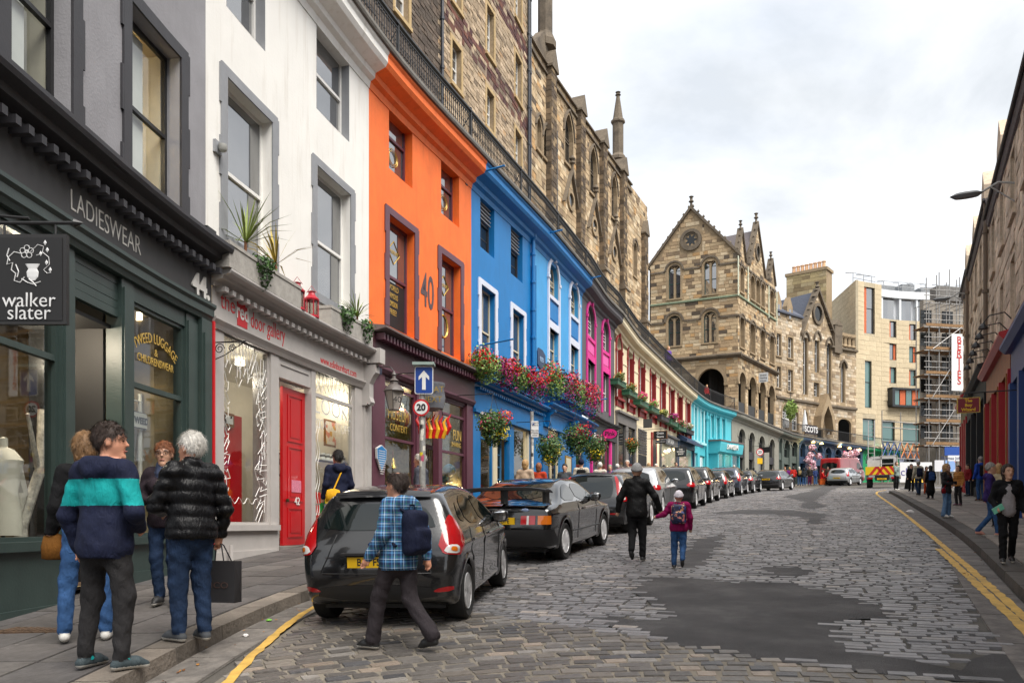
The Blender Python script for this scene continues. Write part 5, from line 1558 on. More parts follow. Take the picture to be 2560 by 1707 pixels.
# cream building, eight red arches
CRM=mat('cream_render',srgb('#e4d5b4'),.75,.06,1.2,.15,24,streak=.18,dirt=srgb('#c8b48c'))
RED=mat('oxblood_paint',srgb('#8c2322'),.5,.1,3,.08)
b=building('cream_building','cream curved building with eight oxblood arched windows and green flower boxes','building',(S1536+S1728)/2)
WL=[1540,1569,1597,1625.5,1650.5,1673.5,1694,1714.5];WR=[1553,1582,1610,1637,1662,1684,1704.5,1724]
zt1=level(Z(1540,818),Z(1597,878),Z(1650.5,926),Z(1714,979));zb_=level(Z(1540,978),Z(1597,1018),Z(1650,1055),Z(1714,1086))
CREAM_WB=[]
ops=[]
for i,(a,c)in enumerate(zip(WL,WR)):
 s0,s1=X(a),X(c);zs=zt1-(s1-s0)/2*1.1
 o=(s0,s1,zb_,zt1,'round',zs);ops.append(o)
 w=sash(LEFT,b,s0,s1,zb_,zt1,-.2,WHITE if i not in(6,)else RED,UGLASS,mid=.5,bars=(2,1),fw=.06,kind='round',zs=zs)
 mb=MB();wd=.14
 mb.ribbon(LEFT,arch_pts(s0-wd,s1+wd,zs,zt1+wd,'round'),arch_pts(s0,s1,zs,zt1,'round'),.002,.07)
 mb.bx(LEFT,s0-wd,s0,.002,.06,zb_,zs);mb.bx(LEFT,s1,s1+wd,.002,.06,zb_,zs);mb.bx(LEFT,s0-wd-.04,s0+.002,.002,.1,zs-.3,zs-.16);mb.bx(LEFT,s1-.002,s1+wd+.04,.002,.1,zs-.3,zs-.16)
 mb.mk('surround',RED,w)
 mb=MB();e_=.008;zz=zs;mb.bx(LEFT,s0,s0+e_,-.2,.0,zb_,zs);mb.bx(LEFT,s1-e_,s1,-.2,.0,zb_,zs);mb.mk('reveal_lining',RED,w)
 mb=MB();cc=(s0+s1)/2;mb.prism(LEFT,[(cc-.06,zt1),(cc+.06,zt1),(cc+.1,zt1+.42),(cc-.1,zt1+.42)],.002,.14);mb.mk('keystone',RED,w)
 mb=MB();mb.bx(LEFT,s0-.25,s1+.25,.002,.2,zb_-.14,zb_);mb.bx(LEFT,s0-.2,s0-.06,.002,.13,zb_-.5,zb_-.14);mb.bx(LEFT,s1+.06,s1+.2,.002,.13,zb_-.5,zb_-.14);mb.bx(LEFT,s0-.06,s1+.06,.002,.04,zb_-.45,zb_-.14);mb.mk('sill',RED,w)
zgf=level(Z(1537,1028),Z(1640,1070))
painted_wall(b,S1536,S1728,LEFT.ground(S1536)-.5,ZT(S1536)-.4 if 0 else min(ZT(S1536),ZT(S1728))-.2,ops,CRM)
for i in range(7):
 s0,s1=X(WR[i])+.2,X(WL[i+1])-.2;mb=MB();mb.bx(LEFT,s0,s1,.002,.035,zt1-1.35,zt1-1.27);mb.mk('string_course',CRM,b)
def unit(px0,px1,py_top,m,name='shopfront',riser_h=.6,door=False,gm=GLASS,deep=.02):
 s0,s1=X(px0),X(px1);zt=Z(px0,py_top);g=LEFT.ground(s0)
 mb=MB();mb.bx(LEFT,s0,s1,.004,.14,zt-.55,zt);mb.bx(LEFT,s0,s0+.25,.004,.12,g,zt-.55);mb.bx(LEFT,s1-.25,s1,.004,.12,g,zt-.55);mb.bx(LEFT,s0+.25,s1-.25,.004,.1,g,g+riser_h)
 mb.bx(LEFT,s0-.05,s1+.05,.004,.28,zt,zt+.12)
 o=mb.mk(name,m,b)
 mb=MB();mb.quad(LEFT.m(s0+.25,.02,g+riser_h),LEFT.m(s1-.25,.02,g+riser_h),LEFT.m(s1-.25,.02,zt-.55),LEFT.m(s0+.25,.02,zt-.55));mb.mk('pane',gm,o,fix=False)
 return o,s0,s1,zt,g
SGREY=mat('stone_grey_paint',srgb('#6f6b68'),.6,.1,2)
o,s0,s1,zt_,g=unit(1538,1586,1030,SGREY,gm=DGLASS)
mb=MB();mb.bx(LEFT,X(1560),X(1566),.02,.13,g,zt_-.55);mb.mk('post',SGREY,o)
mb=MB();s0,s1=X(1589),X(1614);zl=Z(1590,1062);mb.bx(LEFT,s0,s1,.004,.1,LEFT.ground(s0),zl);fr_=mb.mk('door_frame',mat('pale_stone_paint',srgb('#d0c4aa'),.6,.08),b)
for k in range(9):
 mb=MB();z=zl-.2-k*.17;mb.bx(LEFT,s0+.2,s1-.2,.1,.14,z-.12,z);mb.mk('louvre_slat',CHAR,fr_)
mb=MB();mb.bx(LEFT,s0+.2,s1-.2,.1,.12,LEFT.ground(s0),zl-1.75);mb.mk('door',SIGNB,fr_)
mb=MB();s0,s1=X(1627),X(1639);mb.bx(LEFT,s0,s1,.004,.1,LEFT.ground(s0),Z(1628,1080));fr_=mb.mk('door_frame',RED,b);mb=MB();mb.bx(LEFT,s0+.2,s1-.2,.1,.112,LEFT.ground(s0),Z(1628,1095));mb.mk('door',SIGNB,fr_)
NAVY=mat('navy_paint',srgb('#1c3252'),.45,.1,2);SLATE=mat('slate_paint',srgb('#4a4d52'),.5,.1,2)
o,s0,s1,zt_,g=unit(1648,1690,1084,SLATE,gm=GLASS)
plet(LEFT,'GIFT SHOP',.45,(s0+s1)/2+.3,.145,zt_-.28,WHITE,o,sx=.8)
o,s0,s1,zt_,g=unit(1692,1733,1094,NAVY,gm=GLASS)
mb=MB();mb.sweep(LEFT,s0,s1,[(.14,zt_-.1),(.7,zt_-.3),(.75,zt_-.3),(.75,zt_-.1),(.14,zt_+.3)]);mb.mk('canopy',NAVY,o)
for px in(1665,1712):shop_light(px,.6,zt_-.9,8)
# two turquoise buildings
TURQ=mat('turquoise_paint',srgb('#4cb3c0'),.55,.06,1.2,.15,24,streak=.12,dirt=srgb('#3a98a6'));TURQL=mat('pale_turquoise_paint',srgb('#a6d8dd'),.55,.05,3)
b=building('turquoise_building','turquoise narrow building with two pale arched windows over small square openings','building',(S1728+S1764)/2)
ops=[]
ztc=level(Z(1734,1000),Z(1750,1016));zbc=level(Z(1734,1098),Z(1752,1108))
for a,c in((1734.5,1741.5),(1751,1758)):
 s0,s1=X(a),X(c);zs=ztc-(s1-s0)/2;ops.append((s0,s1,zbc,ztc,'round',zs))
 w=sash(LEFT,b,s0,s1,zbc,ztc,-.12,TURQL,mat('pale_blind',srgb('#9fc4c8'),.4,.05),mid=.5,kind='round',zs=zs,fw=.1)
 mb=MB();mb.ribbon(LEFT,arch_pts(s0-.2,s1+.2,zs,ztc+.2,'round'),arch_pts(s0,s1,zs,ztc,'round'),.002,.09);mb.bx(LEFT,s0-.2,s0,.002,.08,zbc,zs);mb.bx(LEFT,s1,s1+.2,.002,.08,zbc,zs);mb.bx(LEFT,s0-.3,s1+.3,.002,.2,zbc-.2,zbc);mb.mk('surround',TURQL,w)
 mb=MB();cc=(s0+s1)/2;mb.prism(LEFT,[(cc-.1,ztc),(cc+.1,ztc),(cc+.15,ztc+.6),(cc-.15,ztc+.6)],.002,.15);mb.mk('keystone',TURQL,w)
 z1=Z(a,1130 if a<1740 else 1138);z0=LEFT.ground(s0)+.5
 ops.append((s0-.15,s1+.35,z0,z1,'rect'));w=sash(LEFT,b,s0-.15,s1+.35,z0,z1,-.15,TURQL,GLASS,mid=.5,fw=.1)
painted_wall(b,S1728,S1764,LEFT.ground(S1728)-.5,ZT(S1764)-.2,ops,TURQ)
s=S1764;t=thing('downpipe','turquoise downpipe between the two turquoise fronts','pipe',base_of(s,.1));mb=MB();mb.tube([LEFT.m(s,.12,LEFT.ground(s)),LEFT.m(s,.12,ZT(s)-.8)],.1,8);mb.mk('pipe',TURQ,t);mb=MB();mb.lathe(LEFT.m(s,.12,ZT(s)-1.4),[(.12,-.2),(.2,0),(.2,.25)],8);mb.mk('hopper',TURQ,t)
b=building('turquoise_shop','turquoise shop with three arched windows and a projecting shopfront below','building',(S1764+S1828)/2)
ops=[];zt1=level(Z(1776,1028),Z(1806,1043));zb1=level(Z(1776,1092),Z(1806,1100))
for a,c in((1775,1783),(1789,1797),(1803,1811)):
 s0,s1=X(a),X(c);zs=zt1-(s1-s0)/2;ops.append((s0,s1,zb1,zt1,'round',zs))
 w=sash(LEFT,b,s0,s1,zb1,zt1,-.15,TURQL,UGLASS,mid=.5,kind='round',zs=zs,fw=.1)
 mb=MB();mb.ribbon(LEFT,arch_pts(s0-.22,s1+.22,zs,zt1+.22,'round'),arch_pts(s0,s1,zs,zt1,'round'),.002,.1);mb.bx(LEFT,s0-.22,s0,.002,.09,zb1,zs);mb.bx(LEFT,s1,s1+.22,.002,.09,zb1,zs);mb.mk('surround',TURQ,w)
 mb=MB();cc=(s0+s1)/2;mb.prism(LEFT,[(cc-.1,zt1),(cc+.1,zt1),(cc+.15,zt1+.7),(cc-.15,zt1+.7)],.002,.15);mb.mk('keystone',TURQL,w)
painted_wall(b,S1764,S1828,LEFT.ground(S1764)-.5,ZT(S1828)-.2,ops,TURQ)
s0,s1=X(1771),X(1829);z1,z0=Z(1775,1097,.8),Z(1775,1128,.8);g=LEFT.ground(s0)
mb=MB();mb.sweep(LEFT,s0,s1,[(0,z0),(.8,z0),(1.0,z0+.15),(1.1,z1-.2),(1.1,z1),(0,z1+.25)]);fa=mb.mk('fascia',TURQ,b)
mb=MB();mb.bx(LEFT,s0-.1,s1+.1,0,1.15,z1,z1+.12);mb.mk('lead_ledge',mat('lead_grey',srgb('#6a5b58'),.7),b)
plet(LEFT,'SWISH',.62,(s0+s1)/2+.2,1.14,(z0+z1)/2+.1,mat('letter_white',(.7,.7,.66),.5),fa,bold=.006,extrude=.05)
for k in range(4):
 s=s0+.2+(s1-s0-.4)*k/3;mb=MB();mb.bx(LEFT,s-.08,s+.08,0,.8,g,z0);mb.mk('post',TURQ,b)
for k in range(3):
 a,c=s0+.28+(s1-s0-.4)*k/3,s0+.12+(s1-s0-.4)*(k+1)/3;mb=MB();mb.quad(LEFT.m(a,.7,g+.5),LEFT.m(c,.7,g+.5),LEFT.m(c,.7,z0),LEFT.m(a,.7,z0));mb.mk('pane',GLASS,b,fix=False)
mb=MB();mb.bx(LEFT,s0+.1,s1-.1,0,.75,g,g+.5);mb.mk('stall_riser',TURQ,b)
for px in(1785,1805,1735):shop_light(px,.35 if px>1770 else-.6,z0-.3,8,(1,.8,.5))
# terrace cornice in each front's colour, slab and railing
def tcorn(m,s0,s1,parent_label):
 mb=MB()
 prof=[(-.3,-.95),(.02,-.95),(.05,-.80),(.16,-.74),(.18,-.62),(.44,-.52),(.50,-.42),(.50,-.27),(.54,-.22),(.54,-.10),(-.3,-.10)]
 n=max(1,int((s1-s0)/.8));mb.sweep(LEFT,s0,s1,prof,dz=ZT)
 return mb.mk('cornice',m,parent_label)
bd={o.name:o for o in bpy.data.objects if o.type=='EMPTY'}
for nm,m,a,c in(('tweed_shop',GREYW,SA,S514),('gallery_building',WHR,S514,S922),('orange_building',ORG,S922,S1178),('blue_building',BLU,S1178,S1330),('light_blue_building',BLU,S1330,S1455),('pink_building',DGREY,S1455,S1536),('cream_building',CRM,S1536,S1728),('turquoise_building',TURQ,S1728,S1764),('turquoise_shop',TURQ,S1764,S1828)):
 tcorn(m,a,c,bd[nm])
SLAB=mat('terrace_slab',(.13,.12,.105),.85,.25,3,.3)
terr=thing('terrace','long stone terrace walkway running above the painted shops','terrace',LEFT.m(S922,0,ZT(S922)))
mb=MB();mb.sweep(LEFT,SA,S1828+1.0,[(-6.0,-.16),(.60,-.16),(.62,-.10),(.60,0.0),(-6.0,0.0)],dz=ZT);mb.mk('slab',SLAB,terr)
rail=thing('terrace_railing','black cast iron railing along the terrace above the painted shops','railing',LEFT.m(S922,.35,ZT(S922)))
RS0,RS1=X(760,.35),X(1836,.35)
mb=MB()
for d_,z_,hh,ww in((.35,1.0,.05,.045),(.35,.08,.03,.03),(.35,.9,.02,.02)):
 mb.sweep(LEFT,RS0,RS1,[(d_-ww,z_),(d_+ww,z_),(d_+ww,z_+hh),(d_-ww,z_+hh)],dz=ZT,step=.6)
mb.mk('rails',BLACK,rail)
bal=MB();bal.lathe((0,0,0),[(.013,.11),(.013,.45),(.026,.50),(.013,.55),(.013,.78),(.03,.83),(.013,.88),(.013,.95)],5)
bme=None;n=0;s=RS0+.1
rest=MB()
while s<RS1:
 q=LEFT.m(s,.35,ZT(s))
 if n<300:
  if bme is None:
   o=bal.mk('baluster',BLACK,rail);bme=o.data
  else:
   o=bpy.data.objects.new('baluster',bme);COL.objects.link(o);o.parent=rail
   for vv in():pass
  if n==0:
   base_off=world_loc(rail)
   for v in bme.vertices:v.co=v.co+base_off
  o.location=Vector(q)-world_loc(rail)
  n+=1
 else:
  rest.lathe(q,[(.014,.11),(.014,.95)],4)
 s+=.135 if n<300 else.15
o=rest.mk('balusters',BLACK,rail);o['kind']='stuff'
for k in range(14):
 s=RS0+(RS1-RS0)*k/13;mb=MB();mb.bx(LEFT,s-.03,s+.03,.32,.38,ZT(s),ZT(s)+1.12);mb.tube([LEFT.m(s,.33,ZT(s)+.9),LEFT.m(s,-.3,ZT(s))],.015,5);mb.mk('standard',BLACK,rail)
 # stone buildings above the terrace
SAND=stone_mat('sandstone',.88,.55,(.06,.05,.04),.4,.5)
SANDB=stone_mat('sandstone_dressed',.85,.4,(.06,.05,.04),.45,.6,base=(.36,.275,.175))
DARKS=stone_mat('sooty_stone',.85,.5,(.03,.026,.023),.7,.8,base=(.17,.14,.105))
SLATER=mat('roof_slate',(.10,.085,.088),.7,.4,14,.5,20)
def sandcol(pal,wts=None):
 def f(r,c,s=0,z=0):
  k=r.random();a=0
  for p,w_ in pal:
   a+=w_
   if k<a:break
  m=r.uniform(.78,1.2);return tuple(x*m for x in p)
 return f
WARM=[((.56,.43,.27),.38),((.46,.34,.21),.22),((.62,.51,.35),.18),((.27,.20,.13),.11),((.12,.095,.072),.06),((.52,.33,.16),.05)]
RUB=[((.45,.35,.24),.38),((.53,.42,.30),.3),((.33,.26,.18),.2),((.22,.17,.12),.07),((.46,.31,.18),.05)]
PALE=[((.60,.50,.37),.45),((.50,.39,.26),.3),((.33,.25,.17),.15),((.62,.56,.46),.1)]
def stone_front(b,P,s0,s1,z0,z1,d,ops,pal,seed,ch=(.26,.4),bw=(.35,.85),limit=300,inside=None,base=SANDB,colf=None,reveal=.25,gable=None,margin=.14):
 mb=MB();wall(mb,P,s0,s1,z0,z1,d-.012,ops,reveal)
 if gable:mb.prism(P,gable,d-.4,d-.012)
 wl=mb.mk('wall',base,b,fix=False)
 bl=masonry(P,s0,s1,z0,z1,d,ops,colf or sandcol(pal),ch,bw,seed=seed,margin=margin)
 if gable:
  gz0,gz1=min(z for _,z in gable),max(z for _,z in gable)
  pts=[tuple(p)for p in gable]
  bl+=masonry(P,min(s for s,_ in gable),max(s for s,_ in gable),gz0,gz1,d,list(inside or()),colf or sandcol(pal),ch,bw,seed=seed+5,inside=lambda s,z:in_poly(s,z,pts))
 add_blocks(bl,wl,SAND,'stone',limit)
 return wl
def dressed(P,w_,o,m,wd=.16,dd=.05,d=0.0,name='margin',sill=True):
 mb=MB();out=opening_outline(o);s0,s1,z0,z1=o[:4]
 if o[4]=='rect':
  mb.bx(P,s0-wd,s1+wd,d,d+dd,z1,z1+wd);mb.bx(P,s0-wd,s0,d,d+dd,z0,z1);mb.bx(P,s1,s1+wd,d,d+dd,z0,z1)
 else:
  zs=o[5];mb.ribbon(P,arch_pts(s0-wd,s1+wd,zs,z1+wd,o[4]),arch_pts(s0,s1,zs,z1,o[4]),d,d+dd)
  mb.bx(P,s0-wd,s0,d,d+dd,z0,zs);mb.bx(P,s1,s1+wd,d,d+dd,z0,zs)
 if sill:mb.bx(P,s0-wd,s1+wd,d,d+dd+.06,z0-.14,z0)
 return mb.mk(name,m,w_)
def hood(P,w_,o,m,d=0.0,wd=.13,gap=.17,dd=.12):
 s0,s1,z0,z1,k,zs=o[:6];mb=MB()
 mb.ribbon(P,arch_pts(s0-gap-wd,s1+gap+wd,zs,z1+gap+wd,k),arch_pts(s0-gap,s1+gap,zs,z1+gap,k),d,d+dd);return mb.mk('hood_mould',m,w_)
 # tall rubble tenement
DT=-3.6
XT=lambda px:X(px,DT)
ZTn=lambda px,py:Z(px,py,DT)
b=thing('rubble_tenement','tall brown rubble tenement with white sash windows behind the terrace railing','building',LEFT.m(X(1200),DT,ZT(X(1200))))
te0,te1=X(560,DT),XT(1322)
rows=[(ZTn(1290,411),ZTn(1290,323)),(ZTn(1290,244),ZTn(1290,134)),(ZTn(1290,45),ZTn(1290,-75))]
cols=[(1287,1303),(1216,1234),(1129,1152),(987,1021)]
ops=[]
for a,c in cols:
 for z0,z1 in rows:ops.append((XT(a),XT(c),z0,z1,'rect'))
zbnd=[(rows[0][1]+.5,rows[1][0]-.35),(rows[1][1]+.5,rows[2][0]-.35)]
dpx=XT(1099)
def tcol(r,c,s=0,z=0):
 if s<dpx:return tone(r,[(.13,.105,.085),(.155,.12,.095),(.10,.08,.066)])
 for a,e_ in zbnd:
  if a<z<e_+.2 and r.random()<.78:return tone(r,[(.17,.075,.055),(.13,.06,.055),(.10,.05,.05),(.26,.2,.15)])
 return sandcol(RUB)(r,c)
zt0=ZT(X(1200))-.3
ztop=ZTn(1310,-160)
stone_front(b,LEFT,te0,te1,zt0,ztop,DT,ops,RUB,21,(.16,.27),(.22,.6),colf=tcol)
for o in ops:
 w=sash(LEFT,b,o[0],o[1],o[2],o[3],DT-.2,WHITE,UGLASS,mid=.5,bars=(2,2),fw=.07)
 dressed(LEFT,w,o,mat('margin_stone',srgb('#b39a70'),.85,.15,4,.3),.17,.04,DT)
mb=MB();mb.bx(LEFT,te1-.02,te1,DT-9,DT,zt0,ztop);mb.mk('side_wall',DARKS,b)
def pipe(P,s,d,z0,z1,m,name,label,r_=.06):
 t=thing(name,label,'pipe',P.m(s,d,z0));mb=MB();mb.tube([P.m(s,d,z0),P.m(s,d,z1)],r_,8);mb.mk('pipe',m,t,smooth=True);n=max(2,int((z1-z0)/1.9))
 for k in range(n):
  mb=MB();mb.lathe(P.m(s,d,z0+(z1-z0)*(k+.5)/n),[(r_*1.45,-.06),(r_*1.45,.06)],8);mb.mk('collar',m,t)
 return t
NAVYI=mat('black_blue_iron',(.018,.022,.032),.4,.15)
pipe(LEFT,dpx,DT+.12,zt0,ztop,NAVYI,'downpipe','dark downpipe on the rubble tenement beside the brown rendered strip')
pipe(LEFT,te1-.35,DT+.12,zt0,ztop,NAVYI,'downpipe','first of two dark downpipes at the corner of the rubble tenement');pipe(LEFT,te1-.08,DT+.12,zt0,ztop,NAVYI,'downpipe','outermost dark downpipe at the corner of the rubble tenement')
# buttressed gothic hall
b=thing('buttressed_hall','gothic sandstone hall with stepped buttresses, lancet windows and tall pinnacles','building',LEFT.m(X(1450),DT,ZT(X(1450))))
h0,h1=te1+.1,XT(1618)
zb=ZT(X(1400))-.4
zcap=level(Z(1399,185,DT+.34),Z(1467,291,DT+.34),Z(1520,375,DT+.34),Z(1577,462,DT+.34));zpar=zcap+.1
LW=[(1411,1431,264,398),(1474,1491,361,478),(1528,1541,436,545)]
zl1=level(*[ZTn(a,c)for a,_,c,_ in LW]);zl0=level(*[ZTn(a,c)for a,_,_,c in LW])
ops=[]
for a,c,_,_ in LW:s0,s1=XT(a),XT(c);ops.append((s0,s1,zl0,zl1,'point',zl1-(s1-s0)*.95))
s0,s1=XT(1343),XT(1356);zz=ZTn(1343,300)
for a,c in((1341,1352),(1358,1371)):
 s0,s1=XT(a),XT(c);ops.append((s0,s1,ZTn(1358,392),ZTn(1358,312),'point',ZTn(1358,312)-(s1-s0)*.9))
BP=[(1373,1399),(1447,1467),(1504,1520),(1554,1577),(1602,1621)]
s5=XT(1580);ops.append((XT(1583),XT(1591),ZTn(1585,690),ZTn(1585,605),'point',ZTn(1585,620)))
stone_front(b,LEFT,h0,h1,zb,zpar,DT,ops,WARM,31,(.24,.36),(.35,.9))
for o in ops:
 w=sash(LEFT,b,o[0],o[1],o[2],o[3],DT-.2,DARKS,DGLASS,mid=.5,fw=.06,kind='point',zs=o[5]);dressed(LEFT,w,o,SANDB,.14,.05,DT);hood(LEFT,w,o,DARKS,DT)
def buttress(sa,sb,z0,z1,seed,d=DT,proj=.34,step=None):
 zs_=step or(z0+(z1-z0)*.42)
 mb=MB();mb.bx(LEFT,sa,sb,d-.01,d+proj-.012,zs_,z1);mb.bx(LEFT,sa-.1,sb+.1,d-.01,d+proj+.14,z0,zs_-.25);mb.sweep(LEFT,sa-.16,sb+.16,[(d,zs_-.3),(d+proj+.22,zs_-.3),(d+proj+.22,zs_-.2),(d+proj,zs_+.12),(d,zs_+.12)])
 o=mb.mk('buttress',DARKS,b)
 mb=MB();c=(sa+sb)/2;mb.prism(LEFT,[(sa-.12,z1),(sb+.12,z1),(sb+.12,z1+.12),(c,z1+1.15),(sa-.12,z1+.12)],d-.4,d+proj+.1);mb.mk('gabled_cap',DARKS,o)
 bl=masonry(LEFT,sa,sb,zs_+.15,z1,d+proj,[],sandcol([((.16,.12,.08),.4),((.10,.075,.055),.35),((.3,.22,.13),.25)]),(.26,.34),(.28,.5),seed=seed)+masonry(LEFT,sa-.1,sb+.1,z0,zs_-.3,d+proj+.14,[],sandcol(WARM),(.26,.34),(.3,.55),seed=seed+1)
 e_=LEFT.pt(sa,d);f=LEFT.pt(sa,d+proj)
 SP=Path([tuple(e_),tuple(f)],smooth=False)
 bl+=masonry(SP,0,proj,zs_+.15,z1,0,[],sandcol([((.2,.15,.1),.5),((.11,.085,.06),.5)]),(.26,.34),(.3,.6),seed=seed+2)
 add_blocks(bl,o,SAND,'stone',36)
for k,(a,c)in enumerate(BP):
 sa,sb=X(a+6,DT+.34),X(c,DT+.34)
 sb=sa+.85 if k<4 else sb
 buttress(sb-.85,sb,zb,zcap if k<4 else Z(1621,592,DT+.34),40+3*k)
mb=MB();mb.sweep(LEFT,h0,XT(1577),[(DT-.35,zpar),(DT+.16,zpar),(DT+.16,zpar+.1),(DT+.05,zpar+.22),(DT-.35,zpar+.22)]);mb.sweep(LEFT,h0,XT(1577),[(DT-.05,zpar-.55),(DT+.14,zpar-.55),(DT+.14,zpar-.42),(DT-.05,zpar-.36)]);mb.mk('parapet',DARKS,b)
roof_pts=None
for k,(pa,pya,pb,pyb)in enumerate(((1425,430,1411,525),(1484,500,1475,590),(1534,570,1528,640))):
 s=XT(pa);zt_=ZTn(pa,pya);hw=1.35;zl=zt_-2.3
 mb=MB();mb.ribbon(LEFT,[(s-hw-.12,zl),(s,zt_+.2),(s+hw+.12,zl)],[(s-hw+.05,zl),(s,zt_-.05),(s+hw-.05,zl)],DT,DT+.22);gb_=mb.mk('gablet',DARKS,b)
 mb=MB();mb.lathe(LEFT.m(s,DT+.15,zt_),[(.07,0),(.08,.4),(.18,.5),(.1,.62),(.2,.75),(.12,.9),(.001,1.0)],8);mb.mk('finial',DARKS,gb_)
 zc_=zt_-1.75
 mb=MB();n=18;mb.ribbon(LEFT,[(s+.62*math.cos(2*PI*i/n),zc_+.62*math.sin(2*PI*i/n))for i in range(n)],[(s+.42*math.cos(2*PI*i/n),zc_+.42*math.sin(2*PI*i/n))for i in range(n)],DT,DT+.12,True);rg=mb.mk('roundel',SANDB,b)
 mb=MB();mb.prism(LEFT,[(s+.42*math.cos(2*PI*i/n),zc_+.42*math.sin(2*PI*i/n))for i in range(n)],DT,DT+.03);mb.mk('pane',DGLASS,rg)
def pinnacle(px,d,zb_,zt_,r_,label_m=DARKS):
 q=LEFT.m(X(px,d),d,zb_);H=zt_-zb_
 mb=MB();mb.lathe(q,[(r_*1.5,0),(r_*1.5,H*.04),(r_,H*.09),(r_,H*.52),(r_*1.3,H*.54),(r_*1.3,H*.57),(r_*.95,H*.59),(r_*.3,H*.93),(r_*.55,H*.94),(r_*.3,H*.96),(r_*.5,H*.98),(.001,H)],8);mb.mk('pinnacle',label_m,b)
pinnacle(1363,DT-.3,ZTn(1363,100),ZTn(1363,-330),.42);pinnacle(1545,DT-1.2,Z(1545,402,DT-1.2),Z(1545,228,DT-1.2),.42)
mb=MB();s0,s1=XT(1335),XT(1392);zc_=ZTn(1365,150);mb.prism(LEFT,[(s0,zpar-.2),(s1,zpar-.2),(s1,zc_-.3),((s0+s1)/2,zc_+1.6),(s0,zc_-.3)],DT-.6,DT-.1);mb.mk('cross_gable',DARKS,b)
mb=MB();mb.sweep(LEFT,h0,XT(1577),[(DT-.4,zpar+.2),(DT-.4,zpar+.5),(DT-7,zpar+3.6),(DT-7,zpar+.2)]);mb.mk('roof',SLATER,b)
mb=MB();mb.bx(LEFT,h1-.3,h1,DT-8,DT-.05,zb,zpar-1.4);mb.mk('end_wall',DARKS,b)
pipe(LEFT,XT(1384),DT+.2,zb,ZTn(1384,330),NAVYI,'downpipe','slim dark downpipe beside the first buttress of the gothic hall',.05)
# gothic corner building with arcade
C0=(20.2,72.0)
GL=Path([(13.0,75.5),C0],smooth=False);GR=Path([C0,(26.5,81.0)],smooth=False)
b=thing('arcaded_corner_building','gothic corner building with crow-finialled gables over a round-arched arcade','building',(C0[0],C0[1],ZT(S1828)))
lx=GL.s_at;rx=GR.s_at
lz=lambda px,py:GL.z_at(px,py);rz_=lambda px,py:GR.z_at(px,py)
zb=ZT(S1828)-.3
zc=level(lz(1698,899),lz(1838,882),rz_(1900,915));zg=level(lz(1629,765),lz(1838,739));ze=level(lz(1840,640),lz(1628,662))
LENL=GL.L
apex=lz(1727.5,514);sap=lx(1727.5)
WU=[(1671,1701,663,748),(1760,1791,652,738)];WM=[(1670,1701,791,866),(1759,1791,780,858)]
ops=[]
for ws in(WU,WM):
 z1=level(*[lz(a,y)for a,_,y,_ in ws]);z0=level(*[lz(a,y)for a,_,_,y in ws])
 for a,c,_,_ in ws:s0,s1=lx(a),lx(c);ops.append((s0,s1,z0,z1,'round',z1-(s1-s0)/2))
ar=(lx(1743),lx(1811),zb,lz(1777,921),'round',lz(1811,957))
foot=ze-.3
gab=[(-.1,foot),(LENL+.1,foot),(LENL+.1,foot+.4),(sap,apex-.35),(-.1,foot+.4)]
ocz=lz(1728,600)
stone_front(b,GL,0,LENL,zb,foot,0,ops+[ar],WARM,51,(.27,.36),(.35,.9),300,gable=gab,inside=[(sap-1.0,sap+1.0,ocz-1.0,ocz+1.0)],reveal=.35)
for o in ops:
 w=sash(GL,b,o[0],o[1],o[2],o[3],-.25,mat('teal_frame',srgb('#2c4a48'),.5,.1),UGLASS,mid=.45,fw=.07,bars=(1,1),kind='round',zs=o[5])
 c=(o[0]+o[1])/2;mb=MB();mb.bx(GL,c-.09,c+.09,-.3,-.08,o[2],o[3]-.25)
 for k in(-1,1):mb.tube([GL.m(c,-.16,o[5]-.1),GL.m(c+k*.14,-.16,o[5]+.25),GL.m(c+k*.32,-.16,o[5]+.35)],.06,5)
 mb.mk('mullion',SANDB,w);dressed(GL,w,o,SANDB,.2,.04,0);hood(GL,w,o,DARKS,0,.16,.2,.14)
mb=MB();n=20
for r0_,r1_,d_ in((1.0,.72,.16),(.72,.55,.06)):mb.ribbon(GL,[(sap+r0_*math.cos(2*PI*i/n),ocz+r0_*math.sin(2*PI*i/n))for i in range(n)],[(sap+r1_*math.cos(2*PI*i/n),ocz+r1_*math.sin(2*PI*i/n))for i in range(n)],-.2,d_,True)
rg=mb.mk('rose_window',DARKS,b)
mb=MB();mb.prism(GL,[(sap+(.42+.13*math.cos(7*2*PI*i/56))*math.cos(2*PI*i/56),ocz+(.42+.13*math.cos(7*2*PI*i/56))*math.sin(2*PI*i/56))for i in range(56)],-.1,.005);mb.mk('pane',DGLASS,rg)
def coping(P,pts,d0,d1,th,m,par,name='coping'):
 mb=MB();mb.ribbon(P,[(s,z+th)for s,z in pts],pts,d0,d1);return mb.mk(name,m,par)
cp=coping(GL,[(-.25,foot+.05),(sap,apex-.35),(LENL+.25,foot+.05)],-.45,.22,.32,DARKS,b)
def crockets(P,a,c,n,d,par,r_=.12):
 for i in range(n):
  t=(i+.6)/n;s,z=a[0]+(c[0]-a[0])*t,a[1]+(c[1]-a[1])*t;mb=MB();mb.lathe(P.m(s,d,z+.3),[(.04,0),(r_,.1),(r_*.7,.22),(.001,.3)],6);mb.mk('crocket',DARKS,par)
crockets(GL,(-.1,foot+.1),(sap,apex-.3),8,.0,cp);crockets(GL,(LENL+.1,foot+.1),(sap,apex-.3),9,.0,cp)
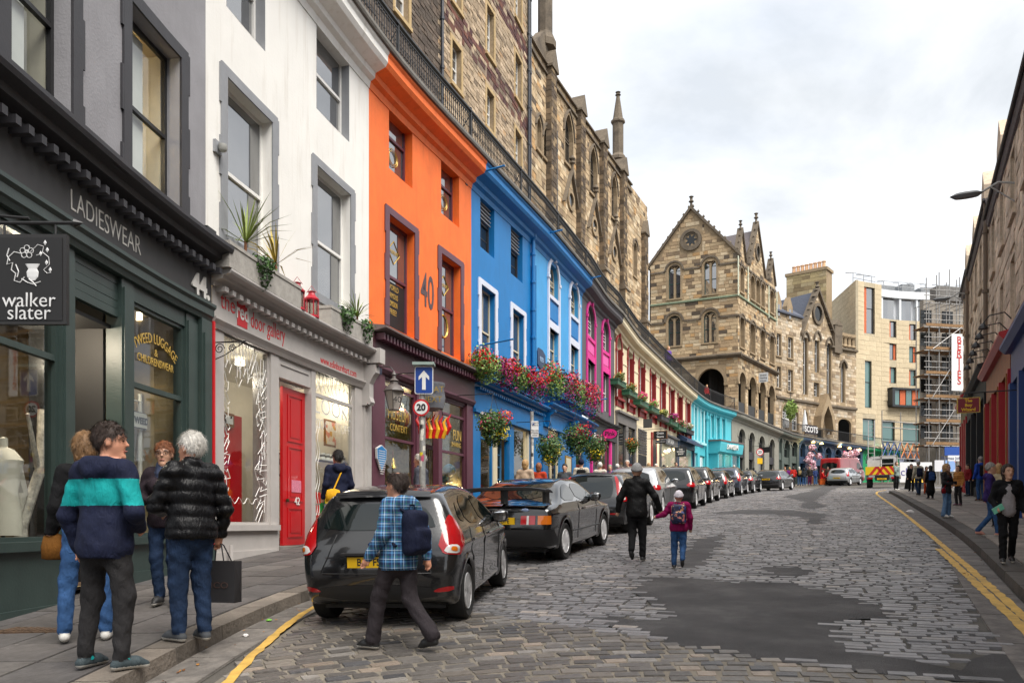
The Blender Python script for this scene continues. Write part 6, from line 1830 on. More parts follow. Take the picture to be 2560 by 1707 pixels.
def finial(P,s,z,d,par,k=1.0):
 mb=MB();mb.lathe(P.m(s,d,z),[(.13*k,0),(.1*k,.3*k),(.24*k,.42*k),(.12*k,.55*k),(.12*k,.75*k),(.22*k,.85*k),(.001,.95*k)],8);mb.mk('finial',DARKS,par)
finial(GL,sap,apex-.05,-.1,cp,1.05)
GREENS=mat('copper_string',srgb('#7d8a72'),.7,.2,4)
for P,L0,L1 in((GL,0,LENL+.14),(GR,0,GR.L)):
 mb=MB();mb.sweep(P,L0,L1,[(-.05,zg-.12),(.14,zg-.06),(.14,zg+.08),(-.05,zg+.16)]);mb.mk('string_course',GREENS,b)
 mb=MB();mb.sweep(P,L0,L1+.2,[(-.05,zc-.3),(.15,zc-.25),(.36,zc-.08),(.36,zc+.06),(-.05,zc+.2)]);mb.mk('cornice',DARKS,b)
 for zz in(ops[0][5],ops[2][5]):
  mb=MB();segs=[0]+[v for o in ops[:2]for v in(o[0]-.33,o[1]+.33)]+[L1]if P is GL else[0,L1]
  for a,c in zip(segs[::2],segs[1::2]):mb.bx(P,a,c,-.02,.09,zz-.1,zz+.06)
  mb.mk('impost_band',DARKS,b)
ops2=[]
MWs=[(1849.5,1860.5,786,862),(1875,1887,803,878),(1901,1912,820,894),(1924,1935,838,910)]
z1=level(*[rz_(a,y)for a,_,y,_ in MWs]);z0=level(*[rz_(a,y)for a,_,_,y in MWs])
for a,c,_,_ in MWs:s0,s1=rx(a),rx(c);ops2.append((s0,s1,z0,z1,'round',z1-(s1-s0)/2))
AW=[(1845.5,1863,923),(1870,1889,937),(1896,1912.5,952),(1919,1935,963)]
za1=level(*[rz_(a,y)for a,_,y in AW])
arc=[(rx(a)+.1,rx(c),zb,za1,'round',za1-(rx(c)-rx(a))/2)for a,c,_ in AW]
TW=[(1850,1859,650,742),(1876,1886,688,770),(1889.5,1899,697,782),(1903,1910.5,708,793),(1925,1934,735,815)]
zu1=level(*[rz_(a,y)for a,_,y,_ in TW]);ops3=[]
for a,c,_,_ in TW:s0,s1=rx(a),rx(c);ops3.append((s0,s1,zg+.5,zu1,'round',zu1-(s1-s0)/2))
stone_front(b,GR,0,GR.L,zb,foot,0,ops2+arc+ops3,WARM,57,(.27,.36),(.35,.8),140,reveal=.4)
for o in ops2+ops3:
 w=sash(GR,b,o[0],o[1],o[2],o[3],-.3,SANDB,DGLASS,mid=.5,fw=.08,kind='round',zs=o[5]);dressed(GR,w,o,SANDB,.16,.05,0);hood(GR,w,o,DARKS,0,.12,.16,.12)
for o in arc+[ar]:
 P=GL if o is ar else GR;mb=MB();mb.ribbon(P,arch_pts(o[0]-.3,o[1]+.3,o[5],o[3]+.3,'round'),arch_pts(o[0],o[1],o[5],o[3],'round'),0,.1)
 for k in(o[0],o[1]):mb.bx(P,k-.32 if k==o[0]else k-.02,k+.02 if k==o[0]else k+.32,0,.14,o[5]-.22,o[5])
 mb.mk('arch_ring',SANDB,b)
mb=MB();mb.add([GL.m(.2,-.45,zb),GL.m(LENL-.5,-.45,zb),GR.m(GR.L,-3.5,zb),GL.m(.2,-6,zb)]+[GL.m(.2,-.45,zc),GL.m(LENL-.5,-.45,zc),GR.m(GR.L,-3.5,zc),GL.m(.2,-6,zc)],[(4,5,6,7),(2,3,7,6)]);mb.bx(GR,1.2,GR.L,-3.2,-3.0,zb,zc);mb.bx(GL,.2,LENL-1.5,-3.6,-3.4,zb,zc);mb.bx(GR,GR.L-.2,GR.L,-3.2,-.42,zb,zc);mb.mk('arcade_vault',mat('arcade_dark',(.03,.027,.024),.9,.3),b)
for c_,hw,top in((1854,.95,576),(1893,2.2,560),(1929.5,.95,652)):
 s=rx(c_);za=rz_(c_,top);pts=[(s-hw,foot),(s,za),(s+hw,foot)]
 mb=MB();mb.prism(GR,pts,-.4,-.01);g_=mb.mk('gable',SANDB,b)
 pl=[(s-hw,foot),(s+hw,foot),(s,za)]
 ex=[(s-.62,s+.62,foot+1.2,foot+2.6)]if hw>2 else[]
 add_blocks(masonry(GR,s-hw,s+hw,foot,za,0,ex,sandcol(WARM),(.26,.34),(.3,.7),seed=int(c_),inside=lambda x,z:in_poly(x,z,pl)),g_,SAND,'stone',40)
 cp=coping(GR,[(s-hw-.12,foot),(s,za),(s+hw+.12,foot)],-.4,.16,.26,DARKS,b);crockets(GR,(s-hw,foot),(s,za),6 if hw>2 else 4,-.05,cp,.1);finial(GR,s,za+.2,-.1,cp,.95 if hw>2 else.8)
 if ex:
  zc_=foot+1.9;mb=MB();mb.ribbon(GR,[(s+.62*math.cos(2*PI*i/n),zc_+.85*math.sin(2*PI*i/n))for i in range(n)],[(s+.42*math.cos(2*PI*i/n),zc_+.6*math.sin(2*PI*i/n))for i in range(n)],-.1,.13,True);mb.mk('roundel',DARKS,g_);mb=MB();mb.prism(GR,[(s+.42*math.cos(2*PI*i/n),zc_+.6*math.sin(2*PI*i/n))for i in range(n)],-.05,.01);mb.mk('pane',DGLASS,g_)
WHP=mat('white_pipe_paint',srgb('#c9cdb8'),.6,.1)
for px,a,c in((1842.5,640,739),(1867,668,755),(1919,715,795),(1939,732,815)):
 s=rx(px);t=pipe(GR,s,.12,rz_(px,c),rz_(px,a),WHP,'downpipe','pale downpipe on the corner building, %s along its street side'%{1842.5:'first',1867:'second',1919:'third',1939:'fourth'}[px],.06)
mb=MB()
A=lambda P,s,d,z:P.m(s,d,z)
mb.add([A(GL,-.1,-.3,foot),A(GL,sap,-.3,apex-.4),A(GL,sap,-9,apex-.4),A(GL,-.1,-9,foot),A(GL,LENL,-.3,foot),A(GL,LENL,-9,foot)],[(0,1,2,3),(1,4,5,2)])
s=rx(1893);za=rz_(1893,575);mb.add([A(GR,s,-.3,za),A(GR,s,-5,za),A(GR,s-3.2,-.3,foot),A(GR,s-3.2,-5,foot),A(GR,s+3.2,-.3,foot),A(GR,s+3.2,-5,foot)],[(0,1,3,2),(0,1,5,4)])
mb.mk('roof',SLATER,b,fix=False)
mb=MB();mb.add([A(GL,-.1,0,zb),A(GL,-.1,-9,zb),A(GL,-.1,-9,foot),A(GL,-.1,0,foot)],[(0,1,2,3)]);mb.mk('side_wall',DARKS,b,fix=False)
# arcade railing and hanging board
t=thing('arcade_railing','dark railing panels between the piers of the arcade','railing',GR.m(3,.1,zb))
for o in arc:
 mb=MB();mb.bx(GR,o[0],o[1],-.12,-.06,zb+.3,zb+1.35);mb.mk('panel',BLACK,t)
s=rx(1888);zz=rz_(1888,952);t=thing('meeting_sign','pale hanging signboard above the arcade','sign',GR.m(s,.9,zz));s0=s
z0,z1=Z(1900,952,0)if 0 else GR.z_at(1900,951,.8),GR.z_at(1900,927,.8)
mb=MB();mb.bx(GR,s-.03,s+.03,.35,1.2,z0,z1);mb.mk('board',mat('pale_board',(.6,.63,.66),.5,.05),t);mb=MB();mb.tube([GR.m(s,0,z1+.1),GR.m(s,1.3,z1+.1)],.03,6);mb.mk('bracket',BLACK,t)
nn=GR.N[0]
for i,tx in enumerate(('Quaker','Meeting','House')):lettering(tx,.21,GR.m(s-.035,.775,z1-.22-i*.26),(nn[0],nn[1],0),BLACK,t)
# grey and dark arched shopfronts under the terrace
def arch_shops(name,label,p0,p1,wins,py_base_top,m,gm=DGLASS,panel=None,low=GLASS,lights=()):
 s0,s1=X(p0),X(p1);b=building(name,label,'shopfront',(s0+s1)/2);g=min(LEFT.ground(s0),LEFT.ground(s1))-.3
 zt=min(ZT(s0),ZT(s1))-.15;ops=[]
 for a,c,yt in wins:
  x0,x1=X(a),X(c);z1=Z(a,yt);zs=z1-(x1-x0)*.5;ops.append((x0,x1,g+.55,z1,'round',zs))
 painted_wall(b,s0,s1,g,zt,ops,m,.3)
 for o in ops:
  w=sash(LEFT,b,o[0],o[1],o[2],o[3],-.24,panel or m,gm,mid=None,bars=(2,1),fw=.1,kind='round',zs=o[5])
  zz=o[2]+(o[5]-o[2])*.66;mb=MB();mb.bx(LEFT,o[0]+.02,o[1]-.02,-.23,-.08,zz-.35,zz+.35);mb.mk('sign_panel',panel or m,w)
  mb=MB();mb.ribbon(LEFT,arch_pts(o[0]-.2,o[1]+.2,o[5],o[3]+.2,'round'),arch_pts(o[0],o[1],o[5],o[3],'round'),.002,.06);mb.mk('arch_ring',m,w)
 mb=MB();mb.sweep(LEFT,s0,s1,[(-.1,-.75),(.06,-.75),(.14,-.6),(.45,-.42),(.5,-.3),(.5,-.12),(-.1,-.12)],dz=ZT);mb.mk('cornice',m,b)
 return b,ops
GST=mat('grey_stone_paint',srgb('#8d8b80'),.7,.12,2,.2,20,streak=.2);SLGR=mat('slate_green_paint',srgb('#55605a'),.6,.1,2);INKB=mat('ink_blue_paint',srgb('#2c4663'),.55,.1,2);EMER=mat('emerald_paint',srgb('#0f8a54'),.5,.08,2);LAV=mat('lavender_paint',srgb('#a7aec6'),.6,.06,2)
S1835=S1828
b1,o_=arch_shops('grey_arched_shops','pale grey shopfront of four tall round arches below the arcade',1829,1947,[(1846,1862,1070),(1872,1886,1079),(1897,1911,1088),(1923,1936,1096)],0,GST,panel=CHAR)
b2,o_=arch_shops('slate_green_shops','slate green shopfront of three arches between grey and blue shops',1947,1998,[(1948,1955,1094),(1960.5,1974,1098),(1980,1993,1102)],0,SLGR,panel=SLGR)
b3,o_=arch_shops('ink_blue_shops','long ink blue shopfront with arches and pink blossom decorations',1998,2157,[(2000.5,2013,1107),(2021,2034,1110),(2042,2056,1114),(2062,2078,1118),(2087,2103,1122),(2109,2124,1124),(2134,2151,1127)],0,INKB,panel=INKB)
b4,o_=arch_shops('emerald_shop','emerald green arched shop with gilt lettering beyond the red van',2157,2248,[(2164,2182,1132),(2195,2210,1134),(2226,2240,1136)],0,EMER,panel=EMER)
b5,o_=arch_shops('lavender_shop','pale lavender shopfront with one wide dark arch',2248,2330,[(2257,2290,1137)],0,LAV,panel=SIGNB)
for px in(1857,1930,1955,1985,2010,2050,2105,2195):
 s=X(px,.25);zz=LEFT.ground(s)+(2.6 if px<2000 else 4.3);shop_light(px,-.6 if px<2000 else.6,zz,14 if px<2000 else 10,(1,.75,.4))
for i,px in enumerate((2031,2052,2097,2122,2147)):
 s=X(px,.35);zz=Z(px,1104+(px-2031)*.17,.35);t=thing('wall_spot','small brass swan-neck lamp above the blue arches, %s from the grey shops'%('first','second','third','fourth','fifth')[i],'lamp',LEFT.m(s,.35,zz));mb=MB();mb.tube([LEFT.m(s,0,zz+.1),LEFT.m(s,.3,zz+.35),LEFT.m(s,.45,zz+.1)],.03,5);mb.mk('arm',GOLD,t);mb=MB();mb.lathe(LEFT.m(s,.45,zz),[(.22,-.1),(.12,.06),(.04,.12)],8);mb.mk('lamp_shade',LAMPE,t)
mb=MB();mb.sweep(LEFT,S1828+1.0,X(2335),[(-7.0,-.14),(.55,-.14),(.58,-.06),(.55,.02),(-7.0,.02)],dz=ZT);mb.mk('slab',SLAB,terr)
rail2=thing('far_terrace_railing','thin iron railing along the terrace above the blue and green shops','railing',LEFT.m(X(2000),.3,ZT(X(2000))))
mb=MB()
for z_ in(.1,1.1):mb.sweep(LEFT,X(1945),X(2335),[(.3,z_),(.36,z_),(.36,z_+.06),(.3,z_+.06)],dz=ZT)
mb.mk('rails',BLACK,rail2)
s=X(1945);n_=0
while s<X(2335):
 mb=MB();mb.bx(LEFT,s,s+.035,.31,.345,ZT(s)+.1,ZT(s)+1.12);mb.mk('baluster',BLACK if s<X(2160)else mat('teal_rail',srgb('#2f7f80'),.5),rail2);s+=.22
 # buildings at the head of the street
DF=-3.4
XF=lambda px:X(px,DF);ZF=lambda px,py:Z(px,py,DF)
def far_windows(b,spec,fm,gm,d=DF,reveal=.2,mid=.5,dress=None,bars=(2,2),P=LEFT,fx=None,fz=None):
 ops=[];fx=fx or XF;fz=fz or ZF
 for it in spec:
  a,c,yt,yb=it[:4];k=it[4]if len(it)>4 else 'rect'
  s0,s1=fx(a),fx(c);z1,z0=fz(a,yt),fz(a,yb)
  o=(s0,s1,z0,z1,k)if k=='rect' else(s0,s1,z0,z1,k,z1-(s1-s0)*(.5 if k=='round' else.9));ops.append(o)
  w=sash(P,b,s0,s1,z0,z1,d-reveal,fm,gm,mid=mid,bars=bars,fw=.09,kind=k,zs=o[5]if k!='rect' else None)
  if dress:dressed(P,w,o,dress,.2,.06,d)
 return ops
bk=MB();bk.bx(LEFT,XF(1938),XF(2330),-7.2,-7.0,ZT(XF(2000))-1,ZF(2000,800));bk=bk.mk('rear_wall',INT_DARK,terr)
b=thing('pale_tenement','pale stone tenement with dormer heads between the arcade and the gothic gable','building',LEFT.m(XF(1970),DF,ZT(XF(1970))))
zb=ZT(XF(1970))-.4;ze=ZF(1985,790)
ops=far_windows(b,[(1941,1951,833,888),(1969,1981,842,894),(1941,1951,915,968),(1969,1981,923,977),(1955,1968,1017,1070,'round'),(1978,1995,1022,1075,'round')],WHITE,UGLASS,dress=SANDB)
stone_front(b,LEFT,XF(1938),XF(2004),zb,ze,DF,ops,PALE,71,(.3,.42),(.4,.9),150)
for a,c,yt in((1938,1952,752),(1966,1980,765)):
 mb=MB();s0,s1=XF(a),XF(c);z1=ZF(a,yt);mb.prism(LEFT,[(s0,ze-.6),(s1,ze-.6),(s1,z1),((s0+s1)/2,z1+1.1),(s0,z1)],DF-.5,DF+.1);dm=mb.mk('dormer',SANDB,b);mb=MB();mb.bx(LEFT,s0+.35,s1-.35,DF+.1,DF+.12,ze-.5,z1-.3);mb.mk('pane',UGLASS,dm)
mb=MB();mb.sweep(LEFT,XF(1938),XF(2004),[(DF-.1,ze-.2),(DF+.3,ze-.1),(DF+.3,ze+.1),(DF-4,ze+3.2),(DF-4,ze-.2)]);mb.mk('roof',mat('blue_slate',(.09,.1,.13),.6,.3,10,.4,14),b)
mb=MB();mb.sweep(LEFT,XF(1938),XF(2140),[(DF-.05,0),(DF+.25,.1),(DF+.25,.3),(DF-.05,.45)],dz=lambda s:ZF(2005,1008));mb.mk('string_course',DARKS,b)
b=thing('gothic_gable_front','narrow gothic stone front with crocketed gable, round eye and tall lancets','building',LEFT.m(XF(2060),DF,ZT(XF(2060))))
ze=ZF(2130,870);zg=ZF(2020,800)
ops=far_windows(b,[(2008,2019,833,985,'point'),(2037,2048,832,930,'point'),(2067,2078,848,998,'point'),(2102,2112,905,1005,'point'),(2035,2048,955,990),(2009,2020,1027,1075,'round'),(2069,2080,1035,1085,'point')],WHITE,UGLASS,reveal=.35)
dk=(XF(2096),XF(2128),zb,ZF(2112,1047),'round',ZF(2112,1060));dk2=(XF(2044),XF(2058),zb,ZF(2050,1030),'point',ZF(2050,1045))
s0,s1=XF(2004),XF(2087);zap=ZF(2043,728);sa=XF(2043)
gab=[(s0,ze),(s1,ze),(sa,zap)]
oz=ZF(2043,785)
stone_front(b,LEFT,XF(2004),XF(2140),zb,ze,DF,ops+[dk,dk2],PALE,75,(.3,.4),(.4,.9),200,gable=gab,inside=[(sa-1.1,sa+1.1,oz-1.3,oz+1.3)])
for o in ops[:4]:hood(LEFT,b,o,DARKS,DF,.2,.15,.2)
mb=MB();n=18;mb.ribbon(LEFT,[(sa+1.05*math.cos(2*PI*i/n),oz+1.25*math.sin(2*PI*i/n))for i in range(n)],[(sa+.75*math.cos(2*PI*i/n),oz+.9*math.sin(2*PI*i/n))for i in range(n)],DF-.1,DF+.2,True);mb.mk('roundel',DARKS,b);mb=MB();mb.prism(LEFT,[(sa+.75*math.cos(2*PI*i/n),oz+.9*math.sin(2*PI*i/n))for i in range(n)],DF-.1,DF+.03);mb.mk('pane',DGLASS,b)
cp=coping(LEFT,[(s0-.3,ze),(sa,zap),(s1+.3,ze)],DF-.5,DF+.3,.4,DARKS,b);crockets(LEFT,(s0,ze),(sa,zap),7,DF,cp,.3);crockets(LEFT,(s1,ze),(sa,zap),8,DF,cp,.3);finial(LEFT,sa,zap,DF,cp,1.2)
mb=MB();mb.sweep(LEFT,XF(2075),XF(2140),[(DF-.1,ZF(2120,880)),(DF+.35,ZF(2120,878)),(DF+.35,ZF(2120,874)),(DF-.1,ZF(2120,870))]);mb.mk('cornice',DARKS,b)
for px in(2102,2112,2122,2132):
 mb=MB();s=XF(px);mb.lathe(LEFT.m(s,DF,ze),[(.4,0),(.25,.3),(.25,.9),(.4,1.2)],6);mb.mk('parapet_post',SANDB,b)
mb=MB();mb.bx(LEFT,XF(2096),XF(2138),DF-.3,DF+.1,ze+1.2,ze+1.6);mb.mk('parapet_rail',SANDB,b)
mb=MB();s=XF(2090);mb.bx(LEFT,s-.7,s+.7,DF-.7,DF+.35,ze-1.0,ZF(2090,815));mb.prism(LEFT,[(s-.8,ZF(2090,815)),(s+.8,ZF(2090,815)),(s,ZF(2090,800))],DF-.8,DF+.4);mb.mk('corner_turret',DARKS,b)
s=XF(2051);zt_=ZF(2051,1008);mb=MB();mb.prism(LEFT,[(s-1.5,zb+2.0),(s-1.1,zb+2.0),(s-.75,zt_-1.6),(s,zt_-.4),(s+.75,zt_-1.6),(s+1.1,zb+2.0),(s+1.5,zb+2.0),(s+1.3,zt_-1.6),(s,zt_+1.0),(s-1.3,zt_-1.6)],DF,DF+1.0);mb.mk('porch',SANDB,b)
mb=MB();mb.add([LEFT.m(s0,DF-.3,ze),LEFT.m(sa,DF-.3,zap),LEFT.m(sa,DF-12,zap),LEFT.m(s0-1,DF-12,ze),LEFT.m(s1,DF-.3,ze),LEFT.m(s1,DF-12,ze)],[(0,1,2,3),(1,4,5,2)]);mb.mk('roof',MATS['blue_slate'],b,fix=False)
b=thing('chimney_gable','broad yellow ashlar chimney wall with eight clay pots behind the gothic gable','building',LEFT.m(XF(2010),-9,ZT(XF(2010))))
q0=at(1966,690,100);q1=at(2066,672,97);CG=Path([tuple(q0[:2]),tuple(q1[:2])],smooth=False)
zt_=CG.z_at(2010,684);z0=CG.z_at(2010,800)
mb=MB();mb.bx(CG,0,CG.L,-2.2,-.01,z0,zt_);mb.bx(CG,-.15,CG.L+.15,-2.35,.12,zt_,zt_+.35);wl=mb.mk('stack',SANDB,b)
add_blocks(masonry(CG,0,CG.L,z0,zt_,0,[],sandcol([((.46,.37,.2),.6),((.52,.43,.26),.25),((.3,.23,.13),.15)]),(.4,.5),(.7,1.5),seed=81),wl,SAND,'stone',120)
for k in range(8):
 s=.6+(CG.L-1.2)*k/7;mb=MB();mb.lathe(CG.m(s,-1,zt_+.35),[(.26,0),(.2,.85),(.26,.9),(.26,1.0),(.15,1.0)],8);mb.mk('chimney_pot',mat('clay_pot',srgb('#d4ac86'),.8,.15),b)
b=thing('hotel_building','modern buff stone hotel with slot windows, orange shutters and glazed top storey','building',LEFT.m(XF(2200),DF,ZT(XF(2200))))
HP=mat('buff_mortar',(.46,.39,.27),.85,.15,3)
qa=at(2068,710,108);H0=Path([tuple(qa[:2]),tuple(LEFT.pt(XF(2139),DF))],smooth=False)
h0,h1=XF(2140),XF(2330);hm=XF(2204)
zt_=ZF(2140,700);zm=ZF(2204,795)
BUF=lambda r,c,s=0,z=0:tone(r,[(.64,.54,.37)],.94,1.06);ASHL=stone_mat('smooth_ashlar',.8,.15,(.3,.25,.16),.35,.25)
zs0=H0.z_at(2100,860);mb=MB();mb.bx(H0,0,H0.L,-.3,-.012,zs0-2,zt_);wl=mb.mk('side_wall',HP,b);add_blocks(masonry(H0,0,H0.L,zs0-2,zt_,0,[],BUF,(.55,.62),(1.4,2.6),seed=83,proud=(.003,.006),gap=.02),wl,ASHL,'stone_panel',90)
OW=[(2160.5,2187,716,832),(2162.5,2179,901,1018)]+[(2224,2241,y,y+40)for y in(802,859,917)]+[(2273,2290,y+8,y+48)for y in(802,858,916)]+[(2157,2188,1045,1100),(2206,2237,1052,1105),(2257,2300,1056,1110)]
ops=[(XF(a),XF(c),ZF(a,yb),ZF(a,yt),'rect')for a,c,yt,yb in OW]
mb=MB();wall(mb,LEFT,h0,hm,zb,zt_,DF-.012,ops,.3);wall(mb,LEFT,hm,h1,zb,zm,DF-.012,ops,.3);wl=mb.mk('wall',HP,b,fix=False)
add_blocks(masonry(LEFT,h0,hm,zb,zt_,DF,ops,BUF,(.55,.62),(1.2,2.4),seed=85,proud=(.003,.006),margin=0)+masonry(LEFT,hm,h1,zb,zm,DF,ops,BUF,(.55,.62),(1.2,2.4),seed=86,proud=(.003,.006),margin=0),wl,ASHL,'stone_panel',300)
TERRA=mat('orange_shutter',srgb('#c4623a'),.7,.15,8);FRAME=mat('anthracite_frame',(.02,.022,.025),.4,.05);TEALG=dark_glass('teal_glass',(.10,.19,.18),.05,1.8)
for k,o in enumerate(ops):
 w=sash(LEFT,b,o[0],o[1],o[2],o[3],DF-.22,FRAME,TEALG if o[2]<ZF(2200,900)else UGLASS,mid=.55 if o[3]-o[2]>4 else None,fw=.08)
 if k<8 and k!=1:
  a=o[0]if k in(0,2,4,5,7)else o[1]-(o[1]-o[0])*.3;mb=MB();mb.bx(LEFT,a,a+(o[1]-o[0])*.28,DF-.24,DF-.16,o[2],o[3]);mb.mk('shutter',TERRA,w)
s0,s1=XF(2218),XF(2330);z1,z0=ZF(2222,970),ZF(2222,1018)
mb=MB();mb.bx(LEFT,s0,s1,DF,DF+.8,z1-.25,z1);mb.bx(LEFT,s0,s1,DF,DF+.8,z0,z0+.25);mb.bx(LEFT,s0,s0+.3,DF,DF+.8,z0,z1);bay=mb.mk('bay_frame',FRAME,b)
wd=(XF(2318)-s0-.3)/6
for k in range(6):
 mb=MB();a=s0+.3+wd*k;mb.bx(LEFT,a,a+wd-.1,DF+.5,DF+.55,z0+.25,z1-.25);mb.mk('bay_panel' if k%2 else 'bay_pane',TERRA if k%2 else TEALG,bay)
z2=ZF(2206,720);WHC=mat('white_cladding',(.7,.72,.74),.4,.05)
mb=MB();mb.bx(LEFT,hm+.05,h1+3,DF-4,DF-.3,z2-.9,z2);mb.bx(LEFT,hm+.05,h1+3,DF-4,DF-.9,zm-.2,z2-.9);mb.mk('top_storey',WHC,b)
for k in range(6):
 s=hm+.3+k*2.0;mb=MB();mb.bx(LEFT,s+.35,s+1.65,DF-.88,DF-.82,zm,z2-.95);w=mb.mk('top_pane',UGLASS,b);mb=MB();mb.bx(LEFT,s+.02,s+.25,DF-.9,DF-.4,zm,z2-.9);mb.mk('fin',WHC,w)
mb=MB()
for k in range(12):
 s=h0+.5+k*1.6;z=zt_ if s<hm else z2;mb.tube([LEFT.m(s,DF-.9,z),LEFT.m(s,DF-.9,z+1.2),LEFT.m(s,DF-2,z+1.5)],.05,5)
for dz_ in(.6,1.2):mb.tube([LEFT.m(h0+.5,DF-.9,zt_+dz_),LEFT.m(hm,DF-.9,zt_+dz_)],.04,5);mb.tube([LEFT.m(hm+.3,DF-.9,z2+dz_),LEFT.m(h1,DF-.9,z2+dz_)],.04,5)
mb.mk('roof_guard_rail',mat('galvanised',(.34,.35,.36),.4,.1,metal=.5),b)
pl=MB()
for k in range(5):pl=MB();s=hm+1+k*2.3;pl.bx(LEFT,s,s+1.5,DF-3.5,DF-1.5,z2,z2+1.0+.3*(k%2));pl.mk('roof_plant',mat('plant_grey',(.2,.21,.22),.6,.2),b)
# scaffolding
STEEL=mat('scaffold_steel',(.30,.29,.28),.45,.2,20,metal=.4);BOARDM=mat('scaffold_board',srgb('#8a6a48'),.85,.25,6)
qa,qb=at(2322,900,70),at(2450,900,71);SP=Path([tuple(qa[:2]),tuple(qb[:2])],smooth=False)
t=thing('scaffolding','tall tube scaffolding with timber lifts wrapped round the end building','scaffolding',SP.m(2,0,gz(*SP.pt(2))))
g0=gz(*SP.pt(2))-.2;ztp=SP.z_at(2360,690)
lev=[SP.z_at(2330,y)for y in(1111,1054,993,934,873,815)]
for i in range(5):
 for d_ in(0,-1.6):
  s=SP.L*i/5;mb=MB();mb.tube([SP.m(s,d_,g0),SP.m(s,d_,ztp-(2.5 if i<1 else 0)+.3*(i%3))],.045,6);mb.mk('standard',STEEL,t)
for z in lev:
 for k in range(5):
  mb=MB();mb.bx(SP,-.3,SP.L,-.3-.28*k-.25,-.3-.28*k,z-.06,z);mb.mk('board',BOARDM,t)
 mb=MB();mb.bx(SP,-.3,SP.L,.03,.07,z,z+.24);mb.mk('toe_board',BOARDM,t)
for z in lev+[lev[-1]+2.1]:
 for h_ in(-.12,.55,1.05):
  mb=MB();mb.tube([SP.m(-.5,.06,z+h_),SP.m(SP.L,.06,z+h_)],.035,5);mb.mk('ledger',STEEL,t)
 for i in range(5):
  mb=MB();s=SP.L*i/5;mb.tube([SP.m(s,.3,z-.1),SP.m(s,-1.9,z-.1)],.035,5);mb.mk('transom',STEEL,t)
for k in range(3):
 mb=MB();mb.tube([SP.m(.3,.1,lev[k*2]),SP.m(3.2,.1,lev[min(5,k*2+2)])],.035,5);mb.mk('brace',STEEL,t)
b=thing('scaffolded_building','dark unfinished wall behind the scaffolding','building',SP.m(3,-2,g0));mb=MB();mb.bx(SP,1.2,SP.L+10,-2.7,-2.2,g0-1,ztp-1.5);w=mb.mk('wall',mat('wrapped_wall',(.30,.27,.23),.9,.4,1.2),b)
for z in lev:
 for k in range(3):mb=MB();s=.9+k*2.2;mb.bx(SP,s,s+1.1,-2.2,-2.15,z+.8,z+2.0);mb.mk('window',DGLASS,b)
mb=MB();mb.bx(SP,2.5,SP.L+6,-3,-2.0,ztp-1.5,ztp-.2);mb.mk('parapet',mat('grey_concrete',(.18,.17,.16),.9,.2),b)
s0,s1=SP.s_at(2379,.3),SP.s_at(2407,.3);z1,z0=SP.z_at(2380,834,.3),SP.z_at(2380,976,.3)
t=thing('vertical_banner','tall white banner with red vertical lettering on the scaffolding','banner',SP.m(s0,.3,z0));mb=MB();mb.bx(SP,s0,s1+.3,.28,.31,z0,z1);mb.mk('sheet',mat('banner_white',(.72,.72,.72),.7,.04),t)
RL=mat('banner_red',srgb('#b8322c'),.6,0)
for i,ch in enumerate('BERTIES'):
 q=SP.m(s0+(s1+.3-s0)*.52,.325,z1-.55-i*(z1-z0-1.0)/6.6);tt=SP.tan(0);lettering(ch,.85,q,(tt[0],tt[1],0),RL,t,bold=.012)
t=thing('scaffold_gantry','lattice scaffold bridge with blue and orange braced panels over the lavender shop','scaffolding',LEFT.m(X(2215,.8),.8,ZT(X(2215))))
BLG,ORG2=mat('gantry_blue',srgb('#2c5290'),.5,.1),mat('gantry_orange',srgb('#cf7a3a'),.5,.1)
g0_,g1_=X(2205,.9),X(2336,.9);zz=Z(2250,1105,.9);zl=zz-1.9
for z in(zz,zl,zl-.9,zz+1.6,zz+2.3):
 mb=MB();mb.tube([LEFT.m(g0_,.9,z),LEFT.m((g0_+g1_)/2,.9,z),LEFT.m(g1_,.9,z)],.06,5);mb.mk('ledger',STEEL,t)
for i in range(8):
 a,c=g0_+(g1_-g0_)*i/8,g0_+(g1_-g0_)*(i+1)/8;m_=BLG if i<3 else ORG2
 for p,q in((zl,zz),(zz,zl)):mb=MB();mb.tube([LEFT.m(a,.9,p),LEFT.m(c,.9,q)],.07,5);mb.mk('brace',m_,t)
 mb=MB();mb.tube([LEFT.m(a,.9,zl-(6 if i in(0,1)else 0)),LEFT.m(a,.9,zz+(3.5 if i%3==0 else 0))],.06,5);mb.mk('standard',STEEL,t)
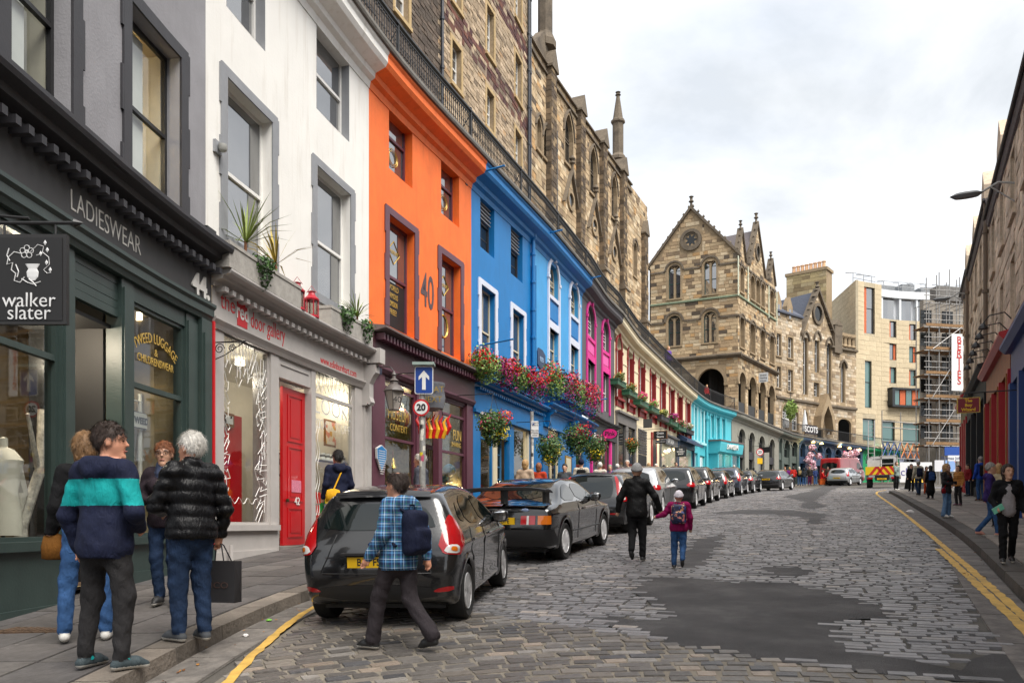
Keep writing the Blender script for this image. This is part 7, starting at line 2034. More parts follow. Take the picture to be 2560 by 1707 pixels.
 # right-hand tenements
RP=Path([(26.0,47.1),(3.5,1.2)],smooth=False)
rX=lambda px,d=0.0:RP.s_at(px,d);rZ=lambda px,py,d=0.0:RP.z_at(px,py,d)
TENM=stone_mat('weathered_tenement',.88,.4,(.07,.055,.042),.5,.35,base=(.62,.51,.39))
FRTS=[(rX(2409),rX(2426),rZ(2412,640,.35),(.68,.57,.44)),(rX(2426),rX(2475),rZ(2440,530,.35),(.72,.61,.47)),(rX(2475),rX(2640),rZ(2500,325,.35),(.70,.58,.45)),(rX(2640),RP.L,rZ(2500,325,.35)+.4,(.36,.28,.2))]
LBL=['narrow end tenement beside the scaffolding on the right pavement','buff stone tenement with slim windows above the dark shop','buff stone tenement with stone dormers above the red and blue shops','near stone tenement beside the viewer']
RGRD=RP.ground(rX(2450));RCOL=[]
for k,(a,c,zt,col)in enumerate(FRTS):
 b=thing('stone_tenement',LBL[k],'building',RP.m(a,0,RP.ground(a)));zb=RP.ground(a)-.9 if k<3 else RP.ground(c)-1
 ops=[];n=max(1,int((c-a)/2.4));zz=RP.ground((a+c)/2)+4.7;rows=[zz+.6,zz+3.5,zz+6.3]
 for i in range(n):
  s=a+(c-a)*(i+.5)/n
  for z in rows:
   if z+1.9<zt:ops.append((s-.5,s+.5,z,z+1.75,'rect'))
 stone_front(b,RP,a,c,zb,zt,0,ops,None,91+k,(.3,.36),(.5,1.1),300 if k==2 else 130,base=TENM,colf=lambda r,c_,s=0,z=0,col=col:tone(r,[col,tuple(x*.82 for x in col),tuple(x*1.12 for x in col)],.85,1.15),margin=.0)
 for o in ops:w=sash(RP,b,o[0],o[1],o[2],o[3],-.2,WHITE,UGLASS,mid=.5,bars=(2,2),fw=.06);dressed(RP,w,o,TENM,.14,.03)
 mb=MB();mb.sweep(RP,a,c,[(-.1,zt-.3),(.08,zt-.25),(.14,zt-.05),(.14,zt+.05),(-.1,zt+.1),(-4,zt+2.2),(-4,zt-.3)]);mb.mk('roof',SLATER,b)
 mb=MB();mb.tube([RP.m(s,.19,zt+.02)for s in np.linspace(a,c,6)],.05,6);mb.mk('gutter',CHAR,b)
 for i in range(max(1,n//2)):
  s=a+(c-a)*(i+.5)/max(1,n//2);mb=MB();mb.prism(RP,[(s-.6,zt-.1),(s+.6,zt-.1),(s+.6,zt+1.2),(s,zt+1.9),(s-.6,zt+1.2)],-2.2,.05);mb.mk('dormer',TENM,b)
 mb=MB();mb.bx(RP,a,a+.4,-8,0,zb,zt-.2);mb.mk('end_wall',TENM,b)
 RCOL.append(b)
 if k<3:pipe(RP,c-.25,.12,RP.ground(c)+4.4,zt,mat('stone_pipe',srgb('#6e5f50'),.7,.1),'downpipe',('slim','brown','thick')[k]+' downpipe on the right tenements, '+('farthest','middle','nearest')[k]+' of three',.07)
def rshop(a,c,m,label,zt_off=4.2,glass=DGLASS,name='shopfront',npost=3,fm=None,gilt=False):
 s0,s1=rX(a),rX(c);g=RP.ground((s0+s1)/2);zt=g+zt_off;t=thing(name,label,'shopfront',RP.m((s0+s1)/2,0,g))
 g-=.35;mb=MB();mb.bx(RP,s0,s1,.004,.16,zt-.8,zt);mb.mk('fascia',fm or m,t);mb=MB();mb.sweep(RP,s0,s1,[(.0,zt),(.3,zt),(.42,zt+.12),(.42,zt+.2),(0,zt+.3)]);mb.mk('cornice',m,t)
 for k in range(npost+1):
  s=s0+.15+(s1-s0-.3)*k/npost;mb=MB();mb.bx(RP,s-.16,s+.16,.004,.22,g,zt-.8);p=mb.mk('post',m,t)
  if gilt:mb=MB();mb.bx(RP,s-.05,s+.05,.22,.25,g+.9,zt-.9);mb.mk('gilt_strip',mat('dull_gilt',srgb('#8a5a1e'),.5,.1),p)
 for k in range(npost):
  x0,x1=s0+.31+(s1-s0-.3)*k/npost,s0-.01+(s1-s0-.3)*(k+1)/npost
  mb=MB();mb.quad(RP.m(x0,.05,g+.9),RP.m(x1,.05,g+.9),RP.m(x1,.05,zt-.8),RP.m(x0,.05,zt-.8));mb.mk('pane',glass,t,fix=False);mb=MB();mb.bx(RP,x0,x1,.004,.14,g,g+.9);mb.mk('panel',m,t)
 return t,s0,s1,zt
CRIM=mat('crimson_paint',srgb('#a3121c'),.4,.08);OLD=mat('olive_fascia',srgb('#5e5a34'),.6,.15)
rshop(2411,2427,CRIM,'bright red shopfront at the far end of the right pavement',4.3,fm=OLD,npost=3)
rshop(2428,2478,SIGNB,'black shopfront between the two red shops on the right',4.4,npost=3)
t,s0,s1,zt=rshop(2479,2543,CRIM,'crimson and gilt shopfront with brown fascia near the right edge',4.5,fm=mat('tan_fascia',srgb('#8a4a20'),.5,.3,3),npost=3,gilt=True)
rshop(2545,2640,mat('royal_blue_paint',srgb('#1c3c78'),.45,.08),'royal blue shopfront at the right edge',4.5,npost=3)
rshop(2645,3400,SIGNB,'dark shopfront beside the viewer beyond the frame',4.3,npost=6,name='shopfront')if 0 else None
for k in range(6):
 s=s0+.4+(s1-s0-.8)*k/5;z=zt+.5;l=thing('swan_neck_lamp','black swan-neck lamp above the crimson shop, %s along'%('first','second','third','fourth','fifth','sixth')[k],'lamp',RP.m(s,.1,z),'swan-neck lamps above the crimson shop');mb=MB();mb.tube([RP.m(s,0,z),RP.m(s,.25,z+.3),RP.m(s,.6,z+.25),RP.m(s,.75,z+.05)],.018,6);mb.mk('arm',BLACK,l);mb=MB();mb.lathe(RP.m(s,.75,z-.1),[(.13,0),(.1,.08),(.04,.15)],10);mb.mk('lamp_shade',BLACK,l)
b=thing('reflection_building','dark stone tenement closing the lower end of the street behind the viewer','building',(-4,-24,-2));BW=Path([(9,-24),(-16,-24)],smooth=False)  # out-of-view tenement, added so car paint and glass reflect something dark
ops=[(s,s+1.2,z,z+2,'rect')for s in np.arange(1.5,23,3)for z in(2.5,5.8,9.1)]
mb=MB();wall(mb,BW,0,25,-3,13,0,ops,.2);mb.mk('wall',DARKS,b,fix=False)
for o in ops:mb=MB();mb.bx(BW,o[0],o[1],-.25,-.2,o[2],o[3]);mb.mk('window',UGLASS,b)
# smooth solids: fields meshed on a grid
def surf_nets(f,o,h):
 nx,ny,nz=f.shape
 ins=f<0
 cnt=np.zeros((nx-1,ny-1,nz-1),np.int8)
 for a in(0,1):
  for b_ in(0,1):
   for c in(0,1):cnt+=ins[a:nx-1+a,b_:ny-1+b_,c:nz-1+c]
 act=(cnt>0)&(cnt<8)
 I,J,K=np.nonzero(act);n=len(I)
 idx=-np.ones(act.shape,np.int64);idx[I,J,K]=np.arange(n)
 acc=np.zeros((n,3));num=np.zeros(n)
 cor=[(a,b_,c)for a in(0,1)for b_ in(0,1)for c in(0,1)]
 V={c:f[I+c[0],J+c[1],K+c[2]]for c in cor}
 for a in cor:
  for ax in range(3):
   if a[ax]:continue
   e_=list(a);e_[ax]=1;e_=tuple(e_)
   va,vb=V[a],V[e_];m=(va<0)!=(vb<0)
   t=np.where(m,va/np.where(va==vb,1,va-vb),0)
   p=np.array(a,float)[None,:].repeat(n,0);p[:,ax]+=t
   acc+=p*m[:,None];num+=m
 v=(acc/num[:,None]+np.stack([I,J,K],1))*h+np.array(o)
 faces=[]
 for ax in range(3):
  u,w_=[(1,2),(2,0),(0,1)][ax]
  sl0=[slice(None)]*3;sl1=[slice(None)]*3;sl0[ax]=slice(0,-1);sl1[ax]=slice(1,None)
  s0,s1=ins[tuple(sl0)],ins[tuple(sl1)]
  ch=np.stack(np.nonzero(s0!=s1),1)
  ch=ch[(ch[:,u]>0)&(ch[:,w_]>0)&(ch[:,u]<f.shape[u]-1)&(ch[:,w_]<f.shape[w_]-1)]
  if not len(ch):continue
  flip=~s0[ch[:,0],ch[:,1],ch[:,2]]
  q=[]
  for du,dw in((-1,-1),(0,-1),(0,0),(-1,0)):
   c=ch.copy();c[:,u]+=du;c[:,w_]+=dw;q.append(idx[c[:,0],c[:,1],c[:,2]])
  q=np.stack(q,1);q[flip]=q[flip][:,::-1];faces.append(q)
 return v,np.concatenate(faces)
def raw_mesh(name,v,f,mats,parent,mi=None,smooth=True):
 me=bpy.data.meshes.new(name)
 me.vertices.add(len(v));me.vertices.foreach_set('co',np.asarray(v,np.float32).ravel())
 k=f.shape[1];me.loops.add(len(f)*k);me.loops.foreach_set('vertex_index',f.astype(np.int32).ravel())
 me.polygons.add(len(f));me.polygons.foreach_set('loop_start',np.arange(0,len(f)*k,k,dtype=np.int32))
 for m in mats:me.materials.append(m)
 if mi is not None:me.polygons.foreach_set('material_index',mi.astype(np.int32))
 if smooth:me.polygons.foreach_set('use_smooth',np.ones(len(f),bool))
 me.update(calc_edges=True);me.validate()
 o=bpy.data.objects.new(name,me);COL.objects.link(o)
 if parent is not None:o.parent=parent
 return o
def smax(a,b_,k):h=np.clip(.5-.5*(b_-a)/k,0,1);return b_+(a-b_)*h+k*h*(1-h)
def smin(a,b_,k):return-smax(-a,-b_,k)
def chaikin(p,n=2):
 p=np.array(p,float)
 for _ in range(n):q=np.roll(p,-1,0);p=np.stack([p*.78+q*.22,p*.22+q*.78],1).reshape(-1,2)
 return p
def polysdf(poly,x,z):
 d=np.full(x.shape,1e9);s=np.ones(x.shape,bool);n=len(poly)
 for i in range(n):
  a,b_=poly[i],poly[(i+1)%n];e_=b_-a
  wx,wz=x-a[0],z-a[1];t=np.clip((wx*e_[0]+wz*e_[1])/(e_@e_+1e-12),0,1)
  d=np.minimum(d,(wx-e_[0]*t)**2+(wz-e_[1]*t)**2)
  c1=z>=a[1];c2=z<b_[1];c3=e_[0]*wz>e_[1]*wx
  s^=(c1&c2&c3)|(~c1&~c2&~c3)
 return np.where(s,1,-1)*np.sqrt(d)
 # vehicles
def paint(name,col,rough=.22,metal=.0):
 if name in MATS:return MATS[name]
 m=mat(name,col,rough,.04,2,metal=metal,coat=1.0,dirt=tuple(c*.6+.03 for c in col),dirt_amt=.18);return m
TYRE=mat('tyre_rubber',(.012,.012,.012),.8,.2,20);ALLOY=mat('alloy_rim',(.68,.68,.69),.35,.08,metal=.15);TRIM=mat('black_trim',(.012,.012,.013),.5,.1)
CGLASS=dark_glass('car_glass',(.006,.010,.010),.02,1.6);RLENS=mat('red_lens',srgb('#a80c14'),.12,.1,10,coat=.8);OLENS=mat('amber_lens',srgb('#cc6a12'),.12,.1,coat=.8);WLENS=mat('clear_lens',(.62,.6,.58),.12,.1,coat=.8);PLATE=mat('yellow_plate',srgb('#e3b515'),.4,.03)
CHROME=mat('chrome',(.6,.6,.62),.12,0,metal=1.0)
WHEELS={}
def wheel(r,wd,nsp,style):
 key=(r,wd,nsp,style)
 if key not in WHEELS:
  t=MB();hw=wd/2;ri=r*.66
  prof=[(ri,-hw*.75),(r*.9,-hw),(r*.985,-hw*.8),(r,-hw*.45),(r,hw*.45),(r*.985,hw*.8),(r*.9,hw),(ri,hw*.75)]
  T=Matrix.Rotation(R(90),3,'X')
  t.lathe((0,0,0),prof,28,T)
  rm=MB();rm.lathe((0,0,0),[(ri,hw*.80),(ri*.96,hw*.90),(ri*.9,hw*.7),(ri*.88,-hw*.6),(ri,-hw*.7)],28,T)
  rm.lathe((0,0,0),[(.001,hw*.8),(ri*.2,hw*.8),(ri*.24,hw*.5),(ri*.2,-.02)],14,T)
  for k in range(nsp):
   a=2*PI*k/nsp
   for off in((-.07,.07)if style=='split' else(0,)):
    c,s=math.cos(a+off*2),math.sin(a+off*2);wv=.016 if nsp>9 else(.03 if style=='split' else.055)
    y0,y1=-hw*.5,-hw*.25
    vs=[]
    for rr,yy in((ri*.15,-hw*.82),(ri*.95,-hw*.86)):
     for sg in(-1,1):
      for dy in(0,.03):vs.append((c*rr-s*wv*sg,yy+dy,s*rr+c*wv*sg))
    rm.add(vs,[(0,2,6,4),(1,5,7,3),(0,4,5,1),(2,3,7,6)])
  WHEELS[key]=(t,rm)
 return WHEELS[key]
class Car:
 def __init__(self,name,label,cat,L,W,prof,wheels,r,paint_m,roofw=.72,belt=.92,h=.035,tail=.10,rim=ALLOY,nsp=5,style='wide',pw=None,taper=(.10,.16)):
  self.t=thing(name,label,cat);self.L,self.W,self.belt=L,W,belt
  P=chaikin(prof,3);self.zt=P[:,1].max()
  gx,gzv=np.arange(-.3,L+.3,.02),np.arange(-.1,self.zt+.3,.02)
  A,B=np.meshgrid(gx,gzv,indexing='ij');self.S=polysdf(P,A,B)
  for _ in range(5):Q=np.pad(self.S,1,'edge');self.S=(Q[:-2,1:-1]+Q[2:,1:-1]+Q[1:-1,:-2]+Q[1:-1,2:]+2*Q[1:-1,1:-1])/6
  self.gx,self.gz=gx,gzv
  self.roofw,self.tail,self.taper=roofw,tail,taper;self.wh=wheels;self.r=r
  nx,ny,nz=int((L+.3)/h)+2,int((W+.3)/h)+2,int((self.zt+.3)/h)+2
  o=np.array((-.15,-(ny-1)*h/2,-.02))
  X_,Y_,Z_=np.meshgrid(o[0]+h*np.arange(nx),o[1]+h*np.arange(ny),o[2]+h*np.arange(nz),indexing='ij')
  F=self.f(np.stack([X_.ravel(),Y_.ravel(),Z_.ravel()],1)).reshape(X_.shape)
  v,fc=surf_nets(F,o,h)
  for _ in range(3):
   e_=.004;f0=self.f(v);g=np.stack([self.f(v+np.eye(3)[k]*e_)-f0 for k in range(3)],1)/e_
   g2=(g*g).sum(1);v=v-g*(f0/np.maximum(g2,.2))[:,None]*.8
  self.body=raw_mesh('body',v,fc,[paint_m],self.t);self.pm=paint_m
  t,rm=wheel(r,.21,nsp,style)
  for x in wheels:
   for sd in(-1,1):
    y=sd*(W/2-.115)
    tw=bpy.data.objects.new('wheel',None);COL.objects.link(tw);tw.parent=self.t;tw.location=(x,y,r)
    w_=MB();w_.v,w_.f,w_.mi,w_.c=t.v,t.f,t.mi,t.c;ty=w_.mk('tyre',TYRE,None,smooth=True,fix=True);ty.parent=tw
    w_=MB();w_.v,w_.f,w_.mi,w_.c=rm.v,rm.f,rm.mi,rm.c;ri=w_.mk('rim',rim,None,smooth=True);ri.parent=tw
    if sd>0:tw.rotation_euler=(0,0,PI)
  mb=MB();mb.box(.35,L-.4,-W/2+.2,W/2-.2,.17,.40);mb.mk('underbody',TRIM,self.t)
 def f(self,p):
  x,y,z=p[:,0],p[:,1],p[:,2];L,W=self.L,self.W
  ay=np.abs(y)/(W/2)
  k=np.clip((x-.0)/L,0,1)
  xs=np.where(x<L/2,x-self.tail*ay**2.2*(1-2*k).clip(0,1),x+self.tail*1.8*ay**2.2*(2*k-1).clip(0,1))
  zs=z+.035*ay**2*(z>.5)
  i=np.clip((xs-self.gx[0])/.02,0,len(self.gx)-1.01);j=np.clip((zs-self.gz[0])/.02,0,len(self.gz)-1.01)
  i0,j0=i.astype(int),j.astype(int);a,b_=i-i0,j-j0;S=self.S
  s=S[i0,j0]*(1-a)*(1-b_)+S[i0+1,j0]*a*(1-b_)+S[i0,j0+1]*(1-a)*b_+S[i0+1,j0+1]*a*b_
  hw=W/2*np.interp(z,[0,.2,.45,self.belt-.12,self.belt+.02,self.zt],[.93,.955,.985,1,.965,self.roofw])
  hw=hw*(1-self.taper[0]*np.clip((.5-x)/.5,0,1)**2-self.taper[1]*np.clip((x-L+.9)/.9,0,1)**2)
  cr=.012*np.exp(-((z-self.belt+.13)/.03)**2)-.012*np.exp(-((z-.42)/.12)**2)
  d=smax(s,np.abs(y)-hw-cr,.10)
  for wx in self.wh:
   rr=np.hypot(x-wx,z-self.r);arch=self.r+.055-rr
   d=smax(d,np.where(np.abs(y)>W/2-.36,arch,-1),.02)
   d=np.where((np.abs(y)>W/2-.34),d-.016*np.exp(-((rr-self.r-.09)/.04)**2)*(z>self.r*.4),d)
  return d
 def hit(self,o,dr):
  t=np.zeros(len(o));dr=np.array(dr,float)
  for _ in range(34):t+=self.f(o+dr*t[:,None])*.9
  p=o+dr*t[:,None];e_=.01;f0=self.f(p);g=np.stack([self.f(p+np.eye(3)[k]*e_)-f0 for k in range(3)],1);g/=np.linalg.norm(g,axis=1)[:,None]+1e-9
  return p,g
 def panel(self,name,poly,m,ang=0,lift=.006,n=14,k=7,parent=None,side=None,sm=True):
  P=chaikin(poly,1)if sm else np.array(poly,float)
  c0,c1=P[:,0].min()+1e-4,P[:,0].max()-1e-4;pts=[]
  for i in range(n+1):
   c=c0+(c1-c0)*(1-math.cos(PI*i/n))/2;zs=[]
   for a,b_ in zip(P,np.roll(P,-1,0)):
    if(a[0]-c)*(b_[0]-c)<=0 and a[0]!=b_[0]:zs.append(a[1]+(b_[1]-a[1])*(c-a[0])/(b_[0]-a[0]))
   lo,hi=min(zs),max(zs);pts+=[(c,lo+(hi-lo)*j/k)for j in range(k+1)]
  pts=np.array(pts)
  if side is not None:dr=(0,-side,0);o=np.stack([pts[:,0],np.full(len(pts),side*(self.W/2+.3)),pts[:,1]],1)
  else:
   al=R(ang);dr=(math.cos(al),math.sin(al),0);o=np.stack([-math.sin(al)*pts[:,0]-1.5*math.cos(al)+(.4 if abs(ang)>1 else 0),math.cos(al)*pts[:,0]-1.5*math.sin(al),pts[:,1]],1)
  p,g=self.hit(o,dr);p=p+g*lift
  f=np.array([(i*(k+1)+j,(i+1)*(k+1)+j,(i+1)*(k+1)+j+1,i*(k+1)+j+1)for i in range(n)for j in range(k)])
  return raw_mesh(name,p,f,[m],parent or self.t)
 def seam(self,pts,side,name='door_gap',m=TRIM,r=.006):
  P=[]
  for a,b_ in zip(pts,pts[1:]):
   for t in np.linspace(0,1,8,endpoint=False):P.append((a[0]+(b_[0]-a[0])*t,a[1]+(b_[1]-a[1])*t))
  P.append(pts[-1]);P=np.array(P)
  if side==0:p,g=self.hit(np.stack([np.full(len(P),-1.5),P[:,0],P[:,1]],1),(1,0,0))
  else:p,g=self.hit(np.stack([P[:,0],np.full(len(P),side*(self.W/2+.3)),P[:,1]],1),(0,-side,0))
  ok=np.abs(self.f(p))<.02
  if side:ok&=p[:,1]*side>self.W/2-.35
  p=(p+g*.001)[ok]
  if len(p)<2:return
  mb=MB();mb.tube([tuple(x)for x in p],r,4);return mb.mk(name,m,self.t)
 def plate(self,txt,z,x=None,w_=.52,y=0.0):
  p,g=self.hit(np.array([(-1.5,y,z)]),(1,0,0));xx=p[0][0]-.012
  mb=MB();mb.box(xx-.008,xx+.01,y-w_/2,y+w_/2,z-.055,z+.055);pl=mb.mk('number_plate',PLATE,self.t)
  lettering(txt,.105,(xx-.010,y,z),(0,-1,0),TRIM,pl,extrude=.001,sx=w_/.11/max(5,len(txt))*1.3,bold=.002)
 def mirror(self,x,z,m=None):
  for sd in(-1,1):
   y=sd*(self.W/2*.97+.09);mb=MB();mb.lathe((x,y,z),[(.001,-.085),(.09,-.07),(.115,0),(.1,.06),(.001,.085)],12,sx=.55,sy=1);mm=mb.mk('mirror',m or self.pm,self.t,smooth='all')
   mb=MB();mb.lathe((x-.062,y,z),[(.001,-.062),(.075,-.05),(.092,0),(.08,.045),(.001,.062)],10,sx=.06,sy=1);mb.mk('mirror_glass',CHROME,mm)
   mb=MB();mb.tube([(x,y-sd*.1,z-.02),(x+.02,y-sd*.2,z-.05)],.03,6);mb.mk('mirror_arm',TRIM,mm)
 def handles(self,xs,z):
  for x in xs:
   for sd in(-1,1):
    p,g=self.hit(np.array([(x,sd*(self.W/2+.3),z)]),(0,-sd,0));mb=MB();mb.tube([(x-.09,p[0][1]+sd*.012,z),(x,p[0][1]+sd*.03,z+.005),(x+.09,p[0][1]+sd*.012,z)],.013,6);mb.mk('door_handle',self.pm,self.t)
 def place(self,rr,heading,sc=1.0,rx=None):
  a=R(heading);fw=Vector((math.sin(a),math.cos(a),0));lf=Vector((-math.cos(a),math.sin(a),0))
  x0=rx if rx is not None else self.wh[0]
  org=Vector((rr[0],rr[1],0))+lf*(self.W/2-.02)*sc-fw*x0*sc
  g0=gz(org.x,org.y);e_=org+fw*self.L*sc;g1=gz(e_.x,e_.y);l_=org+lf;r_=org-lf
  fv=(fw*self.L*sc+Vector((0,0,g1-g0))).normalized();lv=(lf*2+Vector((0,0,gz(l_.x,l_.y)-gz(r_.x,r_.y)))).normalized();up=fv.cross(lv).normalized();lv=up.cross(fv)
  M=Matrix((fv,lv,up)).transposed().to_4x4()@Matrix.Diagonal((sc,sc,sc,1));M.translation=(org.x,org.y,g0+.004);self.t.matrix_world=M
 def side_glass(self,polys,m=CGLASS):
  for sd in(-1,1):
   for p in polys:self.panel('side_window',p,m,side=sd,n=12,k=5)
def std_car(name,label,kind,col_m,rr,heading,h=.05,plate='SN16 KTL',lights='red',sc=1.0,glass=CGLASS,bumper=TRIM,group=None):
 K={'suv':dict(L=4.25,W=1.84,prof=[(.05,.3),(0,.5),(0,.85),(.08,1.0),(.30,1.42),(.48,1.56),(1.4,1.62),(2.1,1.57),(2.85,1.10),(3.95,.94),(4.2,.72),(4.25,.45),(4.1,.25),(.3,.22)],wheels=(.78,3.42),r=.345,belt=1.0,roofw=.70,rear=[(-.60,1.05),(.60,1.05),(.50,1.42),(-.50,1.42)],lamp=[(.46,.86),(.84,.80),(.84,.97),(.62,1.0)],sg=[[(.62,1.07),(1.2,1.05),(1.2,1.44),(.78,1.40)],[(1.24,1.05),(2.15,1.03),(2.05,1.44),(1.24,1.46)],[(2.2,1.03),(2.95,1.04),(2.55,1.33),(2.12,1.43)]],pz=.80),'hatch':dict(L=4.0,W=1.76,prof=[(.05,.28),(0,.45),(0,.66),(.06,.86),(.14,1.0),(.38,1.33),(.55,1.40),(1.25,1.46),(1.8,1.43),(2.15,1.35),(2.95,.98),(3.5,.88),(3.9,.66),(3.98,.45),(3.85,.22),(.3,.2)],wheels=(.72,3.22),r=.31,belt=.94,roofw=.68,rear=[(-.58,.98),(.58,.98),(.48,1.28),(-.48,1.28)],lamp=[(.58,.74),(.80,.72),(.76,1.12),(.62,1.1)],sg=[[(.55,1.0),(1.15,.98),(1.15,1.30),(.75,1.28)],[(1.2,.98),(2.05,.96),(1.98,1.32),(1.2,1.33)],[(2.1,.96),(2.9,.97),(2.45,1.22),(2.05,1.31)]],pz=.62),'wagon':dict(L=4.75,W=1.82,prof=[(.05,.3),(0,.48),(0,.75),(.10,.96),(.52,1.36),(.85,1.43),(2.0,1.47),(2.6,1.40),(3.4,1.0),(4.4,.82),(4.72,.6),(4.75,.4),(4.6,.22),(.3,.22)],wheels=(.98,3.75),r=.325,belt=.95,roofw=.70,rear=[(-.62,1.0),(.62,1.0),(.50,1.32),(-.50,1.32)],lamp=[(.48,.80),(.84,.78),(.84,.95),(.6,.97)],sg=[[(.75,1.04),(1.5,1.0),(1.5,1.33),(1.0,1.31)],[(1.55,1.0),(2.5,.98),(2.42,1.34),(1.55,1.35)],[(2.55,.98),(3.3,.99),(2.9,1.22),(2.5,1.33)]],pz=.80),}[kind]
 c=Car(name,label,'car',K['L'],K['W'],K['prof'],K['wheels'],K['r'],col_m,K['roofw'],K['belt'],h)
 c.panel('rear_window',K['rear'],glass);c.side_glass(K['sg'],glass)
 for sd in(-1,1):
  lp=[(sd*a,z)for a,z in K['lamp']];c.panel('tail_light',lp,RLENS,ang=-sd*18,n=8,k=4,lift=.008)
 c.plate(plate,K['pz']);c.mirror(K['sg'][2][1][0]-.12,K['belt']+.08);c.handles((1.1,1.95),K['belt']-.12)
 c.panel('bumper',[(-.8,.26),(.8,.26),(.8,.42),(-.8,.42)],bumper,n=14,k=3,sm=False)
 for x in(1.22,2.2):c.seam([(x,.35),(x,K['belt'])],-1)
 c.seam([(-.66,.5),(-.66,.98)],0);c.seam([(.66,.5),(.66,.98)],0)
 if group:c.t['group']=group
 c.place(rr,heading,sc);return c
P_GREY=paint('graphite_paint',(.009,.009,.010),.2);P_BLACK=paint('black_car_paint',(.003,.003,.0035),.12);P_SILV=paint('silver_paint',(.42,.43,.44),.28,.6);P_DK=paint('dark_grey_paint',(.02,.021,.023),.22,.2);P_BLK2=paint('black_metallic',(.005,.005,.006),.18);P_BRN=paint('brown_black_paint',(.010,.008,.0075),.2);P_RED=paint('red_van_paint',srgb('#a8141c'),.3);P_NAVY=paint('blue_grey_paint',(.05,.06,.085),.25,.4)
c=Car('hatchback_car','graphite grey hatchback with red upright tail lights, nearest parked car','car',3.97,1.74,[(.06,.28),(.02,.42),(0,.60),(.04,.80),(.12,.96),(.34,1.30),(.42,1.40),(.62,1.44),(1.25,1.485),(1.8,1.46),(2.2,1.37),(3.0,.99),(3.45,.90),(3.85,.70),(3.97,.5),(3.9,.24),(3.6,.2),(.3,.2)],(.70,3.19),.305,P_GREY,.66,.96,.024,.13,rim=mat('dark_alloy',(.45,.45,.455),.4,.1,metal=.15),nsp=5,style='split')
c.panel('rear_window',[(-.62,1.02),(.62,1.02),(.58,1.13),(.44,1.29),(-.44,1.29),(-.58,1.13)],CGLASS,n=20)
c.panel('spoiler',[(-.52,1.335),(.52,1.335),(.52,1.385),(-.52,1.385)],P_GREY,lift=.05,n=16,k=3)
for sd in(-1,1):
 L_=c.panel('tail_light',[(sd*.45,.78),(sd*.78,.74),(sd*.80,.95),(sd*.66,1.17),(sd*.60,1.14)],RLENS,ang=-sd*26,lift=.012)
 c.panel('reversing_lens',[(sd*.52,.785),(sd*.70,.765),(sd*.70,.85),(sd*.58,.86)],WLENS,ang=-sd*26,lift=.016,parent=L_);c.panel('amber_lens',[(sd*.60,.80),(sd*.67,.79),(sd*.67,.835),(sd*.61,.84)],OLENS,ang=-sd*26,lift=.019,parent=L_)
 c.panel('rear_reflector',[(sd*.52,.375),(sd*.74,.385),(sd*.74,.44),(sd*.56,.42)],RLENS,ang=-sd*12,lift=.006,n=6,k=3)
c.side_glass([[(.62,1.10),(.86,1.05),(.86,1.28),(.80,1.27)],[(.90,1.04),(1.62,1.0),(1.62,1.36),(1.02,1.33)],[(1.67,1.0),(2.62,.985),(2.30,1.22),(1.67,1.36)]])
c.panel('bumper',[(-.66,.30),(.66,.30),(.60,.46),(-.60,.46)],TRIM,n=16,k=4)
c.plate('B11 FST',.70,y=.02);c.mirror(2.45,1.03);c.handles((1.02,1.95),.86)
c.seam([(-.60,.58),(-.52,.74),(-.44,.98)],0);c.seam([(.60,.58),(.52,.74),(.44,.98)],0);c.seam([(-.60,.58),(.60,.58)],0)
for sd in(-1,1):c.seam([(1.64,.3),(1.64,1.0)],sd);c.seam([(.9,.62),(.86,.75),(.92,1.0)],sd);c.seam([(2.72,.32),(2.72,.95)],sd)
mb=MB();mb.box(-.03,.05,-.34,.34,.775,.80);mb.mk('handle_bar',P_GREY,c.t)
p,g=c.hit(np.array([(-1.5,0,.86)]),(1,0,0));mb=MB();mb.lathe((p[0][0]-.004,0,.88),[(.001,-.035),(.05,-.025),(.075,0),(.05,.025),(.001,.035)],12,sx=.12);mb.mk('badge',mat('badge_blue',(.01,.03,.14),.2,0),c.t,smooth='all')
mb=MB();mb.tube([(.36,0,1.06),(.42,.02,1.10),(.40,.3,1.07)],.012,5);mb.mk('rear_wiper',TRIM,c.t)
c.place((-.44,8.3),8.5,.93)
c=Car('coupe_car','glossy black eighties hatch coupe with raised rear wing and lattice wheels','car',4.46,1.73,[(.08,.28),(0,.42),(0,.62),(.04,.80),(.08,.94),(.55,1.0),(1.15,1.29),(1.6,1.365),(2.2,1.36),(2.5,1.29),(3.1,.96),(4.0,.84),(4.38,.70),(4.46,.5),(4.4,.26),(4.0,.2),(.3,.2)],(.90,3.50),.31,P_BLACK,.68,.92,.024,.06,nsp=14,style='lattice',taper=(.05,.14))
c.panel('rear_window',[(-.60,1.03),(.60,1.03),(.50,1.26),(-.50,1.26)],CGLASS,n=18)
c.side_glass([[(.78,.99),(1.62,.97),(1.62,1.26),(1.25,1.25)],[(1.68,.97),(2.72,.955),(2.34,1.24),(1.68,1.27)]])
for sd in(-1,1):
 z0,z1=.64,.78
 L_=c.panel('tail_light',[(sd*.36,z0),(sd*.60,z0),(sd*.60,z1),(sd*.36,z1)],RLENS,lift=.01,n=6,k=3,sm=False)
 c.panel('reversing_lens',[(sd*.46,z0),(sd*.495,z0),(sd*.495,z1),(sd*.46,z1)],WLENS,lift=.014,n=3,k=3,sm=False,parent=L_);c.panel('amber_lens',[(sd*.60,z0),(sd*.80,z0),(sd*.80,z1),(sd*.60,z1)],OLENS,lift=.01,n=6,k=3,sm=False,parent=L_,ang=-sd*6)
c.plate('D877 DPE',.70,y=0);c.mirror(2.52,1.0);c.handles((1.95,),.82)
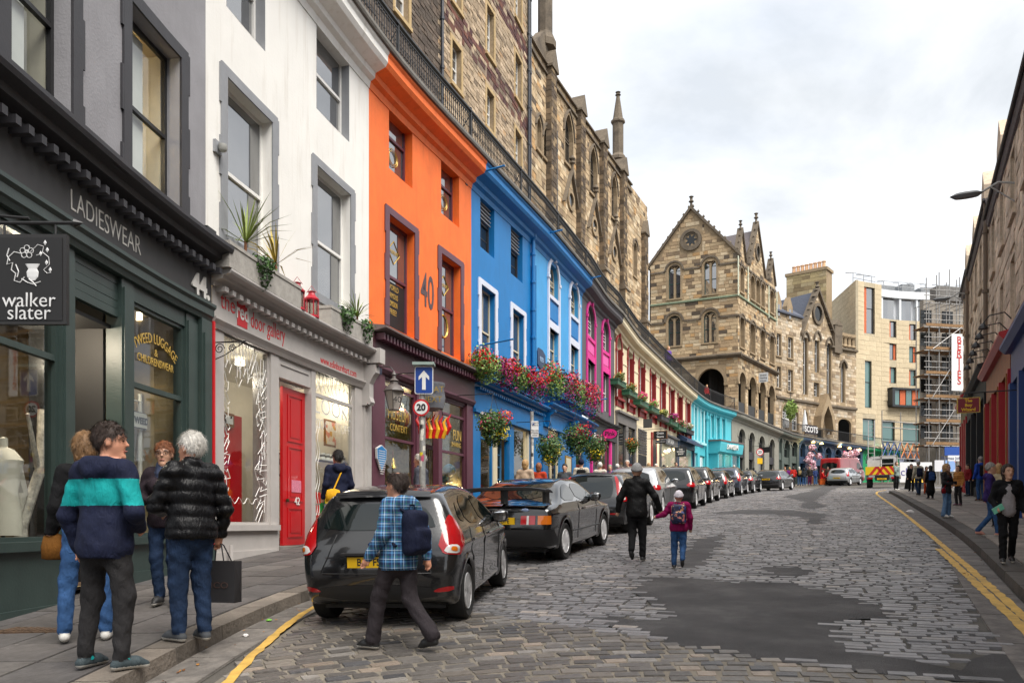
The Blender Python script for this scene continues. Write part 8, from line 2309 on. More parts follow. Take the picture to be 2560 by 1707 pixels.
c.panel('bumper',[(-.84,.30),(.84,.30),(.84,.56),(-.84,.56)],TRIM,n=16,k=4,sm=False,lift=.02)
mb=MB();y_=.80
prof=[(.02,1.24),(.10,1.245),(.30,1.235),(.42,1.20),(.42,1.175),(.28,1.19),(.10,1.205),(.02,1.20)]
vs=[(x,y,z-.05*(abs(y)/.8)**4)for y in np.linspace(-.78,.78,15)for x,z in prof]
k=len(prof);mb.add(vs,[tuple(range(k)),tuple(reversed(range(14*k,15*k)))]+[(i*k+j,(i+1)*k+j,(i+1)*k+(j+1)%k,i*k+(j+1)%k)for i in range(14)for j in range(k)])
wg=mb.mk('rear_wing',TRIM,c.t,smooth=True)
for y in(-.72,0,.72):mb=MB();mb.box(.16,.34,y-.03,y+.03,.97,1.20);mb.mk('wing_strut',TRIM,wg)
for sd in(-1,1):c.seam([(1.66,.3),(1.66,.97)],sd);c.seam([(2.86,.32),(2.86,.9)],sd);c.seam([(1.32,.46),(3.08,.46)],sd,'rubbing_strip',TRIM,.016)
p,g=c.hit(np.array([(-1.5,-.42,.87)]),(1,0,0));mb=MB();mb.lathe((p[0][0]-.003,-.42,.87),[(.001,-.03),(.05,-.022),(.07,0),(.05,.022),(.001,.03)],12,sx=.1);mb.mk('badge',mat('badge_light_blue',(.25,.32,.5),.2,0),c.t,smooth='all')
c.place((.92,13.6),20.8,1.0)
c=Car('tailgate_car','grey three-door hatch with tall glass tailgate and red tail lights up its shoulders','car',4.25,1.79,[(.05,.28),(0,.46),(0,.66),(.08,.86),(.20,1.02),(.46,1.32),(.66,1.40),(1.35,1.45),(1.9,1.42),(2.9,.99),(3.9,.82),(4.2,.6),(4.25,.45),(4.1,.22),(.3,.2)],(.78,3.42),.32,P_DK,.66,.94,.035,.14)
c.panel('tailgate_glass',[(-.50,.82),(.50,.82),(.56,.98),(.50,1.26),(.40,1.32),(-.40,1.32),(-.50,1.26),(-.56,.98)],CGLASS,n=18)
for sd in(-1,1):
 L_=c.panel('tail_light',[(sd*.58,.78),(sd*.80,.74),(sd*.82,.92),(sd*.68,1.04),(sd*.60,1.33),(sd*.53,1.33),(sd*.60,1.0)],RLENS,ang=-sd*15,lift=.012,n=12);c.panel('reversing_lens',[(sd*.62,.80),(sd*.76,.78),(sd*.76,.88),(sd*.66,.9)],WLENS,ang=-sd*15,lift=.018,n=5,k=3,parent=L_)
c.side_glass([[(.85,1.06),(1.5,.99),(1.5,1.31),(1.05,1.29)],[(1.55,.99),(2.6,.97),(2.2,1.26),(1.55,1.32)]])
c.panel('bumper',[(-.8,.26),(.8,.26),(.8,.40),(-.8,.40)],TRIM,n=14,k=3,sm=False)
c.panel('rear_reflector',[(-.5,.46),(-.68,.46),(-.68,.50),(-.5,.50)],RLENS,n=4,k=2);c.mirror(2.4,1.03);c.handles((1.75,),.86);c.plate('SF58 VKC',.62);c.seam([(1.53,.3),(1.53,.98)],-1)
c.panel('roof_spoiler',[(-.45,1.345),(.45,1.345),(.45,1.385),(-.45,1.385)],TRIM,lift=.04,n=12,k=2)
lettering('O   L   V   O',.07,tuple(c.hit(np.array([(-1.5,0,.80)]),(1,0,0))[0][0]-np.array((.012,0,0))),(0,-1,0),CHROME,c.t,extrude=.003)if 0 else None
c.place((2.85,19.1),20)
G_='cars parked along the left kerb'
std_car('parked_suv','silver compact SUV parked behind the woman in a grey beanie','suv',P_SILV,(5.0,26.6),20,.045,group=G_)
std_car('parked_suv','black SUV with wide red tail lights parked behind the child','suv',P_BLK2,(6.95,30.3),20.5,.045,'LB17 XTL',group=G_)
std_car('parked_suv','dark brown SUV parked beyond the black SUV','suv',P_BRN,(8.75,35.2),21,.05,group=G_)
std_car('parked_hatchback','grey hatchback with silver roof glint, third from the far end of the row','hatch',P_DK,(10.9,40.6),22,.055,group=G_)
std_car('parked_hatchback','blue-grey car with tall red tail lights near the far end of the row','hatch',P_NAVY,(12.9,45.2),23,.055,group=G_,sc=1.12)
std_car('parked_wagon','black car at the far end of the parked row by the arches','wagon',P_BLK2,(15.0,49.8),25,.055,group=G_)
std_car('estate_car','graphite estate car driving uphill in the middle of the road','wagon',P_DK,(18.5,55.0),32,.05,'YH15 XDM')
std_car('people_carrier','silver people carrier with yellow plate behind the red van','hatch',P_SILV,(30.2,71.8),40,.055,'SN10 WOK',sc=1.12)
c=Car('delivery_van','red high-roofed delivery van parked in front of the ink blue shops','van',5.5,2.0,[(.02,.4),(0,.8),(0,1.9),(.06,2.42),(.2,2.5),(3.7,2.5),(4.2,2.36),(4.75,1.55),(5.25,1.25),(5.48,.9),(5.5,.4),(5.3,.3),(.2,.3)],(.95,4.3),.35,P_RED,.9,1.35,.07,.03,taper=(.02,.1))
c.side_glass([[(3.55,1.42),(4.55,1.40),(4.15,2.02),(3.55,2.05)]]);c.mirror(4.5,1.5,TRIM);c.panel('rear_window',[(-.7,1.5),(.7,1.5),(.7,2.05),(-.7,2.05)],CGLASS)
for sd in(-1,1):c.panel('tail_light',[(sd*.86,.9),(sd*.98,.9),(sd*.98,1.4),(sd*.86,1.4)],RLENS,ang=-sd*10,n=4,k=3)
c.seam([(3.4,.5),(3.4,2.2)],-1);c.seam([(2.1,.5),(2.1,2.2)],-1);c.place((31.8,77.0),47,1.05)
t=thing('works_truck','flatbed works truck with red and yellow chevron tailboard and ladders','truck')
TYEL,TRED=mat('chevron_yellow',srgb('#e6c21c'),.5,.05),mat('chevron_red',srgb('#c0281f'),.5,.05)
mb=MB();mb.box(0,3.3,-1.02,1.02,.92,1.02);mb.mk('flatbed',TRIM,t)
mb=MB();mb.box(0,5.2,-.45,.45,.55,.90);mb.mk('chassis',TRIM,t)
mb=MB();mb.box(-.03,.0,-1.05,1.05,.95,1.52);tb=mb.mk('tailboard',TYEL,t)
for i in range(10):
 y=-1.05+i*.21;sd=1 if y<-.01 else-1
 if i%2:continue
 for sgn in(1,):
  a=[(y,.95),(y+.21,.95),(y+.21+sd*.42,1.52),(y+sd*.42,1.52)];a=[(min(1.05,max(-1.05,p)),q)for p,q in a]
  mb=MB();mb.add([(-.036,p,q)for p,q in a]+[(-.03,p,q)for p,q in a],[(0,1,2,3),(0,1,5,4),(2,3,7,6)]);mb.mk('chevron_stripe',TRED,tb)
for sd in(-1,1):
 mb=MB();mb.box(.05,3.3,sd*1.03-.02,sd*1.03+.02,1.0,1.42);mb.mk('side_board',mat('truck_red',srgb('#9a1f1c'),.5,.1),t)
 for x in(1.0,4.3):
  tw=bpy.data.objects.new('wheel',None);COL.objects.link(tw);tw.parent=t;tw.location=(x,sd*.86,.36);a,r_=wheel(.36,.28,6,'wide')
  for nm,q,m_ in(('tyre',a,TYRE),('rim',r_,ALLOY)):w_=MB();w_.v,w_.f,w_.mi,w_.c=q.v,q.f,q.mi,q.c;o=w_.mk(nm,m_,None,smooth=True);o.parent=tw
  if sd>0:tw.rotation_euler=(0,0,PI)
 mb=MB();mb.box(-.05,.02,sd*.75-.16,sd*.75+.16,.66,.78);mb.mk('tail_light',RLENS,t)
mb=MB();mb.box(-.06,-.02,-.3,.3,.60,.72);pl=mb.mk('number_plate',PLATE,t);lettering('SJ14 ZFH',.11,(-.065,0,.66),(0,-1,0),TRIM,pl,extrude=.001)
mb=MB();mb.box(.5,1.6,.05,.95,1.02,2.0);mb.mk('tool_box',mat('white_box',(.66,.66,.64),.5,.1),t)
mb=MB();mb.box(3.5,5.1,-.98,.98,.7,2.2);mb.box(3.5,5.0,-.8,.8,2.2,2.3);mb.mk('cab',mat('cab_white',(.6,.6,.58),.4,.08),t);mb=MB();mb.box(3.49,3.5,-.7,.7,1.5,2.1);mb.mk('cab_window',CGLASS,t)
for y in(-.95,.1):mb=MB();mb.tube([(.1,y,1.0),(.1,y,2.25),(3.2,y,2.25),(3.2,y,1.0)],.03,6);mb.mk('rack_frame',STEEL,t)
mb=MB();mb.tube([(.1,-.95,2.25),(.1,.1,2.25)],.03,6);mb.tube([(.1,-.95,1.7),(.1,.1,1.7)],.03,6);mb.mk('rack_bar',STEEL,t)
ld=MB();ld.tube([(.6,.5,2.0),(2.6,.55,4.9)],.035,5);ld.tube([(.6,.9,2.0),(2.6,.95,4.9)],.035,5)
for k in range(9):z=2.2+k*.3;x=.6+(z-2.0)*.69;ld.tube([(x,.5,z),(x,.93,z)],.02,5)
ld.mk('ladder',STEEL,t)
a=R(26);fw=Vector((math.sin(a),math.cos(a),0));p=Vector((25.9,56.4,0));g0=gz(p.x,p.y);sl=(gz(p.x+fw.x*5,p.y+fw.y*5)-g0)/5
fv=Vector((fw.x,fw.y,sl)).normalized();lv=Vector((-math.cos(a),math.sin(a),0));up=fv.cross(lv);M=Matrix((fv,lv,up)).transposed().to_4x4();M.translation=(p.x,p.y,g0);t.matrix_world=M
# people: one continuous skin over a posed skeleton
class Field:
 def __init__(self,lo,hi,h):
  self.o=np.array(lo,float);self.h=h;self.n=tuple(int(math.ceil((b_-a)/h))+2 for a,b_ in zip(lo,hi));self.G={}
  self.ax=[self.o[i]+h*np.arange(self.n[i])for i in range(3)]
 def _sl(self,lo,hi):return tuple(slice(max(0,int((lo[i]-self.o[i])/self.h)),max(1,min(self.n[i],int((hi[i]-self.o[i])/self.h)+2)))for i in range(3))
 def put(self,g,fn,lo,hi,k):
  if g not in self.G:self.G[g]=np.full(self.n,1.0)
  sl=self._sl(lo,hi);x,y,z=np.meshgrid(*[self.ax[i][sl[i]]for i in range(3)],indexing='ij')
  A=self.G[g];A[sl]=smin(A[sl],fn(x,y,z),k)
 def cap(self,g,a,b_,ra,rb,k=.03,fy=1.0,fd=None):
  a,b_=np.array(a,float),np.array(b_,float);e_=b_-a;m=max(ra,rb)+.09
  def fn(x,y,z):
   px,py,pz=x-a[0],(y-a[1]),z-a[2];t=np.clip((px*e_[0]+py*e_[1]+pz*e_[2])/(e_@e_+1e-9),0,1)
   return np.sqrt((px-e_[0]*t)**2+((py-e_[1]*t)*fy)**2+(pz-e_[2]*t)**2)-(ra+(rb-ra)*t)
  self.put(g,fn,np.minimum(a,b_)-m,np.maximum(a,b_)+m,k)
 def ell(self,g,c,r,k=.02,Rm=None):
  c,r=np.array(c,float),np.array(r,float);m=r.max()+.06
  def fn(x,y,z):
   p=np.stack([x-c[0],y-c[1],z-c[2]],-1)
   if Rm is not None:p=p@Rm
   q=np.sqrt(((p/r)**2).sum(-1));return(q-1)*r.min()*(1 if r.max()/r.min()<2 else 1.2)
  self.put(g,fn,c-m,c+m,k)
SKIN=mat('skin',srgb('#c79a80'),.5,.06,12);SKIN2=mat('ruddy_skin',srgb('#cf9478'),.5,.08,12)
DENIM=mat('blue_denim',srgb('#31507a'),.85,.4,8,.6,18);DENIMD=mat('dark_denim',srgb('#1f2f48'),.85,.4,8,.6,18);DENIML=mat('pale_denim',srgb('#5a7a9c'),.85,.2,14,.3,120);BLKT=mat('black_cloth',(.006,.006,.007),.85,.3,9,.6,16);CHART=mat('charcoal_cloth',(.02,.019,.02),.85,.25,9,.6,16);NAVYC=mat('navy_cloth',srgb('#171c32'),.8,.25,9,.55,16);TEALC=mat('teal_cloth',srgb('#0f8a8a'),.8,.18,9,.55,16);SHOEW=mat('white_shoe',(.6,.58,.54),.6,.1);SHOEB=mat('black_shoe',(.015,.015,.016),.5,.1);GREYSH=mat('grey_felt',(.05,.055,.062),.9,.15)
def cl(name,hx,rough=.85,var=.22):return mat(name,srgb(hx),rough,var,9,.55,16)
HAIRS={k:mat('hair_'+k,srgb(v),.55,.35,30,.4,140)for k,v in dict(brown='#33241c',dark='#161210',blond='#a88455',sand='#7c5c3a',white='#cfcbc4',grey='#85807a',red='#7d4a2a').items()}
EYEM=mat('eye_dark',(.01,.008,.008),.2,0);LIPM=mat('lips',srgb('#9c5c50'),.5,0);SOLE=mat('shoe_sole',(.55,.53,.48),.7,.05)
ZV=lambda yaw:Vector((math.sin(yaw),math.cos(yaw),0))
def person(label,pos,H,yaw,top,bottom,shoes=SHOEB,hair='brown',style='short',pose=None,head=0,tilt=0,res=.02,skin=SKIN,sleeve=None,hem=.86,bulk=1.0,puff=False,hood=False,bands=None,skirt=None,scarf=None,hatm=None,fem=False,collar=False,cuff=.056,shirt=None):
 sh=.165 if fem else.185
 J=dict(pel=(0,0,.95),ch=(0,.01,1.27),nk=(0,.0,1.46),hd=(0,.025,1.625),sr=(sh,-.01,1.41),sl=(-sh,-.01,1.41),er=(sh+.06,-.03,1.13),el=(-sh-.06,-.03,1.13),wr=(sh+.07,.07,.90),wl=(-sh-.07,.07,.90),hr=(.09,0,.93),hl=(-.09,0,.93),kr=(.10,.03,.51),kl=(-.10,.03,.51),ar=(.105,-.02,.09),al=(-.105,-.02,.09),tr=(.125,.15,.035),tl=(-.125,.15,.035))
 J.update(pose or{});J={k:np.array(v,float)for k,v in J.items()}
 q=np.array(list(J.values()));F=Field(q.min(0)-.22,q.max(0)+.20,res);b_=bulk
 t1=.012*b_
 F.cap('bot',J['pel']+(0,0,.05),J['pel']-(0,0,.04),.150*b_,.150*b_,.03,1.35)
 for s in 'rl':
  F.cap('bot',J['h'+s],J['k'+s],.088*b_,.064*b_,.04);F.cap('bot',J['k'+s],J['a'+s]+(0,0,.02),.064*b_,cuff,.04)
  a,t=J['a'+s],J['t'+s];heel=a+(a-t)*.22*np.array((1,1,0))-(0,0,.045)
  F.cap('sho',heel,t+(a-t)*.35,.038,.040,.02);F.cap('sho',t+(a-t)*.35,t,.039,.030,.02);F.cap('sho',a-(0,0,.02),(a+t)/2,.040,.034,.03)
  e_,w_,S=J['e'+s],J['w'+s],J['s'+s]
  F.cap('top',S,e_,.068*b_,.056*b_,.05);F.cap('top' if sleeve!='short' else 'skin',e_,w_,.054*b_,.043*b_,.035)
  d=(w_-e_)/(np.linalg.norm(w_-e_)+1e-9);side=1 if s=='r' else-1
  p0=w_+d*.02;pm_=w_+d*.075;F.cap('skin',w_-d*.02,p0,.027,.028,.02);F.cap('skin',p0,pm_,.031,.034,.02,1.0)
  if res<.016:
   u=np.cross(d,(side,.3,0));u/=np.linalg.norm(u)+1e-9;v=np.cross(u,d);cu=v*.5*side
   for i,(o_,l)in enumerate(((-.027,.062),(-.009,.074),(.009,.070),(.027,.055))):
    k0=pm_+u*o_;k1=k0+d*l*.55;k2=k1+(d*.6-v*side*.5)*l*.55;F.cap('skin',k0,k1,.0095,.009,.006);F.cap('skin',k1,k2,.009,.0075,.006)
   F.cap('skin',p0-u*.025,p0-u*.05+d*.05,.012,.009,.008)
 w0=.148 if fem else.158
 F.cap('top',J['pel']+(0,0,max(0,hem-.93)),J['ch'],w0*b_,(.160 if fem else.172)*b_,.05,1.38)
 if hem<.95:F.cap('top',(J['pel'][0],J['pel'][1],hem+.09),J['pel']+(0,0,.05),(w0+.03)*b_,(w0+.012)*b_,.04,1.22)
 F.cap('top',J['sl']*.8+J['nk']*.2,J['sr']*.8+J['nk']*.2,.074*b_,.074*b_,.05);F.cap('top',J['ch'],J['nk']-(0,0,.06),.15*b_,.075,.05,1.25)
 if fem and res<.03:
  for s in(-1,1):F.ell('top',J['ch']+(s*.075,.085,.02),(.075,.06,.07),.05)
 if hood:F.cap('top',J['nk']+(-.075,-.075,.0),J['nk']+(.075,-.075,.0),.062,.062,.03);F.cap('top',J['nk']+(-.05,-.10,-.05),J['nk']+(.05,-.10,-.05),.05,.05,.03)
 if collar:F.cap('top',J['nk']+(0,-.01,-.03),J['nk']+(0,.0,.03),.082,.078,.02)
 if scarf:F.cap('sca',J['nk']+(0,.0,-.02),J['nk']+(0,.02,.035),.098,.085,.02);F.ell('sca',J['nk']+(0,.08,-.05),(.07,.05,.07),.03)
 if shirt:F.cap('shi',J['nk']+(0,.03,-.04),J['ch']+(0,.07,.0),.06,.085,.02,1.3);F.cap('shi',J['ch']+(0,.092,.02),J['pel']+(0,.095,-.01),.085,.11,.02,1.5)
 if skirt is not None:F.cap('bot',J['pel']+(0,0,.08),(0,0,skirt),.145,.23,.03,1.15)
 hy=-R(head);Rz=np.array(Matrix.Rotation(hy,3,'Z')@Matrix.Rotation(R(tilt),3,'X'));hc=J['hd'];HS=1.1;T=lambda p:hc+Rz@np.array(p,float)*HS
 F.cap('skin',J['nk']-(0,0,.05),hc-(0,.01,.03),.056,.056,.02);F.ell('skin',T((0,-.012,.025)),np.array((.074,.093,.098))*HS,.02,Rz);F.cap('skin',T((0,.03,-.035)),T((0,.045,-.08)),.061,.043,.035)
 if res<.03:
  F.cap('skin',T((0,.082,.012)),T((0,.102,-.020)),.009,.012,.012);F.ell('skin',T((0,.068,-.096)),(.024,.02,.02),.02)
  for s in(-1,1):F.ell('skin',T((s*.077,-.005,-.008)),(.012,.024,.032),.01,Rz);F.cap('skin',T((s*.015,.082,.034)),T((s*.05,.066,.034)),.012,.012,.012)
 X_,Y_,Z_=np.meshgrid(*F.ax,indexing='ij')
 amp=.0022 if res<.025 else.0
 N=amp*(np.sin(38*X_+26*Z_+3*np.sin(9*Z_+5*Y_))+np.sin(31*Y_-44*Z_+2.5*np.sin(14*X_+6*Z_))+1.3*np.abs(np.sin(33*Z_+21*X_+2*np.sin(17*Y_))))
 for g in('top','bot'):F.G[g]=F.G[g]-N*(1 if g=='top' else 1.2)
 if puff:F.G['top']-=.017*(np.abs(np.sin(Z_*PI/.105+.6*np.sin(X_*9)*.3))-.4)
 F.G['top']=np.maximum(F.G['top'],hem-Z_)if skirt is None or 1 else F.G['top']
 F.G['sho']=np.maximum(F.G['sho'],.004-Z_+np.minimum(0,0*Z_))if not pose or 'ar' not in pose and 'al' not in pose else F.G['sho']
 names=['skin','top','bot','sho','sca','shi'];keys=[n for n in names if n in F.G]
 st=np.stack([F.G[n]for n in keys]);tot=st.min(0);v,f=surf_nets(tot,F.o,res);arg=st.argmin(0)
 c=v[f].mean(1);ii=np.clip(np.round((c-F.o)/res).astype(int),0,np.array(F.n)-1);mi=np.array([names.index(n)for n in keys])[arg[ii[:,0],ii[:,1],ii[:,2]]]
 ms=[skin,top,bottom,shoes,scarf or top,shirt or top]
 if bands:
  for z0,z1,m in bands:ms.append(m);mi[(mi==1)&(c[:,2]>z0)&(c[:,2]<z1)]=len(ms)-1
 if res<.025:ms.append(SOLE);mi[(mi==3)&(c[:,2]<.034)]=len(ms)-1
 t=thing('person',label,'person');k=H/1.75
 for _ in range(1):
  pass
 raw_mesh('body',v,f,ms,t,mi)
 hr_=min(res,.012)if res<.02 else res*.7;Hf=Field(hc-(.16,.19,.34 if style=='long' else.18),hc+(.16,.17,.19),hr_)
 Hf.ell('h',T((0,-.02,.034)),np.array((.085,.103,.106)if style!='beanie' else(.092,.110,.115))*HS,.02,Rz)
 if style=='long':Hf.cap('h',T((0,-.05,.02)),T((0,-.06,-.20)),.088,.075,.04)
 if style=='bob':Hf.cap('h',T((0,-.03,.0)),T((0,-.04,-.07)),.092,.080,.03)
 X_,Y_,Z_=np.meshgrid(*Hf.ax,indexing='ij');L_=(np.stack([X_,Y_,Z_],-1)-hc)@Rz/HS;A=Hf.G['h']
 if style=='beanie':A=np.maximum(A,.025+.30*L_[...,1]-L_[...,2])-.010*np.exp(-((L_[...,2]-.045-.30*L_[...,1])/.022)**2)
 elif style in('long','bob'):A=np.maximum(A,np.minimum(.05+.5*L_[...,1]-L_[...,2],L_[...,1]-.005-.05*(np.abs(L_[...,0])>.062))*.8)
 elif style=='balding':A=np.maximum(np.maximum(A,(.012+.85*L_[...,1]-L_[...,2])*.75),L_[...,2]-.112)
 else:A=np.maximum(A,(.0+.72*L_[...,1]-L_[...,2]+.02*(np.abs(L_[...,0])>.066)*(L_[...,1]>-.02))*.8)
 if style!='beanie':A=A-.0045*(np.sin(130*L_[...,0]+40*L_[...,2]+3*np.sin(40*L_[...,1]))+np.sin(110*L_[...,1]-50*L_[...,2]+3*np.sin(37*L_[...,0])))
 v,f=surf_nets(A,Hf.o,hr_);ho=raw_mesh('hat' if style=='beanie' else 'hair',v,f,[hatm or HAIRS[hair]],t)
 if res<.017 and style not in('beanie','cap'):
  r=np.random.RandomState(len(label));q=v[f].mean(1)[r.randint(0,len(f),1500)];o_=q-hc;o_/=np.linalg.norm(o_,axis=1)[:,None];dn=np.array((0,-.35,-1.0))+.45*r.normal(size=q.shape);dn-=o_*(dn*o_).sum(1)[:,None];dn/=np.linalg.norm(dn,axis=1)[:,None];sd=np.cross(dn,o_)*.0018;L2=(.025+.03*r.rand(len(q)))[:,None];e_=q+dn*L2+o_*(.002+.010*r.rand(len(q)))[:,None]
  hv=np.stack([q+o_*.001-sd,q+o_*.001+sd,e_+sd*.3,e_-sd*.3],1).reshape(-1,3);s_=raw_mesh('strands',hv,np.arange(len(hv)).reshape(-1,4),[HAIRS[hair]],ho,smooth=False);s_['kind']='stuff'
 if style=='cap':mb=MB();mb.tube([tuple(T((0,.07,.06))),tuple(T((0,.16,.045)))],[.075,.05],10);mb.mk('cap_peak',hatm,t)
 if res<.016:
  for s in(-1,1):
   mb=MB();mb.lathe(tuple(T((s*.032,.079,.010))),[(.001,-.005),(.008,0),(.001,.005)],8);mb.mk('eye',EYEM,t);mb=MB();mb.tube([tuple(T((s*.016,.092,.037))),tuple(T((s*.034,.089,.041))),tuple(T((s*.052,.072,.034)))],.003,5);mb.mk('eyebrow',HAIRS['brown' if hair=='brown' else 'grey'],t)
  mb=MB();mb.tube([tuple(T((-.024,.083,-.058))),tuple(T((0,.0925,-.055))),tuple(T((.024,.083,-.058)))],.0055,6);mb.mk('mouth',LIPM,t)
 t.location=pos;t.rotation_euler=(0,0,-R(yaw));t.scale=(k,k,k)
 def world(p):return Vector(pos)+Matrix.Rotation(-R(yaw),3,'Z')@(Vector(p)*k)
 t['_k']=k;del t['_k']
 return dict(t=t,J=J,w=world,k=k,yaw=yaw,pos=Vector(pos),T=T)
def spot(px,py,top,lift=.121,H=None):
 p=ground_at(px,py,lift);return p,(py-top)/FX*p.y
def spot_y(px,top,Y,lift=.121):
 x=(px-CX)/FX*Y;z=gz(x,Y)+lift;return Vector((x,Y,z)),ZC+(HY-top)/FX*Y-z
def rucksack(P,m,label,name='backpack',sx=1.0,strap=True,dz=0.0,cat='backpack',off=.17,accent=None):
 t=thing(name,label,cat);h=.016;F=Field((-.24,-.2,-.3),(.24,.2,.32),h);X_,Y_,Z_=np.meshgrid(*F.ax,indexing='ij')
 def rb(cx,cy,cz,a,b_,c,r):q=np.stack([np.abs(X_-cx)-a+r,np.abs(Y_-cy)-b_+r,np.abs(Z_-cz)-c+r]);return np.sqrt((np.maximum(q,0)**2).sum(0))+np.minimum(q.max(0),0)-r
 A=smin(rb(0,0,0,.145*sx,.085,.22,.07),rb(0,-.09,-.07,.11*sx,.04,.11,.035),.02)-.003*np.sin(40*Z_+20*X_);v,f=surf_nets(A,F.o,h);raw_mesh('body',v,f,[m],t)
 if accent:mb=MB();mb.tube([(-.1*sx,-.135,-.10),(.1*sx,-.135,-.10)],.012,6);mb.mk('zip',accent,t)
 mb=MB();mb.tube([(-.04,.05,.22),(-.03,.04,.27),(.03,.04,.27),(.04,.05,.22)],.010,6);mb.mk('handle',m,t)
 if strap:
  for s in(-1,1):mb=MB();mb.tube([(s*.09,.03,.19),(s*.12,.16,.27),(s*.135,.30,.18),(s*.15,.29,0),(s*.17,.10,-.13)],.016,6);mb.mk('strap',m,t)
 c=P['J']['ch']+np.array((0,-off,-.05+dz));t.location=P['w'](c);t.rotation_euler=(0,0,-R(P['yaw']));t.scale=(P['k'],)*3;return t
def shoulder_bag(P,c,m,label,sx=.12,sz=.10,strap_from='l'):
 t=thing('shoulder_bag',label,'bag');mb=MB();mb.lathe((0,0,0),[(sx*.6,-sz),(sx*.95,-sz*.9),(sx,0),(sx*.8,sz*.8),(sx*.3,sz)],14,sx=1,sy=.45);mb.mk('pouch',m,t,smooth='all')
 J=P['J'];S=J['s'+strap_from];o=np.array(c);mb=MB();mid=J['ch']+np.array((0,-.13*(1 if c[1]<=0 else-1),.06))
 mb.tube([tuple(np.array((0,0,sz*.8))),tuple(mid-o),tuple(S*.75+J['nk']*.25+np.array((0,-.02,.085))-o)],.014,6);mb.mk('strap',m,t);t.location=P['w'](c);t.rotation_euler=(0,0,-R(P['yaw']));t.scale=(P['k'],)*3;return t
p,H=spot(262,1672,1062)
A1=person('man in navy hoodie with broad teal band, seen from behind outside the tweed shop',p,H,14,NAVYC,CHART,cl('trainer_dark','#3a4448',.6),'brown','short',dict(er=(.30,-.06,1.12),wr=(.16,.16,1.02),el=(-.30,-.02,1.10),wl=(-.27,.06,.86),kr=(.15,.02,.51),kl=(-.13,.03,.51),ar=(.17,-.04,.09),al=(-.15,-.02,.09),tr=(.26,.10,.035),tl=(-.14,.16,.035),hd=(.03,.03,1.625)),62,0,.0125,SKIN2,hem=.80,bulk=1.10,hood=True,bands=[(1.17,1.36,TEALC)],cuff=.052)
for s,nm in(('r','r'),('l','l')):
 mb=MB();a=A1['J']['a'+s];mb.tube([tuple(a+np.array((-.05,.01,-.01))),tuple(a+np.array((0,.055,.0))),tuple(a+np.array((.05,.01,-.01)))],.016,6);o=mb.mk('shoe_stripe',TEALC,None);o.parent=A1['t']
p,H=spot(216,1602,1084)
A2=person('woman in black coat and jeans half hidden behind the man in the teal hoodie',p,H,-25,BLKT,DENIM,SHOEW,'sand','bob',dict(wl=(-.27,.05,.88),al=(-.16,-.02,.09),tl=(-.17,.15,.035),kl=(-.14,.03,.51),kr=(.13,.03,.51),ar=(.15,-.02,.09),tr=(.17,.15,.035)),20,0,.0125,fem=True,hem=.9)
shoulder_bag(A2,(-.24,.05,.80),cl('mustard_suede','#6a4418'),'brown suede shoulder bag hanging at the hip behind the teal hoodie',.10,.11,'r')
p,H=spot(412,1512,1108)
A3=person('woman in dark jacket, blue scarf and glasses facing the viewer',p,H,176,cl('aubergine_jacket','#2a2228'),DENIMD,SHOEB,'red','short',dict(er=(.24,.06,1.13),wr=(.09,.20,1.12),el=(-.24,.06,1.12),wl=(-.08,.20,1.08),ar=(.06,-.02,.09),kr=(.08,.03,.51),tr=(.06,.15,.035),al=(-.12,.05,.09),tl=(-.15,.2,.035)),-8,0,.0125,fem=True,hem=.84,scarf=cl('blue_scarf','#3a4258'))
mb=MB()
for s in(-1,1):mb.tube([tuple(A3['T']((s*.033+.023*math.cos(i*PI/6),.098,.010+.018*math.sin(i*PI/6))))for i in range(13)],.0025,4)
mb.tube([tuple(A3['T']((-.012,.1,.012))),tuple(A3['T']((.012,.1,.012)))],.0025,4);o=mb.mk('glasses',BLACK,None);o.parent=A3['t']
p,H=spot(480,1604,1085)
PUFF=mat('black_puffer',(.005,.005,.006),.4,.2,10,.5,19)
A4=person('white-haired man in black quilted puffer jacket and jeans by the kerb',p,H,-52,PUFF,DENIMD,GREYSH,'white','short',dict(el=(-.27,.08,1.15),wl=(-.14,.24,1.10),er=(.28,-.04,1.13),wr=(.29,.05,.90),al=(-.08,.06,.09),tl=(-.10,.25,.035),kl=(-.09,.06,.51)),-22,0,.0125,SKIN2,hem=.87,bulk=1.16,puff=True,collar=True)
hw_=A4['w'](A4['J']['wr']+np.array((.0,.02,-.09)))
t=thing('paper_carrier_bag','stiff black paper carrier bag with faint lettering held by the puffer jacket man','bag',hw_-Vector((0,0,.52)))
BAGM=mat('black_card',(.018,.017,.019),.6,.1);mb=MB();T_=Matrix.Translation(hw_-Vector((0,0,.50)))@Matrix.Rotation(R(-12),4,'Z')
x0,x1,y0,y1=-.17,.19,-.06,.06
mb.add([tuple(T_@Vector(q))for q in((x0,y0,0),(x1,y0,0),(x1,y1,0),(x0,y1,0),(x0,y0,.36),(x1,y0,.36),(x1,y1,.36),(x0,y1,.36),(x1+.012,0,.2))],[(0,1,2,3),(0,1,5,4),(2,3,7,6),(3,0,4,7),(1,2,8),(2,6,8),(6,5,8),(5,1,8)]);mb.mk('bag',BAGM,t)
for y in(y0,y1):mb=MB();mb.tube([tuple(T_@Vector(q))for q in((-.07,y,.36),(-.03,y*.3,.50),(.0,0,.525),(.04,y*.3,.50),(.09,y,.36))],.006,5);mb.mk('handle',BAGM,t)
lettering('VICO',.075,T_@Vector((.02,y0-.004,.15)),T_.to_3x3()@Vector((1,0,0)),mat('bag_letter',(.06,.035,.028),.5,0),t,extrude=.001,sx=1.3)
q=LEFT.pt(X(845,.95),.95);zg_=gz(q[0],q[1])+.121
